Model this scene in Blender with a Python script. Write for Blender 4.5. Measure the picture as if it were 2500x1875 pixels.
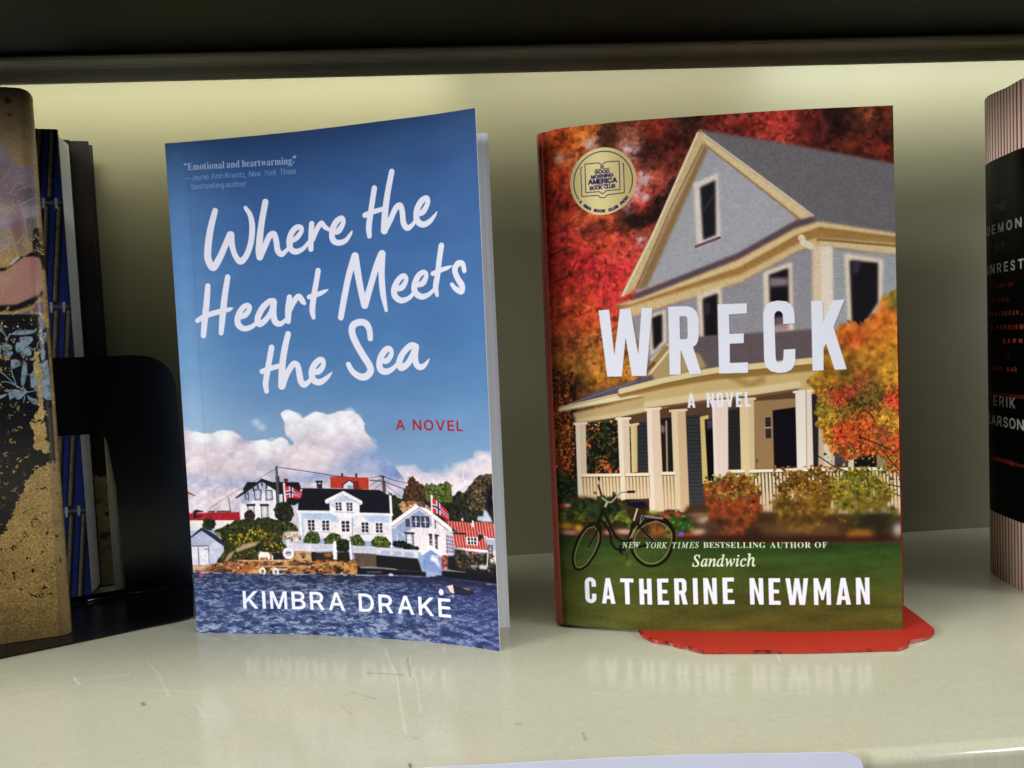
import bpy, bmesh, math
import numpy as np
from mathutils import Matrix, Vector

# ---------------------------------------------------------------- start clean
for _o in list(bpy.data.objects):
    bpy.data.objects.remove(_o)
SC = bpy.context.scene
COL = SC.collection
CM = 0.01                                    # everything below is measured in centimetres

# ---------------------------------------------------------------- camera
cam_data = bpy.data.cameras.new('camera')
cam = bpy.data.objects.new('camera', cam_data)
COL.objects.link(cam)
cam_data.sensor_width = 36.0
cam_data.lens = 25.99
cam_data.clip_start = 0.01
cam_data.clip_end = 50.0
cam.matrix_world = Matrix((( 0.99752046,  0.04659905, -0.05273951, 0.0),
                           (-0.05489687,  0.04629737, -0.99741811, 0.0),
                           (-0.04403703,  0.99784021,  0.04874072, 12.7 * CM),
                           (0, 0, 0, 1)))
SC.camera = cam

# ---------------------------------------------------------------- world, lamps, exposure
world = bpy.data.worlds.new('World')
SC.world = world
world.use_nodes = True
bg = world.node_tree.nodes['Background']
bg.inputs[0].default_value = (0.75, 0.82, 1.0, 1)
bg.inputs[1].default_value = 0.01


def lamp(name, loc, target, size, size_y, power, color, spread=180):
    d = bpy.data.lights.new(name, 'AREA')
    d.shape = 'RECTANGLE'
    d.size, d.size_y = size * CM, size_y * CM
    d.energy = power
    d.color = color
    d.spread = math.radians(spread)
    o = bpy.data.objects.new(name, d)
    COL.objects.link(o)
    o.location = Vector(loc) * CM
    o.rotation_euler = (Vector(target) - Vector(loc)).to_track_quat('-Z', 'Y').to_euler()
    return o


# the aisle's ceiling lamps: a row overhead, and the rows far down the aisle on either side
lamp('ceiling_lamp', (6, -20, 150), (4, 28, 0), 160, 24, 21.5, (0.98, 0.99, 0.93))
lamp('ceiling_lamp', (6, -45, 150), (4, 30, 2), 160, 24, 5.0, (1.0, 0.975, 0.92))
lamp('ceiling_lamp', (-350, -130, 105), (2, 32, 12), 140, 60, 190.0, (0.97, 0.98, 1.0))
lamp('ceiling_lamp', (330, -150, 110), (2, 32, 12), 140, 60, 85.0, (0.95, 0.97, 1.0))
# added fill lights hidden behind the rear flange, brightening the back panel's top
lamp('panel_fill', (-22, 41.0, 30.5), (-22, 45.0, 26.0), 44, 0.5, 0.19, (1.0, 0.99, 0.80), 100)
lamp('panel_fill', (10, 41.0, 30.5), (10, 45.0, 26.0), 18, 0.5, 0.05, (1.0, 0.98, 0.85), 100)
lamp('panel_fill', (30, 41.0, 30.5), (30, 45.0, 26.0), 22, 0.5, 0.12, (0.95, 0.99, 1.0), 100)

SC.view_settings.view_transform = 'Standard'
SC.view_settings.look = 'None'
SC.view_settings.exposure = 0.0
SC.view_settings.gamma = 1.0
SC.view_settings.use_curve_mapping = False
SC.render.engine = 'CYCLES'
SC.cycles.use_denoising = True
SC.cycles.max_bounces = 8


# ---------------------------------------------------------------- measured plans (cm) and glyph outlines
PAPER_PLAN = [(-13.45, 34.87), (-11.67, 34.53), (-9.58, 34.11), (-7.51, 33.62), (-5.46, 33.02), (-3.47, 32.35), (-1.54, 31.59), (-0.42, 31.05), (0.61, 30.47)]
HOUSE_PLAN = [(3.52, 32.62), (4.6, 32.22), (6.94, 31.43), (10.01, 30.76), (13.77, 30.06), (17.55, 29.63)]
GOLD_PLAN = [(-33.891, 31.661), (-19.52, 35.41)]
DEMON_PLAN = [(27.0, 37.2), (26.55, 36.75), (26.28, 36.22), (26.11, 35.69), (25.94, 34.64), (25.82, 33.82), (25.8, 33.4), (25.86, 33.05), (26.1, 32.7)]
DEMON_W = 4.880
DEMON_TEXT = [('THE', 'sans', (1.93, 2.98, 18.33), 0.36, '6a6a6a', 0.6), ('DEMON', 'sans', (1.09, 4.16, 17.29), 0.43, 'b0b0ae', 1), ('OF', 'sans', (2.02, 2.82, 16.4), 0.36, '6a6a6a', 0.6), ('UNREST', 'sans', (0.91, 4.26, 15.35), 0.44, 'b4b4b2', 1), ('A SAGA OF', 'sans', (1.53, 3.53, 14.58), 0.21, '9a3a28', 0.7), ('HUBRIS,', 'sans', (1.65, 3.33, 13.9), 0.21, '9a3a28', 0.8), ('HEARTBREAK,', 'sans', (1.03, 4.14, 13.22), 0.21, 'a3402c', 0.9), ('& HEROISM', 'sans', (1.53, 4.2, 12.54), 0.21, 'a8442e', 0.95), ('AT THE', 'sans', (1.11, 2.38, 11.88), 0.2, '5a3a34', 0.6), ('DAWN', 'sans', (2.64, 4.12, 11.88), 0.21, 'b0482f', 1), ('OF THE', 'sans', (1.73, 3.23, 11.19), 0.2, '5a3a34', 0.6), ('CIVIL WAR', 'sans', (1.56, 3.74, 10.51), 0.21, 'a8442e', 0.95), ('ERIK', 'sans', (1.68, 3.58, 8.76), 0.48, 'a8a8a6', 0.9), ('LARSON', 'sans', (0.98, 4.18, 7.76), 0.48, 'b0b0ae', 1), ('CROWN', 'sans', (1.84, 3.36, 5.95), 0.22, 'a3402c', 0.95)]
LABEL_TOP = [(-9.0, 0.5), (-4.5, 0.6), (-1.82, 0.7), (0.27, 0.64), (1.69, 0.63), (1.89, 0.61), (3.89, 0.58), (3.96, 0.57), (5.79, 0.51), (9.81, 0.27), (10.49, 0.22), (10.83, 0.13), (11.01, -0.01), (11.09, -0.17), (11.12, -0.4), (11.15, -2.9)]
GLYPH_NUMBERS = [
    2, 24, 16, 0, 201, 509, 276, 509, 463, 0, 395, 0, 287, 302, 282, 317, 276, 334, 270, 352, 264, 372, 257, 394, 250, 420, 241, 447, 232, 478, 245, 478, 236, 447, 228, 419, 220, 393, 213, 371,
    206, 351, 201, 333, 195, 317, 191, 302, 85, 0, 4, 110, 142, 110, 199, 370, 199, 370, 142, 3, 52, 60, 0, 60, 509, 241, 509, 266, 508, 289, 504, 310, 499, 329, 491, 345, 481, 359, 469, 371,
    456, 381, 442, 388, 426, 394, 410, 397, 392, 398, 374, 397, 358, 395, 344, 392, 331, 387, 320, 380, 310, 373, 301, 365, 293, 356, 286, 347, 280, 336, 275, 326, 270, 315, 267, 315, 262, 327, 261, 339,
    257, 351, 252, 363, 245, 374, 237, 385, 227, 394, 216, 402, 203, 409, 189, 414, 173, 417, 155, 418, 136, 417, 117, 413, 100, 408, 83, 400, 67, 390, 52, 377, 39, 362, 28, 344, 18, 324, 10, 301,
    4, 275, 1, 247, 0, 23, 125, 57, 245, 57, 272, 58, 296, 63, 315, 70, 330, 80, 341, 92, 349, 105, 354, 120, 355, 137, 355, 149, 352, 161, 348, 173, 342, 184, 335, 194, 327, 203, 317, 211,
    306, 218, 293, 224, 279, 228, 264, 230, 248, 231, 125, 231, 23, 125, 285, 238, 285, 252, 286, 265, 288, 277, 291, 288, 296, 299, 302, 308, 309, 316, 317, 323, 326, 329, 337, 333, 348, 335, 359, 336,
    372, 334, 388, 330, 403, 323, 417, 313, 429, 299, 439, 283, 446, 263, 450, 240, 452, 125, 452, 1, 114, 267, -7, 235, -5, 205, 1, 177, 11, 150, 25, 126, 42, 104, 63, 86, 88, 70, 115, 57,
    146, 48, 179, 42, 215, 40, 254, 42, 293, 48, 329, 57, 362, 70, 393, 86, 421, 104, 445, 126, 466, 150, 484, 177, 498, 205, 508, 235, 514, 267, 516, 286, 515, 305, 513, 323, 509, 340, 504, 357,
    498, 373, 490, 388, 481, 402, 471, 415, 460, 427, 447, 438, 433, 448, 418, 456, 402, 463, 385, 469, 367, 473, 348, 408, 348, 405, 361, 401, 373, 395, 384, 389, 395, 382, 404, 375, 413, 366, 421, 357,
    428, 348, 435, 337, 440, 327, 445, 315, 449, 304, 452, 292, 454, 280, 455, 267, 456, 245, 454, 223, 450, 203, 443, 184, 432, 166, 419, 150, 403, 137, 385, 125, 364, 116, 340, 109, 314, 105, 285, 103,
    254, 105, 223, 109, 194, 116, 168, 125, 145, 137, 123, 151, 105, 166, 89, 184, 76, 203, 66, 223, 59, 245, 54, 267, 53, 280, 53, 292, 55, 304, 57, 315, 60, 327, 64, 337, 69, 348, 74, 357,
    81, 366, 88, 375, 96, 382, 105, 389, 114, 395, 125, 401, 136, 405, 148, 408, 160, 473, 160, 469, 142, 463, 124, 457, 107, 448, 91, 438, 76, 428, 62, 416, 49, 402, 38, 388, 28, 373, 19, 357,
    11, 341, 5, 323, 0, 305, -4, 286, -6, 2, 54, 219, 0, 96, 0, 96, 57, 215, 57, 244, 58, 272, 63, 296, 70, 318, 81, 337, 94, 354, 110, 368, 128, 379, 149, 388, 172, 394, 198, 398,
    226, 399, 255, 398, 285, 394, 312, 388, 337, 379, 361, 368, 381, 354, 399, 338, 415, 320, 428, 299, 438, 275, 446, 249, 450, 221, 452, 93, 452, 93, 509, 225, 509, 261, 507, 294, 501, 325, 492, 353,
    478, 377, 461, 399, 441, 418, 418, 433, 391, 446, 361, 455, 329, 460, 293, 462, 255, 460, 217, 455, 181, 446, 149, 433, 119, 417, 92, 398, 68, 376, 48, 351, 31, 322, 17, 291, 8, 256, 2, 4,
    125, 509, 125, 0, 60, 0, 60, 509, 1, 12, 60, 0, 60, 509, 372, 509, 372, 452, 125, 452, 125, 286, 355, 286, 355, 229, 125, 229, 125, 57, 375, 57, 375, 0, 1, 10, 60, 0, 60, 509,
    369, 509, 369, 452, 125, 452, 125, 278, 346, 278, 346, 221, 125, 221, 125, 0, 1, 110, 269, -7, 236, -5, 205, 1, 176, 11, 149, 25, 125, 43, 104, 64, 85, 88, 69, 116, 57, 146, 47, 179,
    42, 215, 40, 254, 42, 293, 47, 329, 57, 362, 69, 393, 85, 421, 103, 445, 125, 466, 149, 484, 175, 498, 203, 508, 233, 514, 265, 516, 285, 515, 304, 513, 322, 509, 340, 504, 358, 497, 374, 489,
    389, 480, 403, 469, 416, 458, 429, 445, 439, 431, 449, 416, 458, 401, 465, 384, 470, 367, 474, 349, 408, 349, 404, 361, 399, 372, 393, 383, 387, 393, 380, 403, 373, 411, 365, 420, 356, 427, 347, 434,
    337, 439, 326, 444, 315, 448, 304, 452, 291, 454, 279, 455, 265, 456, 243, 454, 222, 450, 202, 443, 183, 432, 166, 419, 150, 404, 137, 385, 125, 364, 116, 340, 109, 314, 105, 285, 103, 254, 105, 223,
    109, 194, 116, 168, 125, 145, 137, 124, 151, 105, 166, 90, 184, 76, 203, 66, 224, 59, 246, 54, 269, 53, 290, 54, 309, 57, 328, 63, 345, 71, 360, 81, 374, 93, 386, 107, 396, 123, 404, 141,
    410, 160, 414, 180, 415, 202, 434, 199, 283, 199, 283, 256, 478, 256, 478, 200, 476, 170, 471, 141, 463, 115, 451, 91, 436, 69, 419, 50, 399, 33, 377, 19, 352, 8, 326, 0, 298, -5, 1, 12,
    60, 0, 60, 509, 125, 509, 125, 289, 392, 289, 392, 509, 457, 509, 457, 0, 392, 0, 392, 232, 125, 232, 125, 0, 1, 12, 31, 0, 31, 57, 118, 57, 118, 452, 31, 452, 31, 509, 269, 509,
    269, 452, 183, 452, 183, 57, 269, 57, 269, 0, 3, 18, 104, 145, 104, 216, 113, 228, 122, 239, 130, 250, 139, 261, 148, 272, 157, 282, 165, 293, 174, 303, 184, 314, 193, 324, 202, 334, 212, 344,
    364, 509, 448, 509, 231, 276, 228, 276, 7, 60, 0, 60, 509, 125, 509, 125, 334, 124, 225, 125, 193, 125, 0, 4, 372, 0, 188, 259, 228, 309, 449, 0, 1, 6, 60, 0, 60, 509, 125, 509,
    125, 57, 361, 57, 361, 0, 1, 43, 60, 0, 60, 509, 152, 509, 277, 187, 287, 159, 299, 123, 311, 84, 322, 49, 307, 49, 318, 83, 330, 121, 342, 158, 352, 187, 476, 509, 568, 509, 568, 0,
    504, 0, 504, 291, 504, 327, 505, 369, 506, 413, 507, 457, 513, 457, 509, 445, 505, 433, 502, 421, 498, 409, 482, 363, 467, 322, 456, 291, 342, 0, 286, 0, 170, 291, 159, 321, 145, 361, 129, 408,
    112, 457, 119, 457, 120, 416, 121, 372, 122, 328, 122, 291, 122, 0, 1, 42, 60, 0, 60, 509, 136, 509, 343, 183, 347, 176, 352, 169, 357, 160, 363, 151, 369, 141, 375, 130, 381, 119, 388, 107,
    394, 94, 401, 82, 407, 68, 414, 55, 405, 54, 403, 68, 402, 81, 401, 95, 401, 108, 400, 121, 400, 134, 399, 146, 399, 157, 399, 195, 399, 509, 463, 509, 463, 0, 387, 0, 202, 290, 177, 331,
    171, 342, 164, 354, 156, 367, 148, 381, 108, 452, 119, 454, 122, 384, 124, 328, 125, 291, 125, 0, 2, 48, 267, -7, 235, -5, 205, 1, 177, 11, 150, 25, 126, 42, 105, 63, 86, 88, 70, 115,
    57, 146, 48, 179, 42, 215, 40, 254, 42, 293, 48, 329, 57, 362, 70, 393, 86, 421, 105, 445, 126, 466, 150, 484, 177, 498, 205, 508, 235, 514, 267, 516, 299, 514, 329, 508, 357, 498, 384, 484,
    408, 466, 429, 445, 448, 421, 464, 393, 477, 362, 486, 329, 491, 293, 493, 254, 491, 215, 486, 179, 477, 146, 464, 115, 448, 88, 429, 63, 408, 42, 384, 25, 357, 11, 329, 1, 299, -5, 48, 267,
    53, 289, 54, 310, 59, 330, 66, 349, 76, 367, 89, 383, 105, 396, 123, 408, 144, 418, 168, 425, 194, 429, 223, 430, 254, 429, 286, 425, 314, 418, 341, 408, 365, 396, 386, 383, 404, 367, 420, 349,
    433, 330, 443, 310, 450, 289, 454, 267, 456, 245, 454, 223, 450, 203, 443, 184, 433, 167, 420, 151, 404, 137, 385, 125, 364, 116, 340, 109, 314, 105, 285, 103, 254, 105, 223, 109, 194, 116, 168, 125,
    144, 137, 123, 151, 105, 167, 89, 184, 76, 203, 66, 223, 59, 245, 54, 1, 56, 60, 0, 60, 509, 235, 509, 263, 507, 289, 503, 312, 497, 332, 487, 350, 476, 366, 462, 379, 447, 390, 430, 398,
    411, 404, 391, 407, 370, 409, 348, 407, 325, 404, 304, 398, 284, 390, 265, 379, 248, 366, 233, 350, 219, 332, 207, 312, 198, 289, 191, 263, 187, 235, 186, 109, 186, 109, 242, 233, 242, 252, 243, 269,
    246, 284, 250, 297, 256, 308, 264, 318, 272, 327, 282, 333, 294, 338, 306, 342, 319, 344, 333, 344, 348, 344, 362, 342, 376, 338, 389, 333, 402, 326, 413, 318, 423, 308, 431, 297, 439, 284, 444, 268,
    449, 251, 451, 232, 452, 125, 452, 125, 0, 2, 56, 60, 0, 60, 509, 236, 509, 264, 507, 290, 504, 313, 497, 333, 489, 351, 478, 367, 465, 380, 450, 390, 433, 399, 415, 405, 395, 408, 374, 409,
    352, 408, 330, 405, 309, 399, 290, 390, 271, 380, 255, 367, 240, 351, 228, 333, 217, 312, 209, 289, 203, 264, 199, 236, 198, 96, 198, 96, 255, 234, 255, 252, 256, 269, 258, 284, 262, 298, 267, 309,
    273, 319, 281, 327, 290, 334, 300, 339, 312, 342, 324, 344, 338, 345, 352, 344, 367, 342, 380, 339, 393, 334, 405, 327, 415, 319, 425, 309, 433, 298, 440, 284, 445, 269, 449, 252, 451, 233, 452, 125,
    452, 125, 0, 4, 353, 0, 230, 229, 303, 229, 428, 0, 1, 144, 224, -9, 197, -8, 172, -4, 149, 1, 128, 9, 108, 19, 91, 31, 76, 45, 64, 60, 54, 77, 46, 96, 41, 115, 38, 137,
    104, 137, 107, 123, 110, 110, 116, 98, 123, 88, 132, 79, 142, 71, 154, 64, 166, 59, 180, 55, 194, 52, 209, 50, 224, 49, 241, 50, 257, 52, 272, 55, 286, 60, 299, 66, 311, 74, 321, 82,
    329, 92, 336, 102, 341, 114, 345, 126, 346, 139, 345, 151, 342, 161, 338, 171, 332, 179, 325, 186, 316, 193, 307, 199, 296, 205, 284, 209, 272, 214, 259, 218, 245, 222, 184, 239, 154, 249, 128, 260,
    105, 274, 86, 289, 71, 307, 60, 326, 54, 348, 52, 372, 53, 393, 58, 413, 65, 431, 75, 448, 87, 463, 102, 476, 119, 488, 138, 498, 158, 506, 180, 511, 203, 514, 227, 516, 252, 514, 275, 511,
    296, 505, 316, 498, 334, 488, 351, 476, 365, 463, 377, 449, 387, 433, 394, 415, 399, 397, 401, 378, 337, 378, 334, 396, 326, 412, 316, 426, 302, 437, 286, 447, 267, 453, 247, 457, 225, 459, 209, 458,
    194, 456, 180, 452, 167, 448, 156, 442, 145, 435, 136, 427, 129, 418, 123, 409, 118, 398, 116, 387, 115, 376, 116, 363, 119, 352, 124, 342, 131, 334, 139, 326, 148, 319, 158, 313, 169, 308, 180, 304,
    191, 300, 202, 296, 212, 293, 264, 279, 276, 276, 287, 272, 299, 268, 312, 264, 324, 258, 336, 252, 347, 245, 359, 238, 369, 229, 379, 220, 387, 209, 395, 198, 401, 185, 405, 171, 407, 155, 408, 139,
    407, 118, 403, 99, 396, 81, 386, 64, 374, 48, 360, 34, 343, 21, 323, 11, 302, 2, 278, -4, 252, -8, 1, 8, 32, 452, 32, 509, 417, 509, 417, 452, 257, 452, 257, 0, 193, 0, 193, 452,
    1, 54, 259, -8, 230, -7, 203, -2, 177, 5, 154, 15, 133, 28, 114, 43, 98, 60, 85, 80, 74, 101, 66, 124, 62, 148, 60, 173, 60, 509, 124, 509, 124, 178, 125, 160, 128, 144, 133, 128,
    141, 113, 150, 99, 160, 87, 173, 77, 187, 68, 203, 61, 220, 56, 239, 53, 259, 52, 279, 53, 298, 56, 315, 61, 331, 68, 345, 77, 357, 87, 368, 99, 377, 113, 384, 128, 389, 144, 392, 160,
    393, 178, 393, 509, 457, 509, 457, 173, 456, 148, 451, 124, 443, 101, 433, 80, 419, 60, 403, 43, 384, 28, 363, 15, 340, 5, 315, -2, 288, -7, 1, 24, 204, 0, 16, 509, 84, 509, 192, 206,
    197, 192, 203, 176, 209, 158, 215, 137, 222, 115, 230, 89, 239, 61, 248, 31, 235, 31, 244, 62, 252, 90, 260, 115, 267, 138, 274, 158, 279, 176, 285, 192, 290, 206, 395, 509, 463, 509, 278, 0,
    1, 68, 155, 0, 16, 509, 82, 509, 163, 196, 166, 183, 170, 171, 173, 158, 175, 145, 187, 94, 189, 80, 192, 67, 195, 53, 197, 40, 189, 40, 192, 53, 194, 67, 197, 80, 200, 94, 203, 107,
    205, 120, 208, 133, 211, 145, 224, 196, 306, 509, 380, 509, 462, 196, 465, 183, 468, 171, 471, 158, 474, 145, 486, 94, 489, 80, 492, 67, 494, 53, 497, 40, 488, 40, 491, 53, 493, 67, 496, 80,
    499, 94, 502, 107, 504, 120, 507, 133, 510, 145, 523, 196, 603, 509, 670, 509, 530, 0, 455, 0, 368, 323, 363, 339, 359, 356, 355, 373, 351, 391, 347, 410, 344, 431, 340, 452, 336, 475, 350, 475,
    346, 453, 342, 433, 339, 413, 335, 395, 331, 377, 327, 359, 323, 341, 318, 323, 230, 0, 1, 32, 95, -4, 86, -4, 78, -1, 70, 3, 63, 9, 57, 16, 53, 24, 50, 32, 50, 41, 50, 50,
    53, 59, 57, 66, 63, 73, 70, 79, 78, 83, 86, 86, 95, 87, 104, 86, 113, 83, 121, 79, 128, 73, 134, 66, 138, 59, 140, 50, 141, 41, 140, 32, 138, 24, 134, 16, 128, 9, 121, 3,
    113, -1, 104, -4, 1, 4, 38, -119, 68, 71, 137, 71, 84, -119, 2, 4, 67, 160, 63, 509, 132, 509, 128, 160, 32, 98, -4, 89, -4, 81, -1, 73, 3, 66, 9, 60, 16, 56, 24, 53,
    32, 52, 41, 53, 50, 56, 58, 60, 66, 66, 73, 73, 79, 81, 83, 89, 86, 98, 86, 107, 86, 116, 83, 123, 79, 130, 73, 136, 66, 140, 58, 143, 50, 143, 41, 143, 32, 140, 24, 136,
    16, 130, 9, 123, 3, 116, -1, 107, -4, 1, 176, 197, -7, 173, -6, 150, -2, 129, 4, 110, 12, 93, 22, 78, 34, 65, 47, 54, 62, 45, 78, 39, 96, 35, 114, 34, 133, 35, 149, 37,
    163, 42, 177, 47, 189, 55, 201, 63, 213, 73, 224, 85, 235, 97, 245, 111, 256, 125, 267, 140, 279, 216, 335, 221, 339, 226, 343, 231, 347, 237, 352, 242, 357, 246, 363, 251, 369, 255, 375, 258,
    382, 260, 389, 261, 397, 262, 405, 261, 417, 258, 427, 253, 437, 245, 445, 237, 452, 226, 457, 215, 460, 201, 461, 192, 460, 184, 459, 176, 456, 168, 453, 161, 449, 155, 444, 150, 438, 145, 431, 142,
    424, 139, 416, 137, 408, 137, 399, 137, 389, 139, 380, 142, 372, 145, 363, 150, 355, 155, 346, 162, 337, 169, 327, 176, 317, 185, 307, 194, 296, 204, 284, 438, 0, 364, 0, 171, 231, 121, 293, 111,
    306, 102, 319, 94, 331, 87, 344, 82, 357, 78, 370, 76, 384, 75, 398, 76, 415, 79, 430, 84, 445, 91, 458, 99, 470, 109, 481, 121, 491, 134, 499, 149, 505, 165, 510, 182, 513, 200, 513, 218,
    513, 235, 510, 251, 505, 266, 499, 279, 491, 290, 482, 300, 471, 308, 459, 315, 447, 320, 433, 323, 419, 324, 404, 323, 393, 322, 382, 319, 372, 315, 362, 310, 352, 305, 342, 299, 333, 291, 325, 283,
    317, 275, 308, 266, 301, 256, 293, 154, 217, 140, 206, 128, 195, 118, 185, 110, 174, 104, 164, 100, 154, 98, 143, 97, 131, 98, 119, 100, 108, 104, 97, 109, 87, 116, 78, 124, 70, 133, 63, 143,
    57, 154, 53, 166, 49, 179, 47, 193, 46, 208, 47, 223, 50, 237, 54, 251, 59, 265, 66, 278, 75, 290, 84, 301, 95, 312, 108, 321, 121, 329, 136, 336, 151, 342, 168, 346, 186, 348, 205, 349,
    224, 408, 224, 407, 201, 405, 180, 401, 161, 397, 144, 391, 128, 385, 115, 378, 103, 371, 92, 364, 83, 357, 75, 351, 68, 345, 62, 333, 47, 320, 34, 305, 23, 289, 14, 271, 7, 252, 1, 234,
    -3, 215, -6, 1, 38, 185, -7, 153, -4, 124, 3, 98, 15, 75, 33, 57, 55, 44, 81, 36, 111, 33, 145, 33, 173, 98, 173, 98, 145, 99, 123, 104, 104, 111, 88, 122, 74, 134, 64, 149,
    56, 166, 51, 185, 50, 204, 51, 220, 56, 235, 64, 248, 74, 258, 88, 266, 104, 270, 123, 272, 145, 272, 509, 336, 509, 336, 145, 334, 111, 326, 81, 313, 55, 294, 33, 271, 15, 246, 3, 217,
    -4, 1, 26, 203, 0, 203, 208, 16, 509, 91, 509, 192, 344, 200, 331, 208, 318, 215, 305, 222, 292, 229, 279, 236, 264, 243, 248, 250, 230, 224, 230, 231, 248, 237, 265, 244, 280, 251, 293, 258,
    306, 265, 318, 273, 331, 280, 344, 381, 509, 455, 509, 268, 208, 268, 0, 2, 107, 160, -9, 142, -8, 126, -5, 110, -1, 94, 5, 80, 12, 68, 22, 57, 32, 48, 45, 40, 58, 35, 73, 31,
    90, 30, 108, 31, 123, 34, 138, 38, 150, 43, 161, 50, 171, 58, 179, 67, 187, 78, 193, 89, 199, 100, 203, 112, 207, 125, 211, 138, 213, 152, 216, 165, 218, 178, 220, 234, 227, 244, 228, 252,
    230, 259, 232, 265, 235, 270, 238, 273, 243, 275, 248, 276, 255, 276, 257, 275, 268, 273, 279, 271, 288, 267, 297, 262, 304, 256, 311, 248, 317, 240, 322, 230, 326, 220, 329, 208, 330, 196, 331, 183,
    330, 171, 329, 159, 326, 149, 322, 140, 318, 132, 313, 124, 307, 118, 301, 112, 294, 107, 288, 103, 281, 100, 274, 41, 291, 48, 308, 57, 322, 67, 335, 79, 346, 91, 355, 104, 364, 118, 370, 133,
    375, 148, 379, 163, 382, 179, 384, 194, 384, 204, 384, 215, 383, 227, 382, 239, 379, 251, 376, 263, 372, 275, 367, 286, 360, 296, 353, 306, 343, 315, 333, 322, 320, 329, 306, 333, 290, 336, 272, 337,
    251, 337, 0, 277, 0, 277, 52, 272, 52, 269, 45, 264, 38, 258, 32, 252, 25, 244, 18, 236, 12, 226, 6, 215, 1, 203, -3, 190, -6, 176, -8, 47, 170, 45, 187, 46, 202, 49, 216, 53,
    228, 59, 239, 66, 248, 74, 257, 83, 263, 93, 269, 104, 272, 115, 275, 126, 276, 138, 276, 190, 273, 188, 270, 186, 265, 184, 259, 182, 253, 180, 246, 179, 239, 177, 231, 176, 200, 171, 175, 168,
    165, 166, 154, 164, 144, 162, 134, 159, 125, 155, 117, 150, 110, 145, 103, 139, 98, 132, 95, 124, 93, 115, 92, 105, 92, 95, 94, 87, 98, 79, 102, 72, 107, 66, 114, 61, 121, 56, 130, 52,
    139, 49, 149, 47, 159, 46, 2, 55, 229, -8, 213, -7, 198, -5, 184, -1, 172, 4, 162, 10, 153, 17, 145, 24, 138, 31, 132, 39, 127, 46, 122, 53, 118, 59, 112, 59, 112, 0, 53, 0,
    53, 509, 114, 509, 114, 319, 118, 319, 122, 325, 127, 331, 132, 338, 137, 346, 144, 353, 152, 360, 161, 367, 171, 373, 183, 378, 197, 381, 212, 384, 229, 384, 252, 383, 274, 378, 294, 371, 313, 361,
    330, 347, 345, 332, 359, 313, 370, 293, 379, 270, 385, 245, 389, 218, 390, 189, 389, 160, 385, 133, 379, 108, 370, 84, 359, 64, 346, 45, 330, 29, 313, 16, 294, 5, 274, -2, 252, -7, 48, 220,
    47, 237, 48, 253, 51, 267, 57, 279, 66, 291, 76, 301, 88, 309, 101, 316, 117, 321, 133, 325, 151, 327, 170, 328, 189, 327, 209, 325, 227, 321, 245, 316, 261, 309, 276, 301, 290, 291, 301, 280,
    311, 267, 319, 253, 325, 237, 329, 220, 330, 203, 329, 188, 325, 174, 320, 161, 312, 150, 302, 140, 291, 132, 278, 125, 263, 120, 247, 116, 229, 113, 210, 113, 189, 113, 169, 116, 150, 120, 132, 125,
    115, 132, 100, 140, 86, 150, 75, 162, 65, 174, 57, 188, 51, 204, 48, 1, 107, 212, -8, 185, -7, 161, -2, 138, 6, 117, 16, 98, 30, 82, 46, 68, 64, 56, 85, 46, 108, 40, 132, 35,
    159, 34, 187, 35, 215, 39, 242, 46, 267, 55, 290, 67, 311, 81, 329, 97, 346, 115, 359, 135, 370, 157, 378, 180, 383, 205, 384, 221, 384, 236, 382, 251, 379, 266, 374, 280, 368, 294, 361, 307,
    351, 319, 341, 331, 329, 341, 315, 350, 299, 357, 282, 363, 263, 368, 242, 370, 219, 371, 194, 371, 169, 75, 169, 75, 221, 338, 221, 310, 202, 309, 220, 307, 237, 303, 254, 298, 269, 291, 282, 283,
    294, 273, 305, 263, 314, 250, 321, 237, 326, 222, 329, 205, 330, 189, 329, 173, 326, 159, 321, 146, 313, 135, 304, 125, 294, 116, 282, 109, 270, 103, 256, 99, 241, 97, 226, 96, 211, 96, 178, 97,
    157, 100, 139, 104, 122, 110, 106, 118, 92, 128, 80, 139, 70, 151, 61, 165, 55, 179, 50, 195, 47, 212, 46, 224, 47, 234, 48, 244, 50, 254, 53, 263, 56, 271, 61, 278, 66, 285, 73, 292,
    80, 297, 88, 302, 96, 306, 105, 365, 91, 360, 77, 353, 63, 345, 51, 335, 39, 324, 29, 311, 19, 298, 11, 283, 4, 266, -1, 249, -5, 231, -7, 2, 99, 207, -151, 187, -150, 168, -148, 150,
    -144, 134, -140, 119, -134, 105, -127, 93, -119, 82, -110, 73, -101, 64, -91, 57, -80, 51, -69, 101, -41, 106, -47, 110, -53, 116, -59, 122, -66, 128, -72, 136, -78, 145, -83, 154, -88, 165, -92, 178,
    -95, 192, -97, 207, -97, 229, -96, 249, -92, 267, -85, 282, -75, 295, -62, 304, -47, 310, -28, 311, -6, 311, 68, 306, 68, 302, 62, 298, 56, 293, 49, 287, 41, 280, 34, 272, 28, 263, 21, 252,
    16, 241, 11, 227, 8, 212, 5, 195, 5, 173, 6, 152, 10, 132, 17, 113, 27, 95, 39, 80, 53, 67, 71, 55, 90, 46, 112, 39, 136, 35, 163, 34, 191, 35, 220, 39, 246, 46, 271, 55,
    293, 66, 314, 80, 332, 95, 347, 112, 361, 131, 371, 152, 378, 173, 383, 196, 384, 213, 384, 228, 382, 242, 378, 253, 373, 264, 367, 273, 360, 281, 353, 288, 346, 294, 338, 299, 331, 304, 325, 308,
    319, 313, 319, 313, 379, 372, 379, 372, -9, 371, -32, 367, -54, 360, -73, 350, -90, 338, -104, 324, -117, 308, -127, 291, -136, 271, -142, 251, -147, 229, -150, 48, 205, 59, 222, 60, 237, 63, 251, 68,
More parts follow.
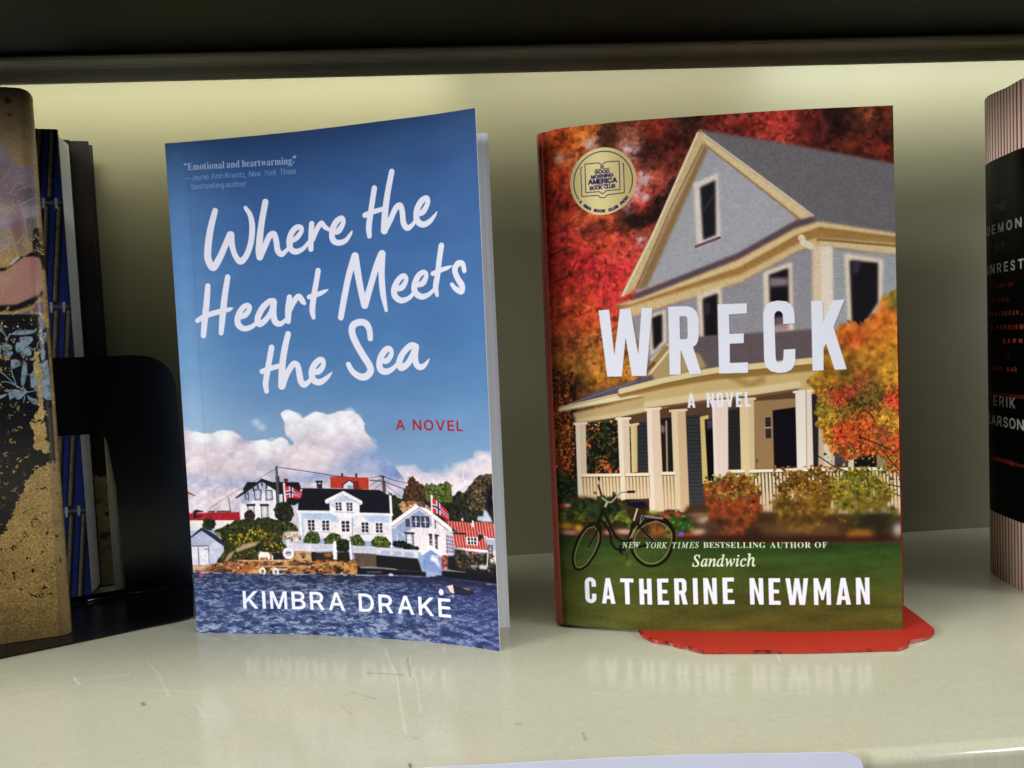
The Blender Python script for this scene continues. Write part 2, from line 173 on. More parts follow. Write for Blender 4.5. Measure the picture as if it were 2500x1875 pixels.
    264, 75, 275, 84, 285, 95, 293, 107, 300, 121, 305, 137, 309, 154, 312, 172, 312, 193, 312, 212, 309, 231, 305, 248, 300, 264, 293, 278, 285, 291, 275, 303, 264, 312, 251, 320, 237, 325, 222, 329,
    205, 330, 188, 329, 172, 325, 158, 320, 145, 312, 134, 302, 124, 290, 115, 277, 109, 262, 103, 246, 99, 229, 97, 212, 96, 193, 97, 173, 99, 155, 103, 138, 109, 123, 116, 108, 124, 96, 134, 85,
    145, 76, 158, 68, 172, 63, 188, 60, 1, 49, 114, 227, 114, 0, 53, 0, 53, 509, 114, 509, 114, 287, 102, 287, 112, 312, 124, 332, 137, 349, 152, 362, 169, 372, 187, 379, 207, 383, 227, 384,
    246, 383, 264, 380, 280, 376, 295, 369, 309, 360, 321, 349, 332, 336, 341, 321, 348, 304, 353, 285, 356, 264, 357, 240, 357, 0, 296, 0, 296, 235, 295, 256, 290, 275, 283, 291, 273, 304, 260, 315,
    246, 323, 229, 328, 210, 329, 197, 328, 184, 326, 172, 322, 161, 317, 150, 311, 141, 303, 133, 293, 126, 283, 121, 271, 117, 257, 114, 243, 2, 4, 53, 0, 53, 379, 114, 379, 114, 0, 32, 84,
    443, 75, 444, 67, 446, 60, 449, 54, 455, 48, 461, 44, 468, 42, 475, 41, 483, 42, 491, 44, 499, 48, 506, 54, 512, 60, 517, 67, 521, 75, 523, 84, 524, 92, 523, 100, 521, 107, 517, 114,
    512, 119, 506, 123, 499, 126, 491, 126, 483, 126, 475, 123, 468, 119, 461, 114, 455, 107, 449, 100, 446, 92, 444, 3, 7, 110, 137, 110, 212, 121, 212, 284, 379, 360, 379, 184, 199, 177, 199, 4,
    53, 0, 53, 509, 114, 509, 114, 0, 4, 294, 0, 148, 186, 191, 229, 372, 0, 1, 27, 139, -2, 119, -1, 101, 3, 86, 10, 74, 20, 65, 33, 58, 47, 54, 65, 53, 84, 53, 509, 114,
    509, 114, 99, 114, 87, 115, 77, 117, 68, 120, 62, 124, 58, 130, 54, 137, 53, 146, 52, 160, 53, 170, 54, 181, 3, 162, -1, 156, -2, 151, -2, 145, -2, 1, 97, 53, 0, 53, 379, 112,
    379, 112, 295, 108, 295, 112, 310, 118, 323, 125, 335, 132, 346, 141, 355, 151, 363, 161, 370, 172, 376, 183, 380, 195, 384, 207, 386, 219, 386, 239, 385, 257, 380, 273, 372, 287, 361, 299, 347, 309,
    331, 316, 314, 321, 295, 312, 295, 317, 308, 322, 321, 329, 332, 337, 343, 347, 353, 357, 361, 368, 369, 381, 375, 394, 380, 407, 383, 422, 385, 437, 386, 453, 385, 468, 383, 483, 378, 497, 372, 510,
    364, 522, 354, 532, 342, 541, 328, 548, 313, 553, 296, 556, 276, 557, 255, 557, 0, 496, 0, 496, 254, 494, 273, 490, 289, 483, 302, 473, 313, 460, 321, 447, 326, 433, 329, 419, 330, 406, 330, 395,
    328, 384, 324, 374, 320, 365, 314, 358, 307, 351, 299, 345, 290, 341, 280, 338, 270, 336, 259, 335, 247, 335, 0, 274, 0, 274, 260, 273, 275, 269, 288, 262, 301, 253, 311, 242, 320, 229, 326, 215,
    329, 199, 330, 188, 330, 178, 328, 168, 325, 158, 320, 148, 314, 140, 307, 132, 299, 126, 289, 121, 278, 117, 266, 114, 253, 114, 238, 114, 0, 1, 49, 114, 227, 114, 0, 53, 0, 53, 379, 112,
    379, 112, 287, 102, 287, 112, 312, 124, 332, 137, 349, 152, 362, 169, 372, 187, 379, 207, 383, 227, 384, 246, 383, 264, 380, 280, 376, 295, 369, 309, 360, 321, 349, 332, 336, 341, 321, 348, 304, 353,
    285, 356, 264, 357, 240, 357, 0, 296, 0, 296, 235, 295, 256, 290, 275, 283, 291, 273, 304, 260, 315, 246, 323, 229, 328, 210, 329, 197, 328, 184, 326, 172, 322, 161, 317, 150, 311, 141, 303, 133,
    293, 126, 283, 121, 271, 117, 257, 114, 243, 2, 48, 207, -8, 182, -7, 159, -2, 137, 6, 117, 16, 98, 30, 82, 46, 68, 64, 56, 85, 46, 108, 40, 133, 36, 159, 34, 187, 36, 216, 40,
    243, 46, 268, 56, 291, 68, 312, 82, 330, 98, 346, 117, 360, 137, 371, 159, 378, 182, 383, 207, 384, 233, 383, 256, 378, 278, 371, 299, 360, 317, 346, 333, 330, 347, 312, 359, 291, 369, 268, 376,
    243, 380, 216, 381, 187, 380, 159, 376, 133, 369, 108, 359, 85, 347, 64, 333, 46, 317, 30, 299, 16, 278, 6, 256, -2, 233, -7, 48, 207, 46, 226, 48, 242, 51, 257, 57, 270, 66, 282, 76,
    292, 89, 300, 102, 307, 117, 312, 134, 316, 151, 318, 169, 319, 187, 318, 206, 316, 224, 312, 242, 307, 258, 300, 274, 292, 287, 282, 300, 270, 310, 257, 319, 242, 325, 226, 329, 207, 330, 189, 329,
    173, 325, 158, 319, 145, 310, 134, 300, 124, 287, 115, 274, 108, 258, 103, 242, 99, 224, 97, 206, 96, 187, 97, 169, 99, 151, 103, 134, 108, 117, 115, 102, 124, 89, 134, 76, 145, 66, 158, 57,
    173, 51, 189, 48, 1, 34, 53, 0, 53, 379, 112, 379, 112, 321, 115, 321, 122, 335, 130, 347, 140, 358, 152, 367, 166, 375, 181, 380, 196, 384, 213, 385, 229, 384, 243, 384, 243, 322, 230, 324,
    224, 325, 219, 325, 213, 326, 207, 326, 194, 325, 182, 323, 170, 319, 159, 315, 149, 309, 140, 301, 132, 293, 126, 284, 121, 273, 117, 262, 114, 250, 114, 237, 114, 0, 1, 116, 182, -8, 163, -7,
    145, -5, 128, -2, 112, 3, 98, 10, 84, 18, 72, 27, 62, 38, 53, 50, 45, 63, 40, 78, 36, 94, 94, 107, 99, 92, 105, 79, 114, 69, 124, 60, 136, 54, 150, 49, 165, 46, 181, 45,
    200, 46, 217, 50, 232, 55, 244, 62, 255, 71, 262, 81, 267, 91, 268, 103, 267, 112, 265, 121, 260, 129, 254, 136, 246, 142, 237, 147, 225, 151, 212, 155, 149, 170, 125, 177, 104, 186, 87, 196,
    72, 208, 61, 222, 53, 237, 48, 255, 47, 274, 48, 290, 51, 305, 57, 319, 65, 332, 75, 343, 87, 354, 100, 363, 115, 370, 131, 377, 149, 381, 167, 384, 187, 384, 206, 384, 223, 381, 239, 378,
    254, 372, 267, 366, 279, 358, 290, 349, 299, 339, 307, 328, 314, 316, 319, 303, 324, 290, 268, 277, 264, 288, 258, 298, 251, 307, 243, 316, 232, 323, 219, 328, 205, 331, 187, 333, 171, 332, 156, 329,
    143, 324, 131, 317, 121, 308, 114, 299, 110, 289, 109, 277, 110, 267, 112, 258, 117, 250, 124, 243, 133, 237, 144, 232, 157, 227, 172, 223, 229, 209, 254, 202, 275, 194, 292, 183, 306, 171, 317, 158,
    325, 142, 330, 125, 331, 107, 330, 90, 326, 75, 321, 61, 312, 47, 302, 35, 290, 24, 276, 15, 260, 6, 242, 0, 223, -5, 203, -7, 2, 4, 204, 379, 204, 327, 6, 327, 6, 379, 30, 65,
    471, 126, 471, 126, 98, 127, 86, 128, 76, 132, 68, 136, 61, 142, 56, 150, 53, 159, 51, 170, 50, 185, 51, 202, 54, 213, 2, 208, 0, 203, -1, 198, -2, 192, -3, 186, -3, 180, -4, 174,
    -4, 168, -4, 145, -3, 125, 2, 107, 10, 92, 21, 80, 35, 72, 52, 67, 71, 65, 93, 1, 49, 182, -5, 164, -4, 146, -1, 130, 4, 115, 11, 101, 20, 89, 31, 78, 44, 69, 59, 62,
    76, 57, 95, 54, 116, 53, 139, 53, 379, 114, 379, 114, 144, 115, 123, 119, 105, 127, 89, 137, 75, 150, 64, 164, 56, 181, 52, 200, 50, 213, 51, 226, 53, 238, 57, 249, 62, 259, 69, 268,
    77, 276, 86, 283, 97, 289, 109, 293, 122, 295, 137, 296, 153, 296, 379, 357, 379, 357, 0, 298, 0, 298, 92, 307, 92, 297, 67, 286, 47, 272, 30, 257, 17, 240, 7, 222, 0, 203, -4, 1,
    60, 138, 0, 23, 379, 87, 379, 133, 214, 138, 196, 143, 177, 149, 157, 154, 137, 159, 115, 165, 91, 170, 67, 175, 41, 165, 41, 170, 66, 175, 90, 180, 113, 186, 135, 191, 156, 196, 176, 201,
    195, 206, 214, 252, 379, 316, 379, 362, 214, 366, 196, 371, 176, 376, 157, 382, 136, 387, 114, 392, 91, 397, 67, 402, 41, 391, 41, 397, 66, 402, 90, 408, 113, 413, 135, 418, 156, 423, 176, 429,
    195, 434, 214, 480, 379, 545, 379, 429, 0, 368, 0, 319, 172, 305, 225, 301, 239, 297, 252, 294, 266, 291, 280, 277, 338, 291, 338, 277, 280, 263, 225, 259, 211, 255, 198, 252, 185, 248, 172, 199,
    0, 1, 58, 47, -139, 61, -86, 71, -87, 80, -89, 88, -90, 96, -90, 104, -89, 111, -87, 118, -84, 124, -80, 130, -74, 136, -67, 141, -58, 146, -48, 151, -36, 163, -1, 17, 379, 84, 379, 165,
    155, 171, 138, 177, 121, 182, 104, 187, 87, 191, 70, 196, 53, 201, 37, 206, 21, 184, 21, 188, 37, 193, 53, 198, 70, 202, 87, 207, 104, 212, 121, 218, 138, 224, 155, 305, 379, 371, 379, 204,
    -58, 198, -72, 191, -85, 184, -97, 177, -107, 168, -116, 159, -124, 150, -130, 139, -136, 128, -140, 117, -143, 104, -145, 91, -145, 84, -145, 77, -145, 71, -144, 65, -143, 59, -142, 54, -141, 51, -140, 1,
    12, 42, 0, 42, 46, 254, 320, 254, 323, 48, 323, 48, 379, 333, 379, 333, 331, 126, 60, 126, 56, 339, 56, 339, 0, 1, 4, 699, 244, 699, 188, 0, 188, 0, 244, 1, 92, 14, 0, 14,
    17, 30, 18, 44, 20, 55, 24, 62, 30, 68, 37, 72, 48, 74, 62, 75, 78, 75, 369, 74, 389, 72, 405, 68, 417, 62, 425, 54, 431, 44, 435, 31, 438, 16, 439, 16, 455, 399, 455, 399,
    320, 383, 320, 378, 349, 369, 373, 356, 392, 340, 406, 320, 417, 295, 424, 266, 429, 232, 430, 222, 430, 213, 430, 206, 429, 200, 428, 195, 427, 191, 424, 188, 421, 186, 417, 185, 412, 184, 405, 183,
    397, 183, 388, 183, 246, 193, 246, 214, 247, 232, 252, 247, 259, 259, 269, 269, 282, 277, 300, 283, 321, 288, 345, 304, 345, 304, 118, 287, 118, 285, 137, 282, 154, 278, 169, 273, 181, 267, 192, 259,
    201, 251, 208, 241, 213, 229, 217, 216, 220, 202, 222, 185, 222, 183, 222, 183, 67, 183, 56, 185, 47, 188, 40, 192, 35, 198, 32, 206, 29, 217, 28, 230, 28, 254, 28, 276, 30, 295, 34, 313,
    39, 330, 45, 345, 53, 358, 63, 371, 75, 382, 89, 393, 105, 402, 123, 411, 143, 430, 143, 402, 0, 1, 114, 18, 0, 18, 16, 27, 17, 35, 19, 41, 22, 45, 26, 48, 31, 51, 37, 52,
    46, 52, 56, 52, 253, 52, 263, 51, 271, 49, 278, 46, 284, 41, 288, 36, 291, 28, 293, 19, 294, 19, 310, 146, 310, 146, 265, 166, 288, 188, 305, 212, 315, 237, 318, 268, 315, 292, 304, 310,
    286, 320, 261, 341, 286, 364, 304, 390, 315, 418, 318, 455, 312, 482, 292, 498, 258, 504, 212, 504, 56, 504, 46, 505, 38, 507, 31, 510, 26, 514, 22, 520, 19, 527, 17, 536, 16, 536, 0, 377,
    0, 377, 16, 386, 17, 393, 19, 399, 22, 403, 26, 406, 32, 408, 38, 409, 46, 410, 56, 410, 217, 409, 230, 408, 241, 406, 250, 404, 258, 400, 264, 394, 268, 387, 270, 377, 271, 363, 269, 349,
    263, 337, 252, 324, 237, 324, 56, 325, 46, 326, 38, 328, 32, 331, 26, 335, 22, 340, 19, 347, 17, 356, 16, 356, 0, 199, 0, 199, 16, 208, 17, 215, 19, 221, 22, 225, 26, 228, 32, 230,
    38, 231, 46, 232, 56, 232, 217, 231, 230, 230, 241, 228, 250, 226, 258, 222, 264, 216, 268, 209, 270, 199, 271, 184, 269, 170, 262, 158, 251, 146, 235, 146, 56, 147, 46, 148, 38, 150, 32, 152,
    27, 156, 22, 162, 19, 169, 17, 177, 16, 177, 0, 2, 48, 169, -10, 147, -9, 127, -5, 108, 2, 90, 11, 74, 23, 60, 37, 48, 53, 38, 70, 29, 89, 24, 110, 20, 131, 19, 154, 20,
    177, 24, 199, 29, 219, 38, 239, 48, 256, 60, 272, 74, 286, 90, 297, 108, 306, 127, 313, 147, 317, 168, 318, 189, 317, 209, 313, 228, 307, 245, 298, 261, 286, 275, 273, 287, 257, 298, 240, 306,
    221, 312, 200, 316, 178, 317, 154, 316, 130, 312, 108, 306, 88, 298, 69, 287, 51, 275, 36, 261, 22, 245, 11, 228, 2, 210, -5, 190, -9, 40, 169, 11, 182, 13, 193, 18, 202, 27, 209, 39,
    212, 47, 214, 56, 216, 68, 217, 81, 218, 97, 219, 114, 219, 133, 220, 154, 219, 194, 217, 227, 213, 253, 208, 271, 201, 283, 192, 292, 181, 297, 169, 299, 155, 297, 144, 292, 135, 283, 128, 271,
    123, 253, 120, 227, 118, 194, 117, 154, 117, 134, 118, 114, 118, 97, 120, 82, 121, 68, 123, 56, 125, 47, 128, 39, 135, 27, 144, 18, 155, 13, 1, 42, 124, -9, 105, -8, 89, -4, 76, 2,
    66, 10, 58, 22, 53, 36, 49, 52, 48, 71, 48, 279, 20, 279, 20, 300, 39, 318, 57, 336, 73, 353, 88, 369, 101, 384, 112, 398, 121, 412, 129, 424, 144, 424, 144, 310, 208, 310, 208, 279,
    144, 279, 144, 82, 145, 72, 146, 64, 147, 57, 149, 51, 152, 46, 157, 43, 162, 41, 168, 40, 179, 42, 189, 49, 198, 60, 206, 75, 222, 66, 205, 33, 182, 9, 155, -5, 2, 32, 101, 362,
    90, 363, 81, 366, 72, 370, 65, 376, 58, 384, 54, 393, 51, 402, 50, 412, 51, 423, 54, 432, 58, 441, 65, 449, 72, 455, 81, 460, 90, 462, 101, 463, 111, 462, 120, 460, 129, 455, 137, 449,
    143, 441, 147, 432, 150, 423, 151, 412, 150, 402, 147, 393, 143, 384, 136, 376, 129, 370, 120, 366, 111, 363, 31, 18, 0, 18, 16, 27, 17, 35, 19, 41, 22, 45, 26, 48, 30, 51, 37, 52,
    46, 52, 56, 52, 252, 52, 263, 51, 272, 49, 280, 47, 285, 43, 288, 37, 291, 30, 293, 20, 293, 21, 310, 148, 310, 148, 56, 149, 46, 150, 38, 152, 31, 154, 26, 158, 22, 164, 19, 171,
    17, 180, 16, 180, 0, 1, 70, 18, 0, 18, 16, 27, 17, 35, 19, 41, 22, 45, 26, 48, 31, 51, 37, 52, 46, 52, 56, 52, 253, 52, 263, 51, 271, 49, 278, 46, 284, 41, 288, 36,
    291, 28, 293, 19, 294, 19, 310, 148, 310, 148, 267, 168, 290, 190, 306, 215, 315, 243, 318, 281, 312, 309, 292, 325, 258, 330, 212, 330, 56, 331, 46, 332, 38, 334, 31, 337, 26, 341, 22, 347,
    19, 354, 17, 363, 16, 363, 0, 202, 0, 202, 16, 207, 16, 219, 19, 228, 26, 233, 38, 235, 56, 235, 217, 235, 230, 234, 241, 232, 250, 229, 258, 225, 264, 219, 268, 212, 270, 203, 271, 188,
    269, 173, 262, 160, 251, 148, 235, 148, 56, 148, 46, 149, 38, 151, 31, 154, 26, 158, 22, 164, 19, 171, 17, 180, 16, 180, 0, 2, 99, 255, -10, 232, -7, 216, 1, 205, 15, 200, 35, 176,
    16, 151, 2, 124, -6, 95, -9, 79, -7, 64, -4, 51, 3, 40, 11, 31, 22, 25, 34, 21, 48, 20, 63, 23, 84, 31, 104, 45, 121, 63, 136, 88, 150, 119, 164, 156, 177, 199, 190, 199,
    241, 198, 254, 196, 266, 192, 275, 187, 282, 180, 288, 171, 292, 160, 295, 148, 296, 129, 294, 115, 290, 107, 283, 104, 274, 105, 271, 106, 268, 109, 263, 113, 257, 118, 250, 121, 243, 122, 237, 123,
    231, 122, 222, 120, 215, 116, 208, 110, 202, 103, 197, 95, 194, 87, 191, 77, 191, 67, 192, 59, 194, 51, 198, 45, 203, 40, 210, 36, 218, 34, 227, 33, 236, 34, 248, 37, 259, 42, 269, 49,
    278, 58, 287, 69, 295, 81, 302, 95, 308, 110, 312, 126, 316, 143, 318, 162, 318, 195, 317, 223, 312, 246, 304, 263, 292, 276, 277, 285, 259, 291, 236, 293, 210, 293, 62, 293, 54, 293, 48, 294,
    43, 295, 40, 296, 37, 298, 36, 301, 35, 304, 34, 308, 35, 312, 36, 316, 38, 320, 42, 329, 28, 312, 11, 294, -1, 275, -8, 17, 151, 34, 156, 34, 162, 35, 167, 38, 174, 41, 181, 45,
    187, 50, 193, 56, 199, 63, 199, 169, 164, 157, 138, 139, 123, 114, 118, 84, 120, 62, 126, 46, 137, 37, 1, 31, 18, 0, 18, 16, 27, 17, 35, 19, 41, 22, 45, 26, 48, 30, 51, 37,
    52, 46, 52, 56, 52, 398, 52, 408, 51, 417, 49, 424, 47, 429, 43, 433, 38, 436, 30, 438, 20, 439, 20, 455, 148, 455, 148, 56, 149, 46, 150, 38, 152, 31, 154, 26, 158, 22, 164, 19,
    171, 17, 180, 16, 180, 0, 2, 58, 140, -10, 123, -9, 107, -5, 92, 1, 78, 10, 65, 22, 53, 35, 43, 50, 35, 66, 28, 85, 23, 104, 20, 125, 19, 147, 21, 172, 24, 196, 29, 217,
    36, 237, 45, 256, 55, 272, 68, 286, 81, 297, 96, 306, 112, 313, 128, 317, 146, 318, 168, 316, 189, 309, 207, 297, 223, 280, 223, 401, 222, 411, 220, 419, 217, 425, 212, 430, 206, 434, 198, 437,
    188, 438, 176, 439, 176, 455, 319, 455, 319, 75, 319, 64, 320, 54, 322, 46, 325, 41, 329, 36, 335, 32, 343, 30, 353, 28, 353, 11, 325, 9, 294, 6, 260, -1, 223, -10, 223, 39, 207, 18,
    188, 2, 166, -7, 33, 171, 28, 179, 29, 187, 31, 194, 36, 202, 41, 209, 48, 215, 56, 219, 66, 223, 76, 223, 242, 221, 250, 217, 257, 213, 264, 206, 270, 199, 274, 191, 278, 183, 280, 174,
    281, 159, 279, 147, 273, 138, 263, 130, 250, 125, 232, 121, 210, 118, 184, 118, 153, 118, 124, 120, 98, 124, 76, 130, 58, 137, 45, 146, 36, 158, 30, 1, 70, 18, 0, 18, 16, 27, 17, 35,
    19, 41, 22, 45, 26, 48, 31, 51, 37, 52, 46, 52, 56, 52, 399, 52, 409, 51, 417, 49, 424, 46, 429, 41, 433, 36, 437, 28, 439, 19, 440, 19, 455, 148, 455, 148, 267, 168, 289, 190,
    305, 215, 315, 243, 318, 281, 312, 309, 292, 325, 258, 330, 212, 330, 56, 331, 46, 332, 38, 334, 31, 337, 26, 341, 22, 347, 19, 354, 17, 363, 16, 363, 0, 202, 0, 202, 16, 207, 16, 219,
    19, 228, 26, 233, 38, 235, 56, 235, 217, 235, 230, 234, 241, 232, 250, 229, 258, 225, 264, 219, 268, 212, 270, 203, 271, 188, 269, 173, 262, 160, 251, 148, 235, 148, 56, 148, 46, 149, 38, 151,
    31, 154, 26, 158, 22, 164, 19, 171, 17, 180, 16, 180, 0, 2, 47, 154, -10, 135, -9, 117, -5, 100, 1, 85, 10, 70, 22, 58, 35, 46, 51, 37, 69, 29, 88, 24, 109, 21, 132, 19,
    157, 21, 180, 24, 201, 30, 222, 38, 240, 47, 258, 59, 273, 72, 286, 87, 298, 103, 307, 120, 313, 138, 317, 157, 318, 185, 316, 209, 309, 230, 297, 249, 280, 264, 259, 274, 234, 281, 206, 283,
    173, 283, 166, 117, 166, 123, 112, 138, 73, 164, 50, 199, 42, 219, 45, 237, 53, 254, 67, 270, 86, 285, 73, 258, 36, 228, 11, 193, -5, 15, 116, 192, 201, 192, 201, 215, 201, 235, 199, 252,
    197, 266, 193, 277, 188, 286, 181, 292, 172, 296, 161, 297, 141, 291, 127, 274, 119, 244, 116, 203, 1, 76, 18, 0, 18, 16, 27, 17, 35, 19, 41, 22, 45, 26, 48, 30, 51, 37, 52, 46,
    52, 56, 52, 252, 52, 263, 51, 273, 49, 280, 46, 285, 42, 289, 37, 291, 29, 293, 20, 293, 21, 310, 146, 310, 146, 252, 155, 267, 165, 280, 176, 292, 187, 301, 199, 309, 210, 314, 222, 317,
    233, 318, 246, 317, 258, 315, 267, 310, 275, 304, 282, 296, 286, 287, 289, 277, 289, 266, 289, 257, 287, 248, 283, 241, 278, 234, 272, 229, 265, 225, 257, 223, 248, 222, 240, 223, 233, 224, 227, 227,
    222, 231, 218, 235, 214, 240, 210, 245, 207, 250, 203, 254, 199, 257, 194, 259, 189, 260, 182, 259, 175, 255, 168, 250, 162, 241, 156, 231, 152, 220, 150, 207, 149, 192, 149, 56, 150, 45, 152, 37,
    155, 30, 159, 25, 165, 22, 173, 19, 184, 17, 197, 16, 197, 0, 1, 72, 122, -10, 17, 265, 14, 271, 12, 276, 9, 281, 6, 284, 3, 288, -1, 290, -6, 292, -11, 293, -11, 310, 138, 310,
    138, 293, 132, 293, 127, 292, 123, 291, 120, 289, 117, 287, 116, 284, 115, 280, 114, 276, 116, 266, 120, 253, 167, 127, 211, 235, 201, 266, 198, 274, 195, 280, 193, 285, 190, 288, 186, 291, 181, 293,
    175, 294, 168, 295, 168, 310, 323, 310, 323, 293, 311, 292, 302, 288, 297, 283, 296, 276, 296, 269, 298, 262, 336, 141, 382, 256, 384, 261, 386, 266, 387, 271, 387, 275, 386, 280, 385, 283, 383, 286,
    380, 289, 376, 291, 370, 292, 364, 294, 356, 295, 356, 310, 445, 310, 445, 295, 439, 294, 433, 292, 428, 289, 425, 284, 422, 279, 418, 273, 415, 266, 412, 258, 304, -10, 289, -10, 223, 197, 140, -10,
    3, 98, 146, -140, 115, -139, 89, -136, 66, -130, 48, -122, 33, -111, 22, -100, 16, -88, 14, -75, 18, -59, 28, -46, 45, -35, 69, -26, 49, -14, 35, -1, 26, 14, 24, 30, 25, 42, 28, 54,
    34, 64, 42, 74, 53, 83, 67, 92, 83, 101, 102, 110, 67, 128, 42, 150, 27, 179, 22, 212, 23, 228, 27, 242, 32, 255, 40, 268, 49, 279, 60, 289, 73, 298, 88, 305, 103, 311, 120, 315,
    138, 317, 157, 318, 177, 317, 196, 315, 215, 310, 233, 304, 317, 304, 317, 268, 268, 268, 278, 253, 286, 237, 290, 221, 291, 203, 291, 189, 288, 176, 283, 163, 276, 151, 268, 140, 258, 131, 246, 123,
    234, 116, 220, 110, 205, 106, 189, 104, 172, 103, 157, 103, 142, 104, 133, 103, 126, 102, 119, 99, 112, 94, 107, 89, 104, 84, 101, 78, 101, 71, 103, 61, 111, 55, 123, 50, 141, 49, 175, 49,
    200, 48, 223, 47, 242, 44, 259, 40, 273, 35, 285, 29, 295, 22, 303, 13, 308, 3, 312, -9, 315, -22, 316, -37, 313, -60, 305, -80, 291, -98, 272, -113, 248, -125, 219, -133, 185, -139, 32, 157,
    124, 168, 126, 178, 130, 185, 136, 190, 146, 194, 158, 197, 173, 199, 190, 199, 211, 199, 232, 197, 249, 194, 264, 190, 276, 185, 285, 178, 292, 168, 296, 157, 297, 146, 296, 137, 292, 130, 285, 124,
    276, 120, 264, 117, 249, 115, 232, 114, 211, 115, 190, 117, 173, 120, 158, 124, 146, 130, 136, 137, 130, 146, 126, 25, 161, -116, 205, -113, 238, -104, 257, -88, 263, -66, 262, -58, 260, -51, 255, -45,
    249, -41, 241, -38, 231, -36, 219, -35, 205, -34, 97, -34, 86, -42, 79, -52, 75, -62, 73, -73, 75, -81, 79, -89, 85, -97, 95, -103, 107, -109, 122, -113, 140, -115, 3, 45, 16, 0, 16, 17,
    32, 19, 45, 22, 55, 26, 62, 32, 68, 40, 72, 51, 74, 65, 75, 82, 75, 369, 74, 382, 73, 394, 72, 404, 69, 412, 66, 419, 62, 425, 57, 429, 51, 433, 44, 435, 36, 437, 26, 438,
    15, 439, 15, 455, 220, 455, 297, 449, 352, 429, 385, 396, 396, 351, 389, 313, 369, 283, 335, 261, 287, 247, 344, 231, 385, 206, 410, 173, 418, 132, 415, 102, 407, 76, 392, 54, 371, 35, 345, 19,
    314, 9, 278, 2, 238, 0, 26, 182, 252, 188, 252, 213, 253, 234, 257, 251, 263, 263, 272, 273, 285, 279, 301, 283, 321, 285, 345, 284, 367, 281, 385, 276, 400, 269, 412, 260, 422, 248, 428, 234,
    433, 216, 434, 206, 433, 198, 432, 192, 429, 188, 425, 185, 419, 183, 412, 182, 402, 182, 391, 26, 222, 24, 242, 26, 259, 30, 273, 38, 283, 49, 291, 63, 296, 81, 300, 103, 301, 128, 299, 154,
    295, 176, 287, 194, 277, 208, 263, 218, 245, 225, 223, 230, 197, 231, 182, 231, 182, 65, 183, 55, 184, 46, 187, 39, 190, 33, 195, 29, 202, 26, 211, 25, 1, 135, 43, -11, 43, 158, 62, 158,
    72, 124, 83, 94, 96, 70, 111, 50, 129, 34, 149, 24, 172, 17, 197, 15, 215, 16, 231, 20, 245, 27, 257, 36, 266, 47, 273, 60, 277, 74, 279, 89, 275, 110, 265, 129, 248, 146, 225, 160,
    163, 191, 135, 205, 112, 221, 92, 236, 77, 253, 65, 270, 56, 289, 51, 309, 50, 332, 51, 352, 54, 370, 60, 387, 67, 403, 77, 417, 88, 429, 101, 440, 115, 449, 131, 457, 148, 462, 166, 465,
    185, 466, 195, 466, 206, 465, 217, 463, 229, 461, 242, 459, 255, 456, 268, 452, 282, 448, 291, 446, 300, 445, 307, 446, 313, 450, 318, 457, 320, 466, 339, 466, 339, 319, 322, 319, 317, 337, 310, 354,
    303, 370, 293, 385, 283, 398, 272, 410, 261, 420, 248, 429, 235, 436, 222, 441, 208, 444, 194, 445, 178, 443, 163, 440, 151, 434, 140, 426, 131, 417, 125, 406, 121, 394, 120, 380, 121, 368, 124, 356,
    129, 346, 137, 336, 147, 328, 159, 319, 173, 311, 189, 303, 253, 273, 273, 263, 290, 253, 305, 243, 317, 233, 328, 222, 337, 211, 344, 200, 350, 188, 354, 176, 357, 162, 359, 148, 359, 133, 358, 112,
    354, 93, 348, 75, 339, 58, 328, 43, 314, 29, 298, 18, 281, 8, 261, 0, 240, -6, 217, -9, 192, -10, 184, -10, 175, -9, 167, -9, 158, -8, 150, -6, 142, -4, 134, -2, 126, 1, 118, 3,
    110, 6, 104, 8, 98, 9, 85, 12, 80, 12, 75, 11, 72, 9, 69, 7, 67, 4, 65, 0, 63, -5, 61, -11, 1, 40, 92, 0, 92, 17, 109, 18, 123, 21, 134, 25, 142, 31, 148, 39,
    152, 50, 155, 64, 156, 81, 156, 433, 149, 433, 124, 431, 102, 426, 82, 416, 65, 403, 51, 387, 41, 367, 33, 344, 29, 318, 11, 318, 11, 455, 410, 455, 410, 317, 394, 317, 381, 368, 357, 404,
    319, 426, 269, 433, 263, 433, 263, 81, 264, 63, 267, 49, 271, 38, 276, 30, 284, 25, 296, 21, 310, 18, 328, 17, 328, 0, 1, 61, 15, 0, 15, 17, 31, 19, 45, 22, 55, 26, 62, 32,
    68, 39, 72, 50, 74, 64, 75, 81, 75, 379, 74, 394, 71, 407, 68, 417, 62, 425, 55, 430, 44, 434, 32, 437, 16, 439, 16, 455, 250, 455, 250, 439, 237, 438, 226, 437, 216, 436, 208, 434,
    201, 431, 196, 427, 191, 422, 188, 416, 185, 409, 183, 401, 182, 390, 182, 379, 182, 83, 182, 72, 183, 62, 184, 54, 185, 47, 188, 41, 191, 37, 195, 34, 200, 31, 206, 30, 214, 28, 223, 28,
    234, 28, 257, 28, 278, 31, 297, 34, 315, 40, 330, 47, 345, 56, 358, 67, 370, 80, 381, 95, 391, 112, 400, 132, 409, 154, 427, 154, 402, 0, 1, 44, 13, 0, 13, 17, 29, 20, 42, 23,
    53, 27, 61, 32, 67, 39, 72, 49, 74, 61, 75, 75, 75, 387, 74, 401, 72, 412, 68, 421, 63, 427, 55, 432, 45, 435, 31, 437, 13, 439, 13, 455, 244, 455, 244, 439, 228, 437, 214, 435,
    204, 432, 196, 427, 190, 421, 186, 412, 183, 401, 183, 387, 183, 77, 183, 67, 184, 59, 185, 51, 187, 44, 190, 39, 194, 34, 200, 30, 206, 26, 214, 23, 223, 21, 233, 19, 246, 17, 246, 0,
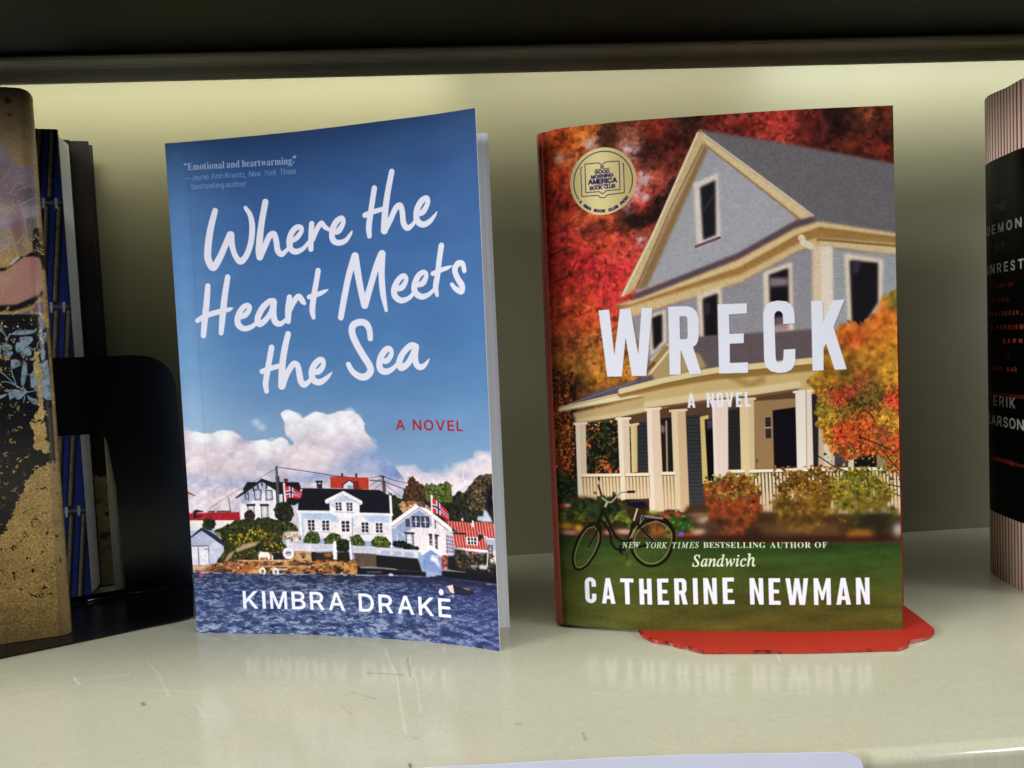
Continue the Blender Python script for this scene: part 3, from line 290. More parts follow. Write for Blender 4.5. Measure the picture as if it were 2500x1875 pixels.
    1, 63, 403, -11, 107, 350, 107, 79, 108, 62, 110, 49, 113, 38, 119, 31, 126, 26, 136, 21, 150, 19, 167, 17, 167, 0, 18, 0, 18, 17, 29, 18, 39, 19, 47, 21, 54, 23, 60, 26,
    65, 30, 68, 35, 71, 41, 73, 49, 75, 57, 76, 67, 76, 79, 76, 388, 61, 407, 49, 421, 41, 429, 36, 433, 33, 435, 28, 436, 24, 437, 18, 439, 18, 455, 156, 455, 391, 169, 391, 377,
    391, 389, 390, 399, 388, 407, 386, 414, 383, 420, 379, 425, 375, 429, 369, 431, 362, 434, 353, 436, 343, 437, 331, 439, 331, 455, 480, 455, 480, 439, 464, 437, 450, 434, 440, 430, 433, 425, 428, 417,
    425, 407, 422, 393, 422, 377, 422, -11, 1, 100, 268, -10, 233, -8, 200, -3, 170, 7, 141, 19, 116, 36, 93, 55, 74, 77, 57, 103, 44, 131, 35, 161, 29, 194, 28, 229, 29, 263, 35, 295,
    44, 324, 57, 352, 74, 377, 93, 399, 115, 419, 139, 435, 166, 448, 195, 458, 225, 464, 257, 465, 284, 464, 311, 459, 340, 451, 369, 441, 374, 439, 379, 437, 383, 436, 388, 436, 393, 436, 398, 438,
    402, 440, 406, 443, 409, 447, 412, 452, 416, 458, 419, 465, 437, 465, 437, 308, 420, 308, 412, 327, 403, 346, 393, 363, 382, 379, 370, 393, 357, 406, 343, 417, 329, 426, 314, 434, 299, 439, 283, 442,
    267, 443, 214, 430, 176, 389, 153, 322, 146, 228, 148, 178, 154, 135, 165, 98, 180, 67, 199, 44, 221, 26, 246, 16, 275, 13, 293, 14, 308, 16, 319, 21, 328, 27, 334, 35, 339, 45, 342, 57,
    343, 71, 343, 128, 342, 142, 339, 154, 335, 163, 329, 170, 321, 175, 309, 179, 294, 181, 275, 182, 275, 198, 500, 198, 500, 182, 485, 181, 473, 179, 463, 175, 457, 171, 452, 164, 449, 155, 447, 143,
    446, 128, 446, 29, 402, 12, 357, 0, 313, -8, 2, 43, -9, 0, -9, 18, 1, 19, 9, 21, 17, 25, 24, 30, 30, 38, 36, 47, 43, 60, 49, 75, 206, 466, 224, 465, 384, 87, 392, 70,
    399, 55, 405, 44, 411, 34, 417, 27, 425, 22, 433, 19, 443, 18, 443, 0, 229, 0, 229, 18, 253, 20, 270, 25, 280, 34, 283, 46, 283, 51, 281, 59, 277, 69, 273, 81, 253, 132, 103, 132,
    79, 71, 76, 59, 75, 48, 78, 35, 87, 26, 102, 20, 124, 18, 128, 18, 128, 0, 3, 113, 161, 242, 161, 177, 319, 1, 74, 248, -13, 205, -10, 168, -2, 138, 10, 114, 29, 96, 52, 83,
    81, 76, 115, 73, 155, 73, 379, 72, 394, 70, 406, 66, 416, 61, 424, 53, 429, 43, 434, 30, 437, 15, 439, 15, 455, 240, 455, 240, 439, 229, 437, 219, 436, 210, 434, 202, 432, 196, 429, 192,
    425, 188, 421, 185, 415, 183, 408, 182, 400, 181, 390, 181, 379, 181, 140, 182, 112, 186, 88, 193, 68, 203, 51, 216, 39, 232, 29, 252, 24, 275, 22, 326, 31, 363, 56, 385, 99, 392, 159, 392,
    378, 391, 393, 389, 406, 385, 416, 379, 423, 371, 429, 360, 433, 346, 437, 328, 439, 328, 455, 474, 455, 474, 439, 460, 436, 448, 432, 439, 427, 433, 421, 428, 414, 425, 404, 423, 392, 422, 378, 422,
    181, 420, 133, 412, 92, 398, 58, 380, 32, 356, 13, 325, -2, 290, -10, 1, 92, 15, 0, 15, 17, 31, 19, 45, 22, 55, 26, 62, 32, 68, 39, 72, 50, 74, 64, 75, 81, 75, 379, 74,
    394, 71, 406, 68, 416, 62, 424, 55, 429, 44, 434, 32, 437, 16, 439, 16, 455, 242, 455, 242, 439, 230, 437, 220, 436, 211, 434, 204, 432, 198, 429, 193, 425, 190, 421, 187, 415, 185, 408, 183,
    400, 182, 390, 182, 379, 182, 251, 342, 251, 342, 379, 342, 390, 341, 400, 339, 408, 337, 415, 335, 421, 331, 425, 326, 429, 320, 432, 313, 434, 304, 436, 294, 437, 282, 439, 282, 455, 507, 455, 507,
    439, 491, 437, 478, 434, 468, 429, 461, 424, 456, 417, 452, 407, 450, 394, 449, 379, 449, 81, 450, 65, 452, 52, 456, 41, 461, 33, 468, 27, 478, 22, 491, 19, 507, 17, 507, 0, 282, 0, 282,
    17, 298, 19, 311, 21, 321, 25, 329, 31, 335, 38, 339, 49, 341, 63, 342, 81, 342, 221, 182, 221, 182, 81, 183, 64, 185, 50, 189, 39, 194, 32, 202, 26, 212, 22, 225, 19, 242, 17, 242,
    0, 2, 64, 261, -11, 236, -10, 213, -6, 190, -1, 169, 7, 148, 17, 129, 29, 111, 43, 94, 58, 79, 75, 66, 93, 55, 113, 45, 134, 37, 156, 32, 179, 29, 203, 28, 228, 29, 252, 32,
    276, 37, 299, 45, 321, 55, 342, 66, 362, 79, 380, 95, 397, 112, 413, 130, 426, 149, 438, 170, 448, 192, 456, 216, 462, 240, 465, 265, 466, 290, 465, 313, 462, 336, 456, 357, 448, 378, 439, 397,
    427, 415, 414, 431, 399, 446, 382, 459, 364, 471, 344, 481, 323, 488, 301, 494, 277, 497, 253, 498, 228, 497, 203, 494, 179, 488, 156, 481, 134, 471, 113, 459, 93, 446, 75, 430, 58, 414, 43, 395,
    29, 376, 17, 355, 7, 333, -1, 310, -6, 286, -10, 24, 265, 12, 315, 26, 351, 66, 372, 133, 379, 228, 377, 278, 371, 321, 362, 358, 348, 389, 330, 412, 310, 430, 286, 440, 260, 443, 210, 430,
    174, 389, 152, 322, 145, 228, 147, 178, 153, 135, 163, 98, 177, 67, 195, 43, 215, 26, 238, 16, 2, 57, 15, 0, 15, 17, 31, 19, 45, 22, 55, 26, 62, 32, 68, 39, 72, 50, 74, 64,
    75, 81, 75, 379, 74, 394, 71, 406, 68, 416, 62, 424, 55, 429, 44, 434, 32, 437, 16, 439, 16, 455, 217, 455, 264, 453, 305, 448, 339, 439, 367, 426, 389, 409, 405, 388, 414, 363, 417, 334,
    411, 296, 392, 265, 360, 241, 315, 224, 432, 50, 437, 43, 443, 36, 448, 30, 452, 26, 457, 22, 463, 19, 470, 18, 478, 17, 480, 17, 480, 0, 338, 0, 201, 212, 182, 212, 182, 81, 183, 64,
    185, 50, 189, 39, 194, 32, 202, 26, 212, 22, 225, 19, 242, 17, 242, 0, 22, 182, 234, 203, 234, 228, 235, 249, 240, 266, 248, 280, 258, 290, 272, 298, 290, 302, 311, 304, 336, 299, 378, 284,
    407, 259, 425, 224, 431, 212, 431, 202, 429, 195, 426, 190, 422, 186, 417, 184, 409, 182, 398, 182, 385, 1, 83, 15, 0, 15, 17, 31, 19, 45, 23, 55, 28, 62, 34, 68, 42, 72, 53, 74,
    67, 75, 84, 75, 375, 74, 391, 71, 405, 67, 416, 61, 423, 54, 429, 43, 433, 30, 436, 14, 439, 14, 455, 394, 455, 394, 320, 377, 320, 374, 339, 369, 357, 362, 372, 355, 385, 347, 397, 336,
    406, 324, 414, 310, 420, 294, 425, 275, 428, 254, 430, 230, 431, 221, 431, 212, 431, 206, 430, 200, 429, 195, 428, 191, 427, 188, 424, 186, 421, 184, 417, 183, 412, 182, 406, 182, 398, 182, 247, 190,
    247, 211, 249, 229, 253, 244, 260, 256, 270, 266, 284, 274, 301, 280, 322, 284, 347, 302, 347, 302, 118, 285, 118, 280, 146, 274, 168, 266, 187, 257, 200, 244, 211, 229, 218, 210, 222, 189, 224, 182,
    224, 182, 81, 182, 69, 183, 59, 185, 50, 188, 43, 191, 36, 196, 31, 202, 27, 210, 24, 219, 21, 229, 19, 242, 18, 257, 17, 257, 0, 1, 72, 338, -11, 154, 373, 75, 84, 73, 77, 72,
    71, 70, 65, 70, 60, 68, 43, 69, 35, 71, 29, 75, 24, 80, 20, 87, 18, 96, 16, 108, 14, 122, 13, 118, 0, -34, 0, -30, 13, -15, 14, -3, 16, 8, 20, 17, 25, 24, 33, 31,
    43, 37, 56, 42, 73, 130, 393, 132, 401, 132, 408, 132, 416, 129, 423, 125, 431, 120, 438, 113, 444, 105, 448, 96, 450, 86, 451, 81, 451, 85, 465, 182, 465, 353, 108, 427, 381, 429, 388, 431,
    394, 432, 400, 433, 405, 435, 422, 434, 430, 431, 436, 428, 441, 422, 445, 415, 447, 405, 449, 394, 450, 380, 451, 383, 465, 536, 465, 532, 451, 522, 451, 513, 450, 505, 449, 498, 447, 491, 444, 485,
    440, 480, 435, 475, 429, 471, 422, 467, 414, 464, 404, 460, 392, 351, -11, 1, 110, -34, 0, -30, 13, -28, 13, -13, 14, 0, 16, 10, 20, 18, 25, 25, 33, 31, 43, 37, 57, 42, 73, 126,
    385, 128, 396, 130, 405, 131, 413, 132, 419, 131, 427, 129, 433, 125, 439, 120, 443, 113, 446, 104, 449, 94, 450, 81, 451, 85, 465, 440, 465, 420, 364, 409, 364, 409, 367, 409, 381, 407, 394, 405,
    405, 402, 414, 397, 421, 391, 427, 383, 432, 373, 436, 361, 439, 346, 440, 329, 442, 309, 442, 252, 442, 242, 442, 234, 441, 227, 440, 222, 439, 217, 437, 213, 434, 209, 431, 207, 426, 204, 421, 201,
    414, 199, 406, 196, 396, 159, 260, 216, 260, 239, 261, 259, 264, 276, 269, 289, 275, 299, 284, 308, 296, 315, 309, 321, 326, 334, 326, 287, 161, 275, 161, 276, 168, 276, 174, 277, 181, 277, 187, 276,
    197, 275, 206, 274, 214, 272, 220, 269, 225, 264, 229, 259, 232, 253, 234, 245, 235, 236, 236, 226, 237, 214, 237, 154, 237, 112, 83, 107, 62, 105, 47, 105, 41, 108, 36, 111, 31, 116, 28, 122,
    26, 130, 25, 141, 24, 153, 24, 199, 24, 222, 24, 244, 26, 263, 29, 281, 34, 298, 40, 313, 48, 328, 57, 341, 67, 353, 80, 365, 94, 376, 110, 386, 128, 400, 128, 351, 0, 1, 75, 83,
    -10, 99, 394, 98, 409, 96, 422, 93, 432, 87, 439, 79, 445, 69, 449, 56, 452, 40, 453, 42, 465, 229, 465, 226, 453, 220, 453, 205, 452, 193, 449, 184, 445, 177, 439, 172, 431, 168, 419, 166,
    405, 165, 387, 153, 116, 321, 355, 323, 396, 323, 410, 321, 422, 317, 431, 312, 439, 305, 445, 296, 449, 285, 451, 272, 452, 267, 452, 270, 465, 448, 465, 444, 452, 433, 452, 424, 451, 417, 449, 410,
    447, 405, 443, 400, 439, 396, 433, 394, 425, 391, 417, 390, 406, 388, 393, 388, 378, 377, 120, 545, 372, 556, 390, 564, 406, 569, 420, 570, 431, 567, 440, 558, 446, 543, 450, 522, 452, 527, 465, 667,
    465, 664, 452, 662, 452, 653, 451, 643, 448, 634, 442, 624, 434, 615, 424, 605, 412, 594, 398, 582, 381, 319, -10, 306, -10, 320, 310, 95, -10, 1, 84, 48, 0, 52, 12, 65, 13, 77, 14, 87,
    16, 95, 18, 102, 21, 108, 25, 113, 29, 118, 34, 121, 41, 124, 48, 127, 56, 130, 66, 167, 201, 105, 366, 99, 382, 93, 396, 87, 408, 81, 418, 75, 427, 68, 434, 61, 440, 53, 444, 45,
    447, 36, 449, 25, 451, 13, 451, 17, 465, 218, 465, 214, 451, 200, 450, 189, 449, 180, 447, 172, 445, 167, 441, 163, 437, 161, 430, 160, 423, 162, 409, 167, 393, 224, 235, 332, 358, 343, 370, 352,
    381, 360, 391, 366, 400, 371, 408, 375, 415, 377, 421, 377, 427, 377, 433, 374, 438, 370, 442, 364, 445, 360, 447, 356, 448, 352, 449, 347, 449, 322, 451, 326, 465, 486, 465, 482, 450, 472, 449, 463,
    446, 453, 441, 443, 433, 432, 424, 420, 412, 406, 399, 392, 383, 235, 205, 197, 66, 194, 53, 193, 40, 194, 32, 196, 26, 201, 21, 208, 17, 216, 15, 228, 13, 241, 12, 258, 12, 254, 0, 2,
    64, 200, -10, 174, -9, 149, -5, 126, 2, 105, 11, 86, 22, 70, 36, 55, 52, 43, 70, 34, 90, 27, 112, 23, 136, 21, 162, 23, 185, 26, 207, 31, 230, 38, 253, 47, 275, 58, 296, 70,
    317, 84, 338, 99, 357, 116, 376, 133, 393, 151, 409, 171, 423, 191, 436, 211, 447, 232, 457, 254, 465, 276, 470, 297, 474, 319, 475, 346, 473, 370, 469, 393, 463, 413, 453, 431, 441, 448, 427, 461,
    411, 473, 393, 482, 373, 489, 351, 493, 327, 494, 302, 494, 284, 491, 265, 487, 246, 482, 227, 476, 208, 468, 189, 459, 170, 449, 152, 438, 134, 426, 117, 413, 100, 400, 85, 386, 70, 371, 56, 356,
    44, 340, 32, 307, 14, 273, 1, 238, -7, 56, 201, 10, 218, 11, 235, 15, 251, 21, 268, 29, 283, 39, 298, 51, 313, 65, 327, 80, 340, 97, 353, 114, 364, 133, 375, 153, 385, 174, 393, 196,
    401, 218, 407, 240, 412, 263, 416, 286, 418, 309, 418, 331, 417, 360, 412, 384, 404, 406, 393, 423, 379, 437, 362, 447, 343, 453, 320, 455, 302, 453, 284, 449, 266, 443, 248, 434, 231, 422, 214, 408,
    198, 392, 182, 374, 168, 355, 154, 333, 142, 310, 130, 286, 123, 267, 116, 249, 110, 230, 106, 211, 102, 193, 99, 174, 98, 155, 97, 137, 99, 108, 104, 83, 113, 61, 125, 43, 140, 29, 157, 18,
    178, 12, 2, 69, -34, 0, -30, 13, -27, 13, -12, 14, 0, 17, 11, 21, 19, 27, 26, 34, 32, 45, 38, 57, 42, 73, 126, 385, 128, 395, 130, 404, 131, 413, 132, 420, 131, 428, 129, 434,
    125, 439, 120, 443, 113, 446, 104, 449, 94, 450, 81, 451, 85, 465, 281, 465, 314, 463, 343, 458, 368, 450, 388, 438, 403, 424, 414, 406, 421, 387, 423, 364, 415, 320, 390, 284, 348, 256, 289, 235,
    351, 85, 359, 68, 366, 53, 374, 41, 381, 31, 389, 23, 398, 18, 408, 15, 419, 13, 422, 13, 418, 0, 314, 0, 221, 228, 206, 228, 176, 229, 152, 231, 114, 89, 111, 74, 108, 62, 107, 53,
    106, 46, 107, 37, 109, 30, 113, 24, 118, 20, 125, 17, 133, 15, 143, 13, 154, 13, 162, 13, 158, 0, 27, 202, 250, 235, 252, 264, 257, 289, 267, 309, 280, 326, 297, 337, 316, 344, 339, 347,
    363, 341, 398, 323, 423, 293, 438, 251, 443, 243, 442, 236, 442, 230, 441, 224, 440, 220, 438, 215, 435, 212, 431, 209, 427, 206, 422, 203, 415, 200, 407, 197, 398, 158, 253, 179, 251, 1, 126, -34,
    0, -30, 13, -28, 13, -18, 14, -9, 15, -1, 16, 6, 18, 12, 21, 18, 25, 23, 30, 27, 36, 31, 43, 35, 51, 38, 61, 42, 73, 126, 385, 128, 396, 130, 405, 131, 413, 132, 419, 131,
    427, 129, 433, 125, 439, 120, 443, 113, 446, 104, 449, 94, 450, 81, 451, 85, 465, 269, 465, 265, 451, 259, 451, 247, 451, 236, 449, 226, 446, 219, 441, 212, 435, 207, 425, 201, 412, 196, 396, 161,
    265, 160, 261, 159, 256, 159, 253, 160, 251, 162, 250, 164, 250, 166, 250, 168, 251, 170, 252, 172, 253, 336, 385, 353, 400, 365, 413, 372, 425, 375, 434, 373, 441, 366, 447, 355, 450, 339, 451, 335,
    451, 338, 465, 501, 465, 496, 452, 493, 452, 479, 450, 464, 446, 448, 438, 431, 426, 412, 412, 389, 395, 364, 376, 336, 354, 223, 264, 355, 69, 365, 56, 375, 44, 384, 34, 394, 27, 403, 21, 414,
    16, 426, 14, 438, 13, 435, 0, 236, 0, 240, 13, 244, 13, 255, 13, 264, 14, 271, 16, 277, 18, 282, 21, 285, 26, 287, 31, 287, 37, 287, 41, 286, 45, 285, 50, 282, 55, 280, 61, 276,
    66, 272, 73, 268, 79, 168, 228, 166, 230, 164, 232, 161, 233, 159, 233, 156, 232, 153, 231, 151, 228, 150, 224, 110, 75, 108, 65, 106, 57, 105, 51, 105, 46, 106, 37, 108, 30, 112, 24, 118,
    20, 126, 18, 135, 16, 148, 14, 162, 13, 158, 0, 1, 73, 50, 0, 52, 13, 58, 13, 69, 14, 80, 15, 89, 17, 97, 19, 104, 23, 110, 28, 116, 34, 121, 41, 126, 50, 130, 62, 135,
    74, 139, 89, 228, 417, 230, 429, 229, 434, 226, 438, 220, 440, 212, 441, 194, 441, 174, 440, 156, 438, 140, 436, 126, 432, 113, 427, 102, 420, 93, 413, 84, 404, 77, 393, 70, 381, 64, 367, 59,
    352, 44, 353, 74, 465, 461, 465, 439, 350, 426, 350, 427, 361, 427, 371, 426, 389, 423, 404, 418, 416, 410, 425, 400, 432, 386, 437, 368, 440, 346, 441, 318, 441, 314, 440, 311, 440, 308, 438, 305,
    437, 303, 434, 301, 431, 300, 427, 298, 423, 208, 93, 203, 77, 200, 63, 199, 52, 198, 43, 199, 35, 202, 28, 206, 23, 212, 19, 220, 17, 230, 15, 243, 14, 257, 13, 265, 13, 261, 0, 1,
    54, -31, 0, -27, 13, -24, 13, -14, 14, -5, 15, 3, 16, 10, 18, 16, 21, 21, 25, 26, 30, 30, 36, 34, 43, 38, 51, 42, 61, 45, 73, 129, 385, 132, 396, 133, 405, 135, 413, 135,
    419, 134, 427, 132, 433, 128, 439, 123, 443, 116, 446, 107, 449, 96, 450, 84, 451, 88, 465, 275, 465, 272, 451, 267, 451, 253, 451, 241, 448, 232, 444, 224, 439, 217, 431, 211, 421, 205, 408, 200,
    392, 116, 80, 114, 69, 112, 60, 111, 52, 110, 45, 111, 37, 113, 31, 117, 25, 122, 21, 129, 18, 137, 16, 148, 14, 161, 13, 157, 0, 1, 86, -36, 0, -32, 13, -22, 14, -12, 15, -4,
    16, 3, 18, 10, 21, 15, 25, 20, 30, 25, 36, 29, 43, 33, 51, 36, 61, 40, 73, 128, 385, 130, 395, 132, 404, 133, 412, 134, 419, 133, 427, 131, 433, 127, 439, 122, 443, 115, 446, 106,
    449, 95, 450, 83, 451, 87, 465, 212, 465, 261, 108, 496, 465, 624, 465, 620, 451, 615, 451, 601, 451, 589, 448, 579, 444, 572, 439, 565, 431, 559, 421, 553, 408, 548, 392, 465, 80, 460, 60, 458,
    45, 459, 37, 461, 31, 465, 25, 470, 21, 477, 18, 486, 16, 497, 14, 509, 13, 506, 0, 322, 0, 325, 11, 335, 12, 344, 14, 352, 16, 359, 18, 365, 21, 371, 26, 376, 32, 381, 39, 385,
    47, 389, 57, 393, 69, 397, 83, 480, 392, 219, 0, 210, 0, 157, 393, 77, 103, 72, 86, 69, 71, 67, 58, 66, 48, 67, 39, 69, 31, 73, 25, 78, 21, 85, 18, 94, 16, 105, 14, 118,
    13, 114, 0, 1, 128, 153, -9, 131, -8, 108, -5, 84, 2, 58, 10, 49, 13, 42, 13, 33, 12, 25, 8, 19, 1, 15, -8, 3, -8, 26, 146, 38, 146, 41, 115, 47, 88, 56, 65, 69,
    46, 84, 30, 102, 19, 123, 13, 146, 11, 158, 12, 170, 14, 181, 18, 192, 23, 201, 30, 210, 38, 218, 47, 224, 57, 229, 68, 233, 79, 235, 92, 236, 105, 235, 113, 234, 122, 231, 131, 228,
    139, 224, 148, 219, 157, 213, 165, 207, 174, 202, 181, 196, 188, 190, 194, 183, 201, 154, 232, 137, 250, 122, 267, 111, 282, 102, 297, 96, 311, 92, 325, 89, 339, 88, 353, 89, 370, 92, 386, 97,
    401, 105, 416, 114, 429, 125, 440, 138, 450, 152, 459, 167, 466, 184, 471, 202, 474, 222, 475, 230, 475, 237, 474, 245, 474, 253, 473, 260, 472, 267, 470, 274, 468, 281, 466, 303, 459, 313, 457, 321,
    458, 328, 461, 334, 466, 338, 473, 351, 473, 330, 336, 319, 336, 317, 364, 313, 387, 306, 407, 296, 424, 283, 437, 268, 446, 251, 451, 232, 453, 215, 452, 200, 448, 187, 442, 175, 433, 166, 421, 160,
    408, 156, 393, 154, 376, 155, 366, 158, 356, 162, 345, 168, 334, 174, 324, 182, 313, 191, 302, 201, 291, 231, 259, 239, 250, 247, 242, 255, 233, 263, 224, 280, 203, 291, 179, 299, 154, 301, 126, 300,
    107, 296, 89, 290, 73, 282, 57, 271, 42, 259, 29, 245, 18, 229, 8, 212, 1, 194, -5, 174, -8, 2, 60, 50, -8, 37, -7, 26, -3, 17, 2, 8, 10, 2, 21, -3, 33, -6, 48, -7,
    64, -5, 92, 0, 119, 7, 147, 18, 175, 32, 203, 49, 228, 68, 252, 90, 274, 113, 293, 136, 306, 160, 314, 183, 316, 202, 314, 217, 307, 227, 296, 232, 280, 241, 309, 292, 309, 231, 90, 227,
    75, 224, 62, 222, 52, 222, 44, 222, 40, 224, 37, 228, 36, 233, 35, 241, 38, 252, 46, 266, 60, 282, 80, 291, 72, 265, 37, 240, 12, 217, -3, 195, -8, 183, -6, 175, 0, 170, 9, 168,
    23, 169, 36, 174, 57, 181, 84, 191, 118, 172, 88, 154, 62, 136, 41, 119, 23, 102, 10, 85, 0, 68, -6, 44, 82, 33, 90, 34, 98, 37, 107, 41, 116, 48, 125, 56, 134, 65, 143, 75,
    152, 87, 161, 100, 169, 113, 177, 127, 185, 141, 193, 156, 199, 171, 205, 186, 210, 201, 214, 216, 217, 230, 218, 244, 219, 257, 217, 275, 210, 288, 200, 296, 185, 299, 169, 297, 154, 291, 138, 280,
    124, 266, 109, 247, 96, 226, 85, 202, 74, 175, 69, 161, 65, 148, 61, 134, 58, 122, 56, 109, 54, 97, 53, 85, 53, 73, 55, 56, 60, 43, 69, 35, 1, 107, 222, -9, 215, -8, 208, -6,
    203, -3, 198, 1, 194, 6, 191, 12, 189, 19, 189, 28, 190, 42, 196, 65, 204, 98, 216, 140, 227, 183, 236, 216, 241, 240, 242, 254, 241, 263, 238, 269, 233, 273, 225, 275, 218, 274, 211, 272,
    203, 268, 195, 263, 186, 257, 178, 250, 168, 242, 159, 232, 150, 222, 141, 212, 132, 201, 123, 189, 114, 178, 107, 166, 99, 154, 93, 142, 80, 115, 67, 82, 55, 44, 42, 0, -12, 0, 53, 221,
    57, 234, 60, 245, 61, 255, 62, 263, 61, 268, 60, 273, 57, 277, 53, 280, 48, 282, 41, 284, 33, 284, 23, 285, 17, 285, 19, 297, 33, 299, 45, 300, 57, 302, 67, 303, 77, 305, 85, 306,
    93, 308, 100, 310, 111, 313, 120, 315, 126, 316, 130, 316, 133, 314, 133, 308, 93, 177, 118, 210, 142, 238, 165, 262, 188, 281, 209, 296, 229, 306, 247, 313, 263, 315, 280, 313, 292, 306, 300, 294,
    302, 278, 302, 272, 302, 265, 301, 258, 300, 252, 299, 245, 297, 237, 295, 230, 293, 222, 254, 88, 247, 64, 245, 49, 246, 42, 249, 37, 253, 35, 259, 34, 270, 37, 282, 48, 296, 66, 312, 91,
    322, 83, 298, 43, 273, 14, 248, -3, 2, 95, 61, -8, 46, -7, 32, -3, 20, 4, 10, 13, 2, 25, -4, 39, -8, 55, -9, 73, -8, 90, -5, 107, -1, 125, 5, 143, 13, 162, 22, 181,
    32, 199, 44, 217, 57, 235, 70, 250, 84, 265, 99, 279, 111, 288, 122, 296, 134, 302, 146, 307, 157, 311, 169, 314, 181, 316, 192, 316, 210, 315, 225, 311, 236, 303, 242, 293, 273, 416, 275, 426,
    275, 436, 275, 441, 274, 445, 271, 448, 268, 451, 264, 452, 258, 454, 251, 454, 243, 455, 233, 455, 236, 467, 257, 469, 276, 472, 292, 475, 306, 479, 317, 482, 326, 485, 333, 486, 338, 487, 341, 486,
    343, 485, 344, 483, 345, 480, 344, 473, 343, 468, 240, 81, 236, 60, 234, 44, 235, 38, 238, 34, 243, 31, 250, 30, 260, 33, 273, 43, 288, 59, 306, 81, 317, 72, 302, 53, 288, 36, 275, 22,
    263, 11, 251, 3, 240, -3, 228, -7, 217, -8, 202, -6, 191, 1, 185, 12, 183, 27, 184, 42, 187, 61, 193, 85, 201, 112, 184, 84, 167, 59, 150, 38, 133, 21, 116, 9, 99, -1, 80, -6,
    48, 91, 28, 100, 29, 109, 31, 118, 36, 127, 43, 137, 52, 146, 62, 156, 73, 165, 85, 174, 99, 183, 113, 191, 127, 199, 142, 206, 158, 212, 173, 218, 189, 223, 204, 227, 219, 229, 233, 231,
    246, 232, 259, 231, 268, 229, 277, 227, 284, 223, 289, 218, 294, 212, 298, 205, 300, 198, 300, 182, 298, 165, 292, 149, 282, 132, 268, 116, 250, 101, 229, 88, 205, 75, 178, 65, 150, 57, 124, 53,
    100, 51, 78, 52, 67, 54, 57, 57, 48, 62, 41, 68, 35, 74, 31, 82, 28, 1, 75, 48, -8, 44, 175, 44, 192, 43, 208, 42, 222, 41, 234, 39, 245, 38, 254, 35, 262, 33, 268, 27,
    277, 20, 284, 11, 287, 0, 289, -3, 289, -2, 300, 7, 302, 15, 303, 23, 304, 30, 306, 37, 307, 43, 309, 49, 310, 54, 312, 70, 316, 80, 317, 87, 308, 92, 281, 95, 235, 97, 171, 98,
    91, 238, 317, 250, 317, 275, 71, 323, 128, 339, 147, 352, 164, 364, 181, 373, 195, 380, 209, 385, 221, 388, 231, 389, 240, 388, 244, 386, 248, 382, 253, 376, 259, 370, 266, 366, 272, 363, 280, 363,
    287, 363, 293, 365, 299, 367, 304, 371, 308, 375, 312, 380, 314, 385, 316, 392, 316, 398, 316, 404, 313, 409, 310, 414, 305, 418, 298, 420, 291, 422, 283, 422, 273, 417, 244, 402, 208, 376, 165, 340,
    117, 240, -8, 230, -8, 205, 221, 60, -8, 2, 32, 122, 394, 116, 394, 110, 396, 104, 399, 98, 404, 94, 409, 91, 415, 89, 421, 88, 428, 89, 434, 91, 441, 94, 446, 98, 452, 104, 457, 110,
    460, 116, 462, 122, 463, 129, 462, 135, 460, 141, 457, 147, 452, 151, 447, 155, 441, 157, 435, 157, 428, 157, 421, 155, 414, 151, 408, 147, 403, 142, 399, 136, 396, 129, 394, 54, 33, -8, 19, -6,
    8, 1, 2, 13, 0, 29, 0, 34, 1, 40, 2, 46, 3, 53, 11, 86, 55, 241, 58, 254, 60, 264, 59, 270, 57, 275, 54, 279, 50, 282, 44, 285, 37, 286, 28, 287, 17, 287, 20, 299,
    65, 305, 74, 306, 82, 308, 90, 309, 96, 310, 107, 313, 115, 315, 121, 316, 124, 316, 127, 316, 129, 314, 130, 312, 131, 308, 130, 303, 128, 296, 63, 79, 61, 70, 59, 62, 58, 56, 58, 52,
    59, 43, 61, 37, 66, 33, 72, 32, 83, 35, 96, 45, 112, 61, 130, 84, 140, 74, 112, 38, 84, 12, 58, -3, 1, 87, 99, -8, 77, -6, 58, 0, 40, 9, 26, 23, 14, 40, 6, 60,
    1, 83, -1, 109, 0, 125, 3, 142, 7, 158, 12, 175, 19, 191, 27, 207, 37, 222, 48, 237, 60, 251, 73, 264, 87, 275, 102, 286, 126, 299, 150, 309, 174, 314, 199, 316, 214, 315, 228, 313,
    239, 308, 249, 302, 257, 294, 262, 286, 266, 277, 267, 267, 266, 258, 264, 251, 262, 244, 258, 239, 253, 234, 247, 231, 240, 229, 233, 228, 220, 230, 211, 235, 206, 243, 204, 255, 204, 258, 205, 262,
    206, 265, 207, 268, 208, 271, 210, 274, 212, 277, 214, 279, 218, 284, 220, 289, 219, 294, 215, 297, 207, 298, 197, 299, 180, 297, 162, 292, 146, 283, 130, 271, 115, 255, 101, 238, 89, 218, 79, 196,
    70, 173, 64, 150, 60, 129, 59, 107, 60, 89, 63, 73, 69, 58, 76, 46, 86, 36, 96, 29, 109, 24, 122, 23, 148, 27, 174, 38, 201, 56, 228, 82, 238, 71, 204, 36, 169, 12, 135, -3,
    1, 96, 304, -7, 291, -6, 279, -2, 269, 3, 260, 11, 252, 21, 247, 33, 244, 46, 243, 60, 243, 69, 244, 78, 245, 88, 246, 99, 248, 111, 250, 123, 253, 137, 256, 151, 271, 221, 274, 231,
    276, 240, 277, 249, 279, 257, 280, 264, 281, 271, 281, 278, 281, 283, 279, 301, 274, 313, 264, 321, 251, 323, 231, 320, 212, 310, 193, 294, 173, 272, 155, 246, 141, 221, 130, 196, 124, 172, 87, 0,
    25, 0, 112, 415, 115, 428, 117, 439, 118, 446, 118, 451, 115, 464, 106, 474, 92, 480, 71, 482, 66, 482, 72, 510, 195, 510, 169, 387, 166, 373, 163, 359, 160, 345, 156, 331, 153, 317, 150, 303,
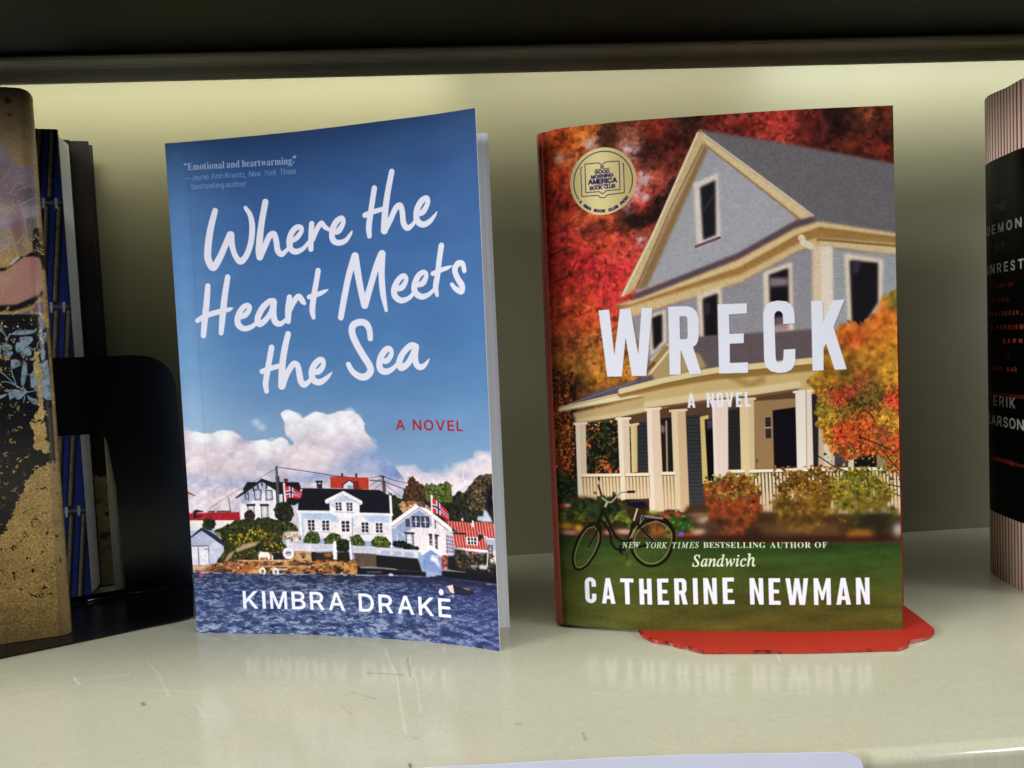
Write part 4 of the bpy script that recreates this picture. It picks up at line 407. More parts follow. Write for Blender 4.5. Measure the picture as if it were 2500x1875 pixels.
    146, 289, 142, 275, 150, 275, 178, 315, 209, 343, 241, 360, 274, 366, 305, 361, 328, 347, 341, 324, 346, 291, 346, 286, 345, 279, 344, 271, 343, 262, 334, 218, 316, 138, 314, 128, 312, 119, 311, 110,
    310, 101, 309, 92, 308, 84, 308, 76, 308, 68, 309, 54, 313, 44, 321, 38, 331, 36, 341, 37, 352, 39, 363, 44, 374, 51, 386, 32, 365, 15, 344, 3, 324, -4]


# ================================================================ printing
def rgb(h):
    h = h.lstrip('#')
    return np.array([int(h[i:i + 2], 16) for i in (0, 2, 4)], float) / 255.0


def lin(h):
    c = rgb(h)
    return tuple(np.where(c <= 0.04045, c / 12.92, ((c + 0.055) / 1.055) ** 2.4)) + (1.0,)


def P(s):
    """'u v u v ...' in hundredths of a centimetre -> array of (u, v) in cm"""
    return np.array([float(t) for t in s.split()]).reshape(-1, 2) / 100.0


def S(s):
    """'u v r u v r ...' -> array of (u, v, r) in cm"""
    return np.array([float(t) for t in s.split()]).reshape(-1, 3) / 100.0


def smooth(p, n=6):
    """Catmull-Rom curve through the rows of p"""
    p = np.asarray(p, float)
    if len(p) < 3:
        return p
    q = np.vstack([2 * p[0] - p[1], p, 2 * p[-1] - p[-2]])
    out = []
    for i in range(1, len(q) - 2):
        a, b, c, d = q[i - 1], q[i], q[i + 1], q[i + 2]
        for t in np.arange(n) / n:
            out.append(0.5 * (2 * b + (c - a) * t + (2 * a - 5 * b + 4 * c - d) * t * t + (3 * b - a - 3 * c + d) * t ** 3))
    out.append(p[-1])
    return np.array(out)


def box(s):
    """bounding box (u0, v0, u1, v1) of some points"""
    p = P(s)
    return (p[:, 0].min(), p[:, 1].min(), p[:, 0].max(), p[:, 1].max())


def vnoise(h, w, sx, sy, seed):
    r = np.random.default_rng(seed)
    gh, gw = int(h / sy) + 3, int(w / sx) + 3
    g = r.random((gh, gw))
    y = np.arange(h) / sy
    x = np.arange(w) / sx
    yi, xi = y.astype(int), x.astype(int)
    fy, fx = y - yi, x - xi
    fy = (fy * fy * (3 - 2 * fy))[:, None]
    fx = (fx * fx * (3 - 2 * fx))[None, :]
    a = g[yi][:, xi]; b = g[yi][:, xi + 1]; c = g[yi + 1][:, xi]; d = g[yi + 1][:, xi + 1]
    return (a * (1 - fx) + b * fx) * (1 - fy) + (c * (1 - fx) + d * fx) * fy


def fbm(h, w, sx, sy, seed, octaves=4, gain=0.55):
    t = np.zeros((h, w)); n = 0; amp = 1.0
    for k in range(octaves):
        t += amp * vnoise(h, w, max(sx, 1.2), max(sy, 1.2), seed + 17 * k)
        n += amp; amp *= gain; sx /= 2; sy /= 2
    return t / n


def blur1(a, s, axis):
    if s < 0.3:
        return a
    r = int(3 * s + 1)
    k = np.exp(-0.5 * (np.arange(-r, r + 1) / s) ** 2); k /= k.sum()
    pad = [(0, 0)] * a.ndim; pad[axis] = (r, r)
    b = np.pad(a, pad, mode='edge')
    out = np.zeros_like(a)
    for i, w in enumerate(k):
        sl = [slice(None)] * a.ndim; sl[axis] = slice(i, i + a.shape[axis])
        out += w * b[tuple(sl)]
    return out


def gblur(a, s):
    return blur1(blur1(a, s, 0), s, 1)


class Sheet:
    """A printed sheet: w x h cm, k pixels per cm; u to the right, v up from the lower left corner."""

    def __init__(self, w, h, k):
        self.w, self.h, self.k = w, h, k
        self.W, self.H = int(round(w * k)), int(round(h * k))
        self.a = np.ones((self.H, self.W, 3))
        self.gloss = np.zeros((self.H, self.W))

    def uv(self):
        u = (np.arange(self.W) + 0.5) / self.k
        v = self.h - (np.arange(self.H) + 0.5) / self.k
        return np.meshgrid(u, v)

    def px(self, p):
        p = np.asarray(p, float)
        return np.column_stack([p[:, 0] * self.k, (self.h - p[:, 1]) * self.k])

    def window(self, rings):
        """anti-aliased coverage inside the bounding box of a set of rings, and that box (winding counts: holes run the other way)"""
        ss = 3
        qs = [self.px(r) for r in rings]
        al = np.vstack(qs)
        X0, X1 = int(np.clip(math.floor(al[:, 0].min()) - 1, 0, self.W - 1)), int(np.clip(math.ceil(al[:, 0].max()) + 1, 1, self.W))
        Y0, Y1 = int(np.clip(math.floor(al[:, 1].min()) - 1, 0, self.H - 1)), int(np.clip(math.ceil(al[:, 1].max()) + 1, 1, self.H))
        X1, Y1 = max(X1, X0 + 1), max(Y1, Y0 + 1)
        w, h = X1 - X0, Y1 - Y0
        acc = np.zeros((h * ss, w + 2))
        for q in qs:
            x0, y0 = q[:, 0] - X0, (q[:, 1] - Y0) * ss
            x1, y1 = np.roll(x0, -1), np.roll(y0, -1)
            for ax, ay, bx, by in zip(x0, y0, x1, y1):
                if ay == by:
                    continue
                sg = 1.0
                if ay > by:
                    ax, ay, bx, by, sg = bx, by, ax, ay, -1.0
                r0, r1 = max(0, int(math.ceil(ay - 0.5))), min(h * ss - 1, int(math.ceil(by - 0.5)) - 1)
                if r1 < r0:
                    continue
                rows = np.arange(r0, r1 + 1)
                xs = np.clip(ax + (rows + 0.5 - ay) * (bx - ax) / (by - ay), 0, w)
                xi = np.floor(xs).astype(int); f = xs - xi
                acc[rows, xi] += sg * (1 - f)
                acc[rows, xi + 1] += sg * f
        m = np.clip(np.abs(np.cumsum(acc, axis=1)[:, :w]), 0, 1)
        return m.reshape(h, ss, w).mean(axis=1), (Y0, Y1, X0, X1)

    def cover(self, rings):
        m, (a, b, c, d) = self.window(rings)
        full = np.zeros((self.H, self.W)); full[a:b, c:d] = m
        return full

    def put(self, m, col, gloss=None):
        c = rgb(col) if isinstance(col, str) else col
        self.a += m[..., None] * (c - self.a)
        if gloss is not None:
            self.gloss += m * (gloss - self.gloss)

    def poly(self, pts, col, soft=0.0, alpha=1.0):
        """one filled outline; soft = blur of its edge in cm"""
        pts = P(pts) if isinstance(pts, str) else np.asarray(pts, float)
        m, (y0, y1, x0, x1) = self.window([pts])
        if soft:
            r = int(3 * soft * self.k + 2)
            b = (min(r, y0), min(r, self.H - y1), min(r, x0), min(r, self.W - x1))
            m = gblur(np.pad(m, ((b[0], b[1]), (b[2], b[3]))), soft * self.k)
            y0, y1, x0, x1 = y0 - b[0], y1 + b[1], x0 - b[2], x1 + b[3]
        m = m * alpha
        c = rgb(col) if isinstance(col, str) else col[y0:y1, x0:x1]
        self.a[y0:y1, x0:x1] += m[..., None] * (c - self.a[y0:y1, x0:x1])
        full = np.zeros((self.H, self.W)); full[y0:y1, x0:x1] = m
        return full

    def sweep(self, p, soft=1.0):
        """coverage of a round brush moved along rows (u, v, r)"""
        m = np.zeros((self.H, self.W))
        q = self.px(p[:, :2]); rr = p[:, 2] * self.k
        for i in range(len(q) - 1):
            a, b, ra, rb = q[i], q[i + 1], rr[i], rr[i + 1]
            R = max(ra, rb) + 2
            x0, x1 = int(max(0, min(a[0], b[0]) - R)), int(min(self.W, max(a[0], b[0]) + R + 1))
            y0, y1 = int(max(0, min(a[1], b[1]) - R)), int(min(self.H, max(a[1], b[1]) + R + 1))
            if x1 <= x0 or y1 <= y0:
                continue
            X, Y = np.meshgrid(np.arange(x0, x1) + 0.5, np.arange(y0, y1) + 0.5)
            d = b - a; L = max(d @ d, 1e-9)
            t = np.clip(((X - a[0]) * d[0] + (Y - a[1]) * d[1]) / L, 0, 1)
            dist = np.hypot(X - a[0] - t * d[0], Y - a[1] - t * d[1])
            c = np.clip((ra + (rb - ra) * t - dist) / soft + 0.5, 0, 1)
            m[y0:y1, x0:x1] = np.maximum(m[y0:y1, x0:x1], c)
        return m

    def line(self, pts, r, col, alpha=1.0, curve=False, soft=1.0):
        p = P(pts) if isinstance(pts, str) else np.asarray(pts, float)
        p = np.column_stack([p, np.full(len(p), r)])
        if curve:
            p = smooth(p)
        q = self.px(p[:, :2]); R = r * self.k + soft + 3
        x0, x1 = int(np.clip(q[:, 0].min() - R, 0, self.W - 1)), int(np.clip(q[:, 0].max() + R, 1, self.W))
        y0, y1 = int(np.clip(q[:, 1].min() - R, 0, self.H - 1)), int(np.clip(q[:, 1].max() + R, 1, self.H))
        m = self.sweep(p, soft)[y0:y1, x0:x1] * alpha
        self.a[y0:y1, x0:x1] += m[..., None] * (rgb(col) - self.a[y0:y1, x0:x1])

    def brush(self, strokes, col, gloss=None):
        m = np.zeros((self.H, self.W))
        for s in strokes:
            m = np.maximum(m, self.sweep(smooth(S(s) if isinstance(s, str) else s)))
        self.put(m, col, gloss)
        return m

    def blobs(self, n, box, size, cols, seed, inside=None, squash=0.6, alpha=0.9, tilt=None, soft=1.0):
        """n leaf-like dabs: box = (u0, v0, u1, v1), size = (min, max) radius in cm, inside = mask that thins them out"""
        r = np.random.default_rng(seed)
        cols = [rgb(c) for c in cols]
        for _ in range(n):
            u = r.uniform(box[0], box[2]); v = r.uniform(box[1], box[3])
            s = r.uniform(*size) * self.k; sq = r.uniform(squash, 1.0)
            th = r.uniform(0, math.pi) if tilt is None else r.normal(tilt, 0.35)
            ci = r.integers(len(cols)); jit = r.normal(0, 0.05, 3) * 0.5 + r.normal(0, 0.05)
            cx, cy = u * self.k, (self.h - v) * self.k
            ix, iy = int(cx), int(cy)
            if not (0 <= ix < self.W and 0 <= iy < self.H):
                continue
            if inside is not None and r.random() > inside[iy, ix]:
                continue
            R = int(s + 2)
            x0, x1, y0, y1 = max(0, ix - R), min(self.W, ix + R + 1), max(0, iy - R), min(self.H, iy + R + 1)
            X = np.arange(x0, x1)[None, :] + 0.5 - cx; Y = np.arange(y0, y1)[:, None] + 0.5 - cy
            c_, s_ = math.cos(th), math.sin(th)
            d = np.hypot(X * c_ + Y * s_, (Y * c_ - X * s_) / sq)
            m = np.clip((s - d) / soft + 0.5, 0, 1) * alpha
            self.a[y0:y1, x0:x1] += m[..., None] * (np.clip(cols[ci] + jit, 0, 1) - self.a[y0:y1, x0:x1])

    def field(self, pts, power=3.0):
        """smooth colour field through [(u, v, hex)] on a coarse grid, enlarged"""
        g = 8
        hh, ww = self.H // g + 2, self.W // g + 2
        U, V = np.meshgrid((np.arange(ww) * g) / self.k, self.h - (np.arange(hh) * g) / self.k)
        num = np.zeros((hh, ww, 3)); den = np.zeros((hh, ww))
        for (u, v, c) in pts:
            w = 1.0 / ((U - u) ** 2 + (V - v) ** 2 + 0.05) ** (power / 2)
            num += w[..., None] * rgb(c); den += w
        f = num / den[..., None]
        y = np.arange(self.H) / g; x = np.arange(self.W) / g
        yi, xi = y.astype(int), x.astype(int); fy, fx = (y - yi)[:, None, None], (x - xi)[None, :, None]
        return ((f[yi][:, xi] * (1 - fx) + f[yi][:, xi + 1] * fx) * (1 - fy)
                + (f[yi + 1][:, xi] * (1 - fx) + f[yi + 1][:, xi + 1] * fx) * fy)

    def image(self, name, grain=0.0, seed=1, ink=0.0):
        """ink = how far the print is pushed towards deeper darks and brighter lights"""
        a = np.clip(self.a, 0, 1)
        a = a + ink * (a * a * (3 - 2 * a) - a)
        if grain:
            r = np.random.default_rng(seed)
            a = a + r.normal(0, grain, a.shape[:2])[..., None] * (0.3 + a)
        im = bpy.data.images.new(name, self.W, self.H, alpha=True, float_buffer=False)
        im.alpha_mode = 'CHANNEL_PACKED'
        out = np.ones((self.H, self.W, 4), np.float32)
        out[..., :3] = np.clip(a, 0, 1); out[..., 3] = np.clip(self.gloss, 0, 1)
        im.pixels.foreach_set(out[::-1].ravel())
        im.update()
        im.pack()
        return im


# ---------------------------------------------------------------- lettering
GLYPHS = {}
GLYPH_ORDER = [('sans', "ABCDEFGHIKLMNOPRSTUVW.,!&" + "JYabeghiklmnorstuwyz\u2014"), ('bold', "Emotinaldherwg" + "BESTLINGAUHORF"), ('ital', "NEWYORKTIMSandwich")]


def unpack(numbers):
    """outlines of the letters: for each the number of rings, then for each ring its number of points and their x, y"""
    it = iter(numbers)
    for fam, chars in GLYPH_ORDER:
        for ch in dict.fromkeys(chars):
            rings = []
            for _ in range(next(it)):
                n = next(it)
                rings.append(np.array([next(it) for _ in range(2 * n)], float).reshape(-1, 2))
            GLYPHS[fam + ch] = rings


unpack(GLYPH_NUMBERS)


def rbox(x0, y0, x1, y1, r, n=5):
    pts = []
    for cx, cy, a0 in ((x1 - r, y0 + r, -90), (x1 - r, y1 - r, 0), (x0 + r, y1 - r, 90), (x0 + r, y0 + r, 180)):
        for i in range(n + 1):
            t = math.radians(a0 + 90 * i / n)
            pts.append((cx + r * math.cos(t), cy + r * math.sin(t)))
    return pts


def condensed():
    """narrow poster capitals, 1000 high"""
    g = {}
    s = 175
    A = lambda *q: np.array(q, float)
    g['I'] = [A((0, 0), (s, 0), (s, 1000), (0, 1000))]
    g['E'] = [A((0, 0), (420, 0), (420, 150), (s, 150), (s, 430), (370, 430), (370, 570), (s, 570), (s, 850), (420, 850), (420, 1000), (0, 1000))]
    g['L'] = [A((0, 0), (400, 0), (400, 150), (s, 150), (s, 1000), (0, 1000))]
    g['T'] = [A((165, 0), (340, 0), (340, 850), (505, 850), (505, 1000), (0, 1000), (0, 850), (165, 850))]
    g['H'] = [A((0, 0), (s, 0), (s, 430), (290, 430), (290, 0), (465, 0), (465, 1000), (290, 1000), (290, 580), (s, 580), (s, 1000), (0, 1000))]
    g['N'] = [A((0, 0), (165, 0), (165, 620), (325, 0), (490, 0), (490, 1000), (325, 1000), (325, 420), (170, 1000), (0, 1000))]
    g['A'] = [A((0, 0), (168, 0), (195, 180), (325, 180), (352, 0), (525, 0), (345, 1000), (175, 1000)), A((215, 320), (260, 690), (305, 320))]
    g['V'] = [A((175, 0), (345, 0), (520, 1000), (350, 1000), (262, 330), (172, 1000), (0, 1000))]
    g['M'] = [A((0, 0), (160, 0), (160, 600), (265, 180), (345, 180), (450, 600), (450, 0), (610, 0), (610, 1000), (450, 1000), (305, 480), (160, 1000), (0, 1000))]
    g['W'] = [A((130, 0), (330, 0), (405, 560), (480, 0), (680, 0), (810, 1000), (645, 1000), (580, 340), (490, 1000), (325, 1000), (235, 340), (165, 1000), (0, 1000))]
    out = rbox(0, -8, 440, 1008, 190)
    inn = rbox(s, 150, 440 - s + 10, 850, 45)[::-1]
    g['O'] = [A(*out), A(*inn)]
    g['C'] = [A((440, 370), (265, 370), *[(220 + 45 * math.cos(t), 195 - 45 * math.sin(t)) for t in np.linspace(0, math.pi, 9)],
                *[(220 + 45 * math.cos(t), 805 + 45 * math.sin(t)) for t in np.linspace(math.pi, 0, 9)], (265, 640), (440, 640),
                *[(220 + 220 * math.cos(t), 790 + 218 * math.sin(t)) for t in np.linspace(0, math.pi, 13)],
                *[(220 + 220 * math.cos(t), 210 - 218 * math.sin(t)) for t in np.linspace(math.pi, 0, 13)])]
    g['R'] = [A((0, 0), (s, 0), (s, 390), (225, 390), (300, 0), (480, 0), (385, 430), (430, 480), (455, 560), (455, 830), (435, 920), (375, 985), (290, 1000), (0, 1000)),
              A((s, 530), (s, 860), (250, 860), (280, 835), (282, 560), (255, 530))]
    return g


for _k, _v in condensed().items():
    GLYPHS['cond' + _k] = _v
GLYPHS['sans' + 'I'] = [np.array([(0, 0), (72, 0), (72, 509), (0, 509)], float)]
WIDTHS = {'K': 0.86, 'I': 0.15, 'M': 1.0, 'B': 0.80, 'R': 0.82, 'A': 0.95, 'D': 0.88, 'E': 0.70, 'N': 0.90, 'O': 1.02, 'V': 0.95, 'L': 0.64, 'C': 0.93, 'G': 0.98, 'H': 0.86, 'U': 0.84, 'S': 0.72, 'T': 0.72, 'P': 0.74, 'W': 1.28}
REF = {'sans': 509.0, 'bold': 475.0, 'ital': 475.0, 'cond': 1000.0}


def orient(rings):
    """outer ring counter-clockwise, rings inside it clockwise"""
    def area(r):
        x, y = r[:, 0], r[:, 1]
        return 0.5 * np.sum(x * np.roll(y, -1) - np.roll(x, -1) * y)
    if len(rings) == 1:
        return rings
    big = max(rings, key=lambda r: abs(area(r)))
    bx0, bx1, by0, by1 = big[:, 0].min(), big[:, 0].max(), big[:, 1].min(), big[:, 1].max()
    out = []
    for r in rings:
        inside = r is not big and r[:, 0].min() >= bx0 and r[:, 0].max() <= bx1 and r[:, 1].min() >= by0 and r[:, 1].max() <= by1
        a = area(r)
        out.append(r[::-1] if (a < 0) != inside else r)
    return out


def layout(s, fam, space):
    """rings of a line of text in glyph units with unit-free gaps: list of (rings, width) or None for a space"""
    res = []
    for ch in s:
        res.append(None if ch == ' ' else (orient(GLYPHS[fam + ch]), ch))
    return res


def text(sh, s, fam, u0, u1, v, cap, col, bold=0.0, shear=0.0, space=0.3, alpha=1.0, gloss=None, v1=None, place=None, soft=0.0, dy=0.0):
    """one line of print from u0 to u1 on base line v with capitals `cap` cm high; the tracking fills the width"""
    k = cap / REF[fam]
    items = layout(s, fam, space)
    wid = [0 if it is None else (max(r[:, 0].max() for r in it[0]) - min(r[:, 0].min() for r in it[0])) * k for it in items]
    sp = space * cap
    n_gap = max(1, len(items) - 1)
    sx = [1.0] * len(items)
    if fam == 'sans':                        # round geometric capitals: each letter to its own width
        for i, ch in enumerate(s):
            if ch in WIDTHS and wid[i] > 0:
                sx[i] = WIDTHS[ch] * cap / wid[i]
                wid[i] *= sx[i]
    gap = ((u1 - u0) - sum(wid) - sp * s.count(' ')) / n_gap
    least = 0.07 * cap
    if gap < least and sum(wid) > 0:         # too tight: narrower letters instead of overlapping ones
        f = max(0.4, ((u1 - u0) - least * n_gap - sp * s.count(' ')) / sum(wid))
        sx = [q * f for q in sx]; wid = [q * f for q in wid]
        gap = least
    rings = []
    x = u0
    for it, w, kx in zip(items, wid, sx):
        if it is None:
            x += sp + gap
            continue
        x0 = min(r[:, 0].min() for r in it[0])
        for r in it[0]:
            q = np.column_stack([(r[:, 0] - x0) * k * kx + x + shear * r[:, 1] * k, r[:, 1] * k])
            if place is not None:
                q = place(q, x + w / 2)
            else:
                base = v if v1 is None else v + (v1 - v) * (q[:, 0:1] - u0) / (u1 - u0)
                q = q + np.column_stack([np.zeros(len(q)), np.broadcast_to(np.ravel(base), (len(q),))])
            rings.append(q)
        x += w + gap
    m = sh.cover(rings)
    if bold:
        for r in rings:
            c = np.vstack([r, r[:1]])
            m = np.maximum(m, sh.sweep(np.column_stack([c, np.full(len(c), bold)])))
    if soft:
        m = gblur(m, soft * sh.k)
    sh.put(m * alpha, col, gloss)
    return m


# ================================================================ the printed covers
def seaside_cover():
    sh = Sheet(15.5, 22.6, 62)
    U, V = sh.uv()
    H, W = sh.H, sh.W
    # sky
    stops = [(0, '8d9fbd'), (6.0, '8fa5c0'), (9.0, '7695b8'), (11, '6287b0'), (13.2, '5179a6'), (16.8, '456d9e'), (19.7, '3b6293'), (21.3, '325684'), (22.6, '2c4c77')]
    vs = [s[0] for s in stops]; cs = np.array([rgb(s[1]) for s in stops])
    sky = np.stack([np.interp(V, vs, cs[:, i]) for i in range(3)], -1)
    left = np.exp(-(U / 2.6) ** 2)[..., None] * np.clip(1.25 - V / 24, 0.1, 1)[..., None]
    sky = sky + (rgb('9fbcd8') - sky) * 0.5 * left
    low = np.clip((12.5 - V) / 5, 0, 1)[..., None] * np.clip(1 - U / 9, 0, 1)[..., None]
    sky = sky + (rgb('b9bfd0') - sky) * 0.45 * low
    sky += 0.05 * (fbm(H, W, 160, 60, 5, 5)[..., None] - 0.5)
    sh.a[:] = sky
    # clouds
    puff = np.zeros((H, W))
    n1 = fbm(H, W, 46, 40, 11, 6, 0.6); n2 = fbm(H, W, 120, 70, 23, 5, 0.6); n3 = fbm(H, W, 26, 22, 91, 5, 0.62)
    rag = (n1 - 0.5) * 0.95
    big = P('23 953 64 946 126 933 182 951 238 950 277 923 310 902 351 901 396 909 426 890 438 906 473 915 503 898 512 875 504 863 543 881 504 920 487 953 494 978 485 1004 475 1020 504 1034 552 1025 587 995 612 1010 648 1022 682 1015 709 1005 757 1020 792 1021 826 1026 859 1002 884 970 881 920 901 907 920 876 946 857 953 814 990 807 1028 764 1060 727 1077 678 1067 504 -37 499 -5 953')
    m = gblur(sh.cover([big]), 0.06 * sh.k)
    small = P('1002 789 1042 776 1083 783 1116 771 1148 740 1202 747 1241 742 1296 761 1312 798 1352 804 1385 799 1407 830 1442 848 1475 849 1520 821 1505 526 986 501')
    m2 = gblur(sh.cover([small]), 0.2 * sh.k) * 0.85
    mb = gblur(m, 3); dens = np.clip((mb + rag * 0.85 - 0.36) / 0.3, 0, 1) * (mb > 0.02)
    dens2 = np.clip((m2 + rag * 0.9 - 0.30) / 0.5, 0, 1)
    def spot(fu, fv, ru, rv):
        return np.exp(-((U - fu) / ru) ** 2 - ((V - fv) / rv) ** 2)
    hue = np.zeros((H, W, 3)) + rgb('c9bdc9')
    hue += (rgb('dfcccf') - hue) * np.clip((n2 - 0.35) * 3, 0, 1)[..., None] * 0.8
    for (bu, bv), w, ru, rv in zip(P('1007 758 944 826 861 814 629 726 249 705 21 723 804 770 491 715'), (1.3, 1.1, 0.7, 0.8, 0.5, 0.35, 0.6, 0.5), (0.8, 0.5, 0.7, 1.0, 1.4, 1.0, 0.9, 0.9), (0.45, 0.45, 0.5, 0.25, 0.25, 0.35, 0.3, 0.2)):
        hue += (rgb('7c92bb') - hue) * np.clip(w * spot(bu, bv, ru, rv), 0, 1)[..., None]
    lum = np.zeros((H, W))
    for (bu, bv) in P('803 984 835 958 645 987 509 1003 194 922 460 883 384 878 91 924 1433 818 548 970 713 961'):
        lum = np.maximum(lum, spot(bu, bv, 0.62, 0.5))
    hue += (rgb('f3f1f7') - hue) * np.clip(lum * 0.95, 0, 1)[..., None]
    hue += (rgb('a3a5bd') - hue) * (np.clip((0.47 - n1) * 5, 0, 1) * np.clip(1.1 - 1.3 * lum, 0, 1) * 0.75)[..., None]
    hue *= (0.88 + 0.24 * n3)[..., None]
    sh.put(np.maximum(dens2, 0), rgb('cfc3cf') + (rgb('ecd9da') - rgb('cfc3cf')) * np.clip(n3 * 1.6 - 0.2, 0, 1)[..., None])
    sh.put(dens, hue * 0.97)
    rp = np.random.default_rng(55)
    core = np.maximum(gblur(dens, 2), 0.8 * gblur(dens2, 3))
    spots = []
    while len(spots) < 850:
        u_, v_ = rp.uniform(0, 15.5), rp.uniform(4.6, 10.6)
        iy, ix = int((sh.h - v_) * sh.k), int(u_ * sh.k)
        if 0 <= ix < W and rp.random() < core[iy, ix]:
            spots.append((v_ + rp.normal(0, 0.5), u_, v_))
    spots.sort(reverse=True)
    for _, u_, v_ in spots:
        iy, ix = int((sh.h - v_) * sh.k), int(u_ * sh.k)
        rr_ = rp.uniform(0.07, 0.42) * rp.uniform(0.5, 1) * sh.k; R_ = int(rr_ * 1.5 + 2)
        x0, x1, y0, y1 = max(0, ix - R_), min(W, ix + R_), max(0, iy - R_), min(H, iy + R_)
        X = (np.arange(x0, x1)[None, :] - ix) / rr_; Y = (np.arange(y0, y1)[:, None] - iy) / (rr_ * 0.8)
        d_ = np.hypot(X, Y)
        m_ = np.clip((1.15 - d_) / 0.5, 0, 1) * 0.36 * core[iy, ix] ** 0.5
        lit = np.clip(0.5 - 0.55 * Y - 0.12 * X, 0, 1)[..., None]
        c_ = hue[iy, ix]; hi_ = np.clip(c_ * 1.10 + 0.03, 0, 1); lo_ = c_ * 0.86 + rgb('8f9bb8') * 0.06
        sh.a[y0:y1, x0:x1] += m_[..., None] * (lo_ + (hi_ - lo_) * lit - sh.a[y0:y1, x0:x1])
    for q, r0 in (('357 982 383 959', 0.2),):
        for (bu, bv) in P(q):
            sh.put(np.clip(0.6 * spot(bu, bv, 0.22, 0.16) * n3 * 1.6, 0, 1), 'c9cfdd')
    # hinge crease along the spine, its light and shade painted into the print
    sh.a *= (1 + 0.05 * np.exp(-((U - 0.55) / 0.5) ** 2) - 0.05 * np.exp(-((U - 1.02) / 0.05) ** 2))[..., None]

    # ---- far shore, wires and poles
    dark = '2b2f3c'
    for q, r in (('446 776 565 758 730 732', 0.018), ('730 732 837 723 895 714 955 709', 0.022), ('894 713 958 709 1010 692 1062 675', 0.018),
                 ('959 732 1008 715 1082 700', 0.014), ('894 723 923 728 956 733', 0.012), ('955 723 896 690', 0.012), ('954 700 917 675', 0.010),
                 ('969 695 1005 668 1039 642', 0.010), ('440 769 331 713 218 657 85 579', 0.009), ('200 636 205 574', 0.02)):
        sh.line(q, r, dark, 0.75)
    sh.line('959 730 959 661', 0.05, '5a4a4a'); sh.line('967 710 967 661', 0.03, '4a4048')
    sh.line('947 733 968 728', 0.03, '2b2430')
    sh.line('1344 777 1345 581', 0.022, 'd9cfd4')
    # trees behind the houses
    trees = P('989 510 992 562 993 635 976 659 1004 651 1028 632 1049 636 1058 665 1078 689 1087 721 1105 731 1118 712 1138 696 1158 677 1174 697 1201 697 1229 688 1262 706 1283 699 1284 664 1272 641 1298 652 1327 675 1347 660 1363 683 1385 706 1401 731 1444 746 1472 753 1514 745 1501 503 1412 540 1234 531')
    tm = sh.cover([trees]); tb = gblur(tm, 4); tm = np.clip((tb + (fbm(H, W, 9, 9, 41, 3) - 0.5) * 1.1 - 0.3) / 0.3, 0, 1) * (tb > 0.06)
    sh.put(tm, rgb('1c2017') + 0.10 * (fbm(H, W, 8, 8, 43, 3)[..., None] - 0.4))
    bx = box('999 743 1503 534')
    sh.blobs(2600, bx, (0.025, 0.06), ['2c3320', '3b4226', '23281a', '171a14'], 3, tm)
    sh.blobs(420, box('1058 731 1155 612'), (0.025, 0.055), ['5a3a24', '4a3420', '6a4328'], 4, tm)
    sh.blobs(500, box('1160 703 1286 623'), (0.025, 0.055), ['5b6631', '6f7a3c', '475228'], 5, tm)
    sh.blobs(520, box('1359 749 1482 595'), (0.025, 0.06), ['6b5138', '7d6248', '4b3f2c', '30302a'], 6, tm)
    sh.poly('1455 678 1488 719 1484 564 1463 569 1448 612', '0d0e14', 0.06)
    sh.poly('1478 660 1489 665 1489 636 1479 638', 'b8bccb', 0.03)
    # rocks behind the gabled house
    r = sh.poly('1021 606 1052 618 1113 621 1133 605 1168 603 1189 594 1188 568 1053 569 1036 590', 'b07f5c', 0.03)
    sh.blobs(200, box('1022 619 1188 568'), (0.03, 0.08), ['c39a72', '8a5a40', 'd9ae86', '6d4632'], 8, r, 0.3, tilt=0.2)

    # ---- left: long low red roofed building
    sh.poly('-12 568 249 571 249 532 -12 535', 'a5242f'); sh.poly('-14 535 249 532 248 518 -14 516', 'e3d9d6'); sh.poly('-14 516 209 522 186 505 156 492 -16 486', 'dcd6d8')
    sh.blobs(140, box('-10 572 248 534'), (0.02, 0.05), ['8f1f2a', 'b23039', '7d1c28'], 9, None, 0.3, 0.5)
    sh.poly('20 577 36 585 66 578 77 574 35 571 32 556 72 557 27 545 18 545', '241d24', 0.015)
    for x in ('95 574 125 575', '140 574 173 575', '176 574 205 574'):
        sh.line(x, 0.035, '3a4034', 0.9)
    sh.poly('-3 671 38 651 33 649 -3 662', '7c3036', 0.01)
    # ---- white villa with dark roof
    sh.poly('270 673 296 709 345 708 366 725 417 707 548 705 556 682 542 612 520 599 440 606 362 634', '1f1d26')
    sh.poly('436 732 454 734 454 705 436 707', '3c1f24'); sh.poly('475 721 495 723 494 706 476 705', '6d2a2c')
    sh.poly('256 615 254 642 280 659 367 716 433 671 433 613 435 531 253 524', 'e6dde2')
    sh.poly('256 615 254 642 280 659 367 716 402 690 359 648 284 604', 'a3aac0', 0.03)
    sh.poly('230 636 270 663 366 723 437 674 437 664 367 711 280 656 239 634', '23222c')
    for q in ('345 703 347 679', '367 713 368 692', '389 697 388 678', '322 686 325 669'):
        sh.line(q, 0.035, '2e2e3a')
    def window(q, frame, pane, mull='e8e4ea', nx=2, ny=3, b=0.18, bar=0.010):
        """q = four corners (tl, tr, br, bl)"""
        p = P(q); tl, tr, br, bl = p
        f = lambda s, t: (tl * (1 - s) + tr * s) * (1 - t) + (bl * (1 - s) + br * s) * t
        sh.poly(p, frame)
        sh.poly(np.array([f(b, b * .7), f(1 - b, b * .7), f(1 - b, 1 - b * .6), f(b, 1 - b * .6)]), pane)
        for i in range(1, nx):
            s_ = b + (1 - 2 * b) * i / nx
            sh.line(np.array([f(s_, b * .7), f(s_, 1 - b * .6)]), bar * 1.5, mull)
        for j in range(1, ny):
            t_ = b * .7 + (1 - b * 1.3) * j / ny
            sh.line(np.array([f(b, t_), f(1 - b, t_)]), bar, mull)
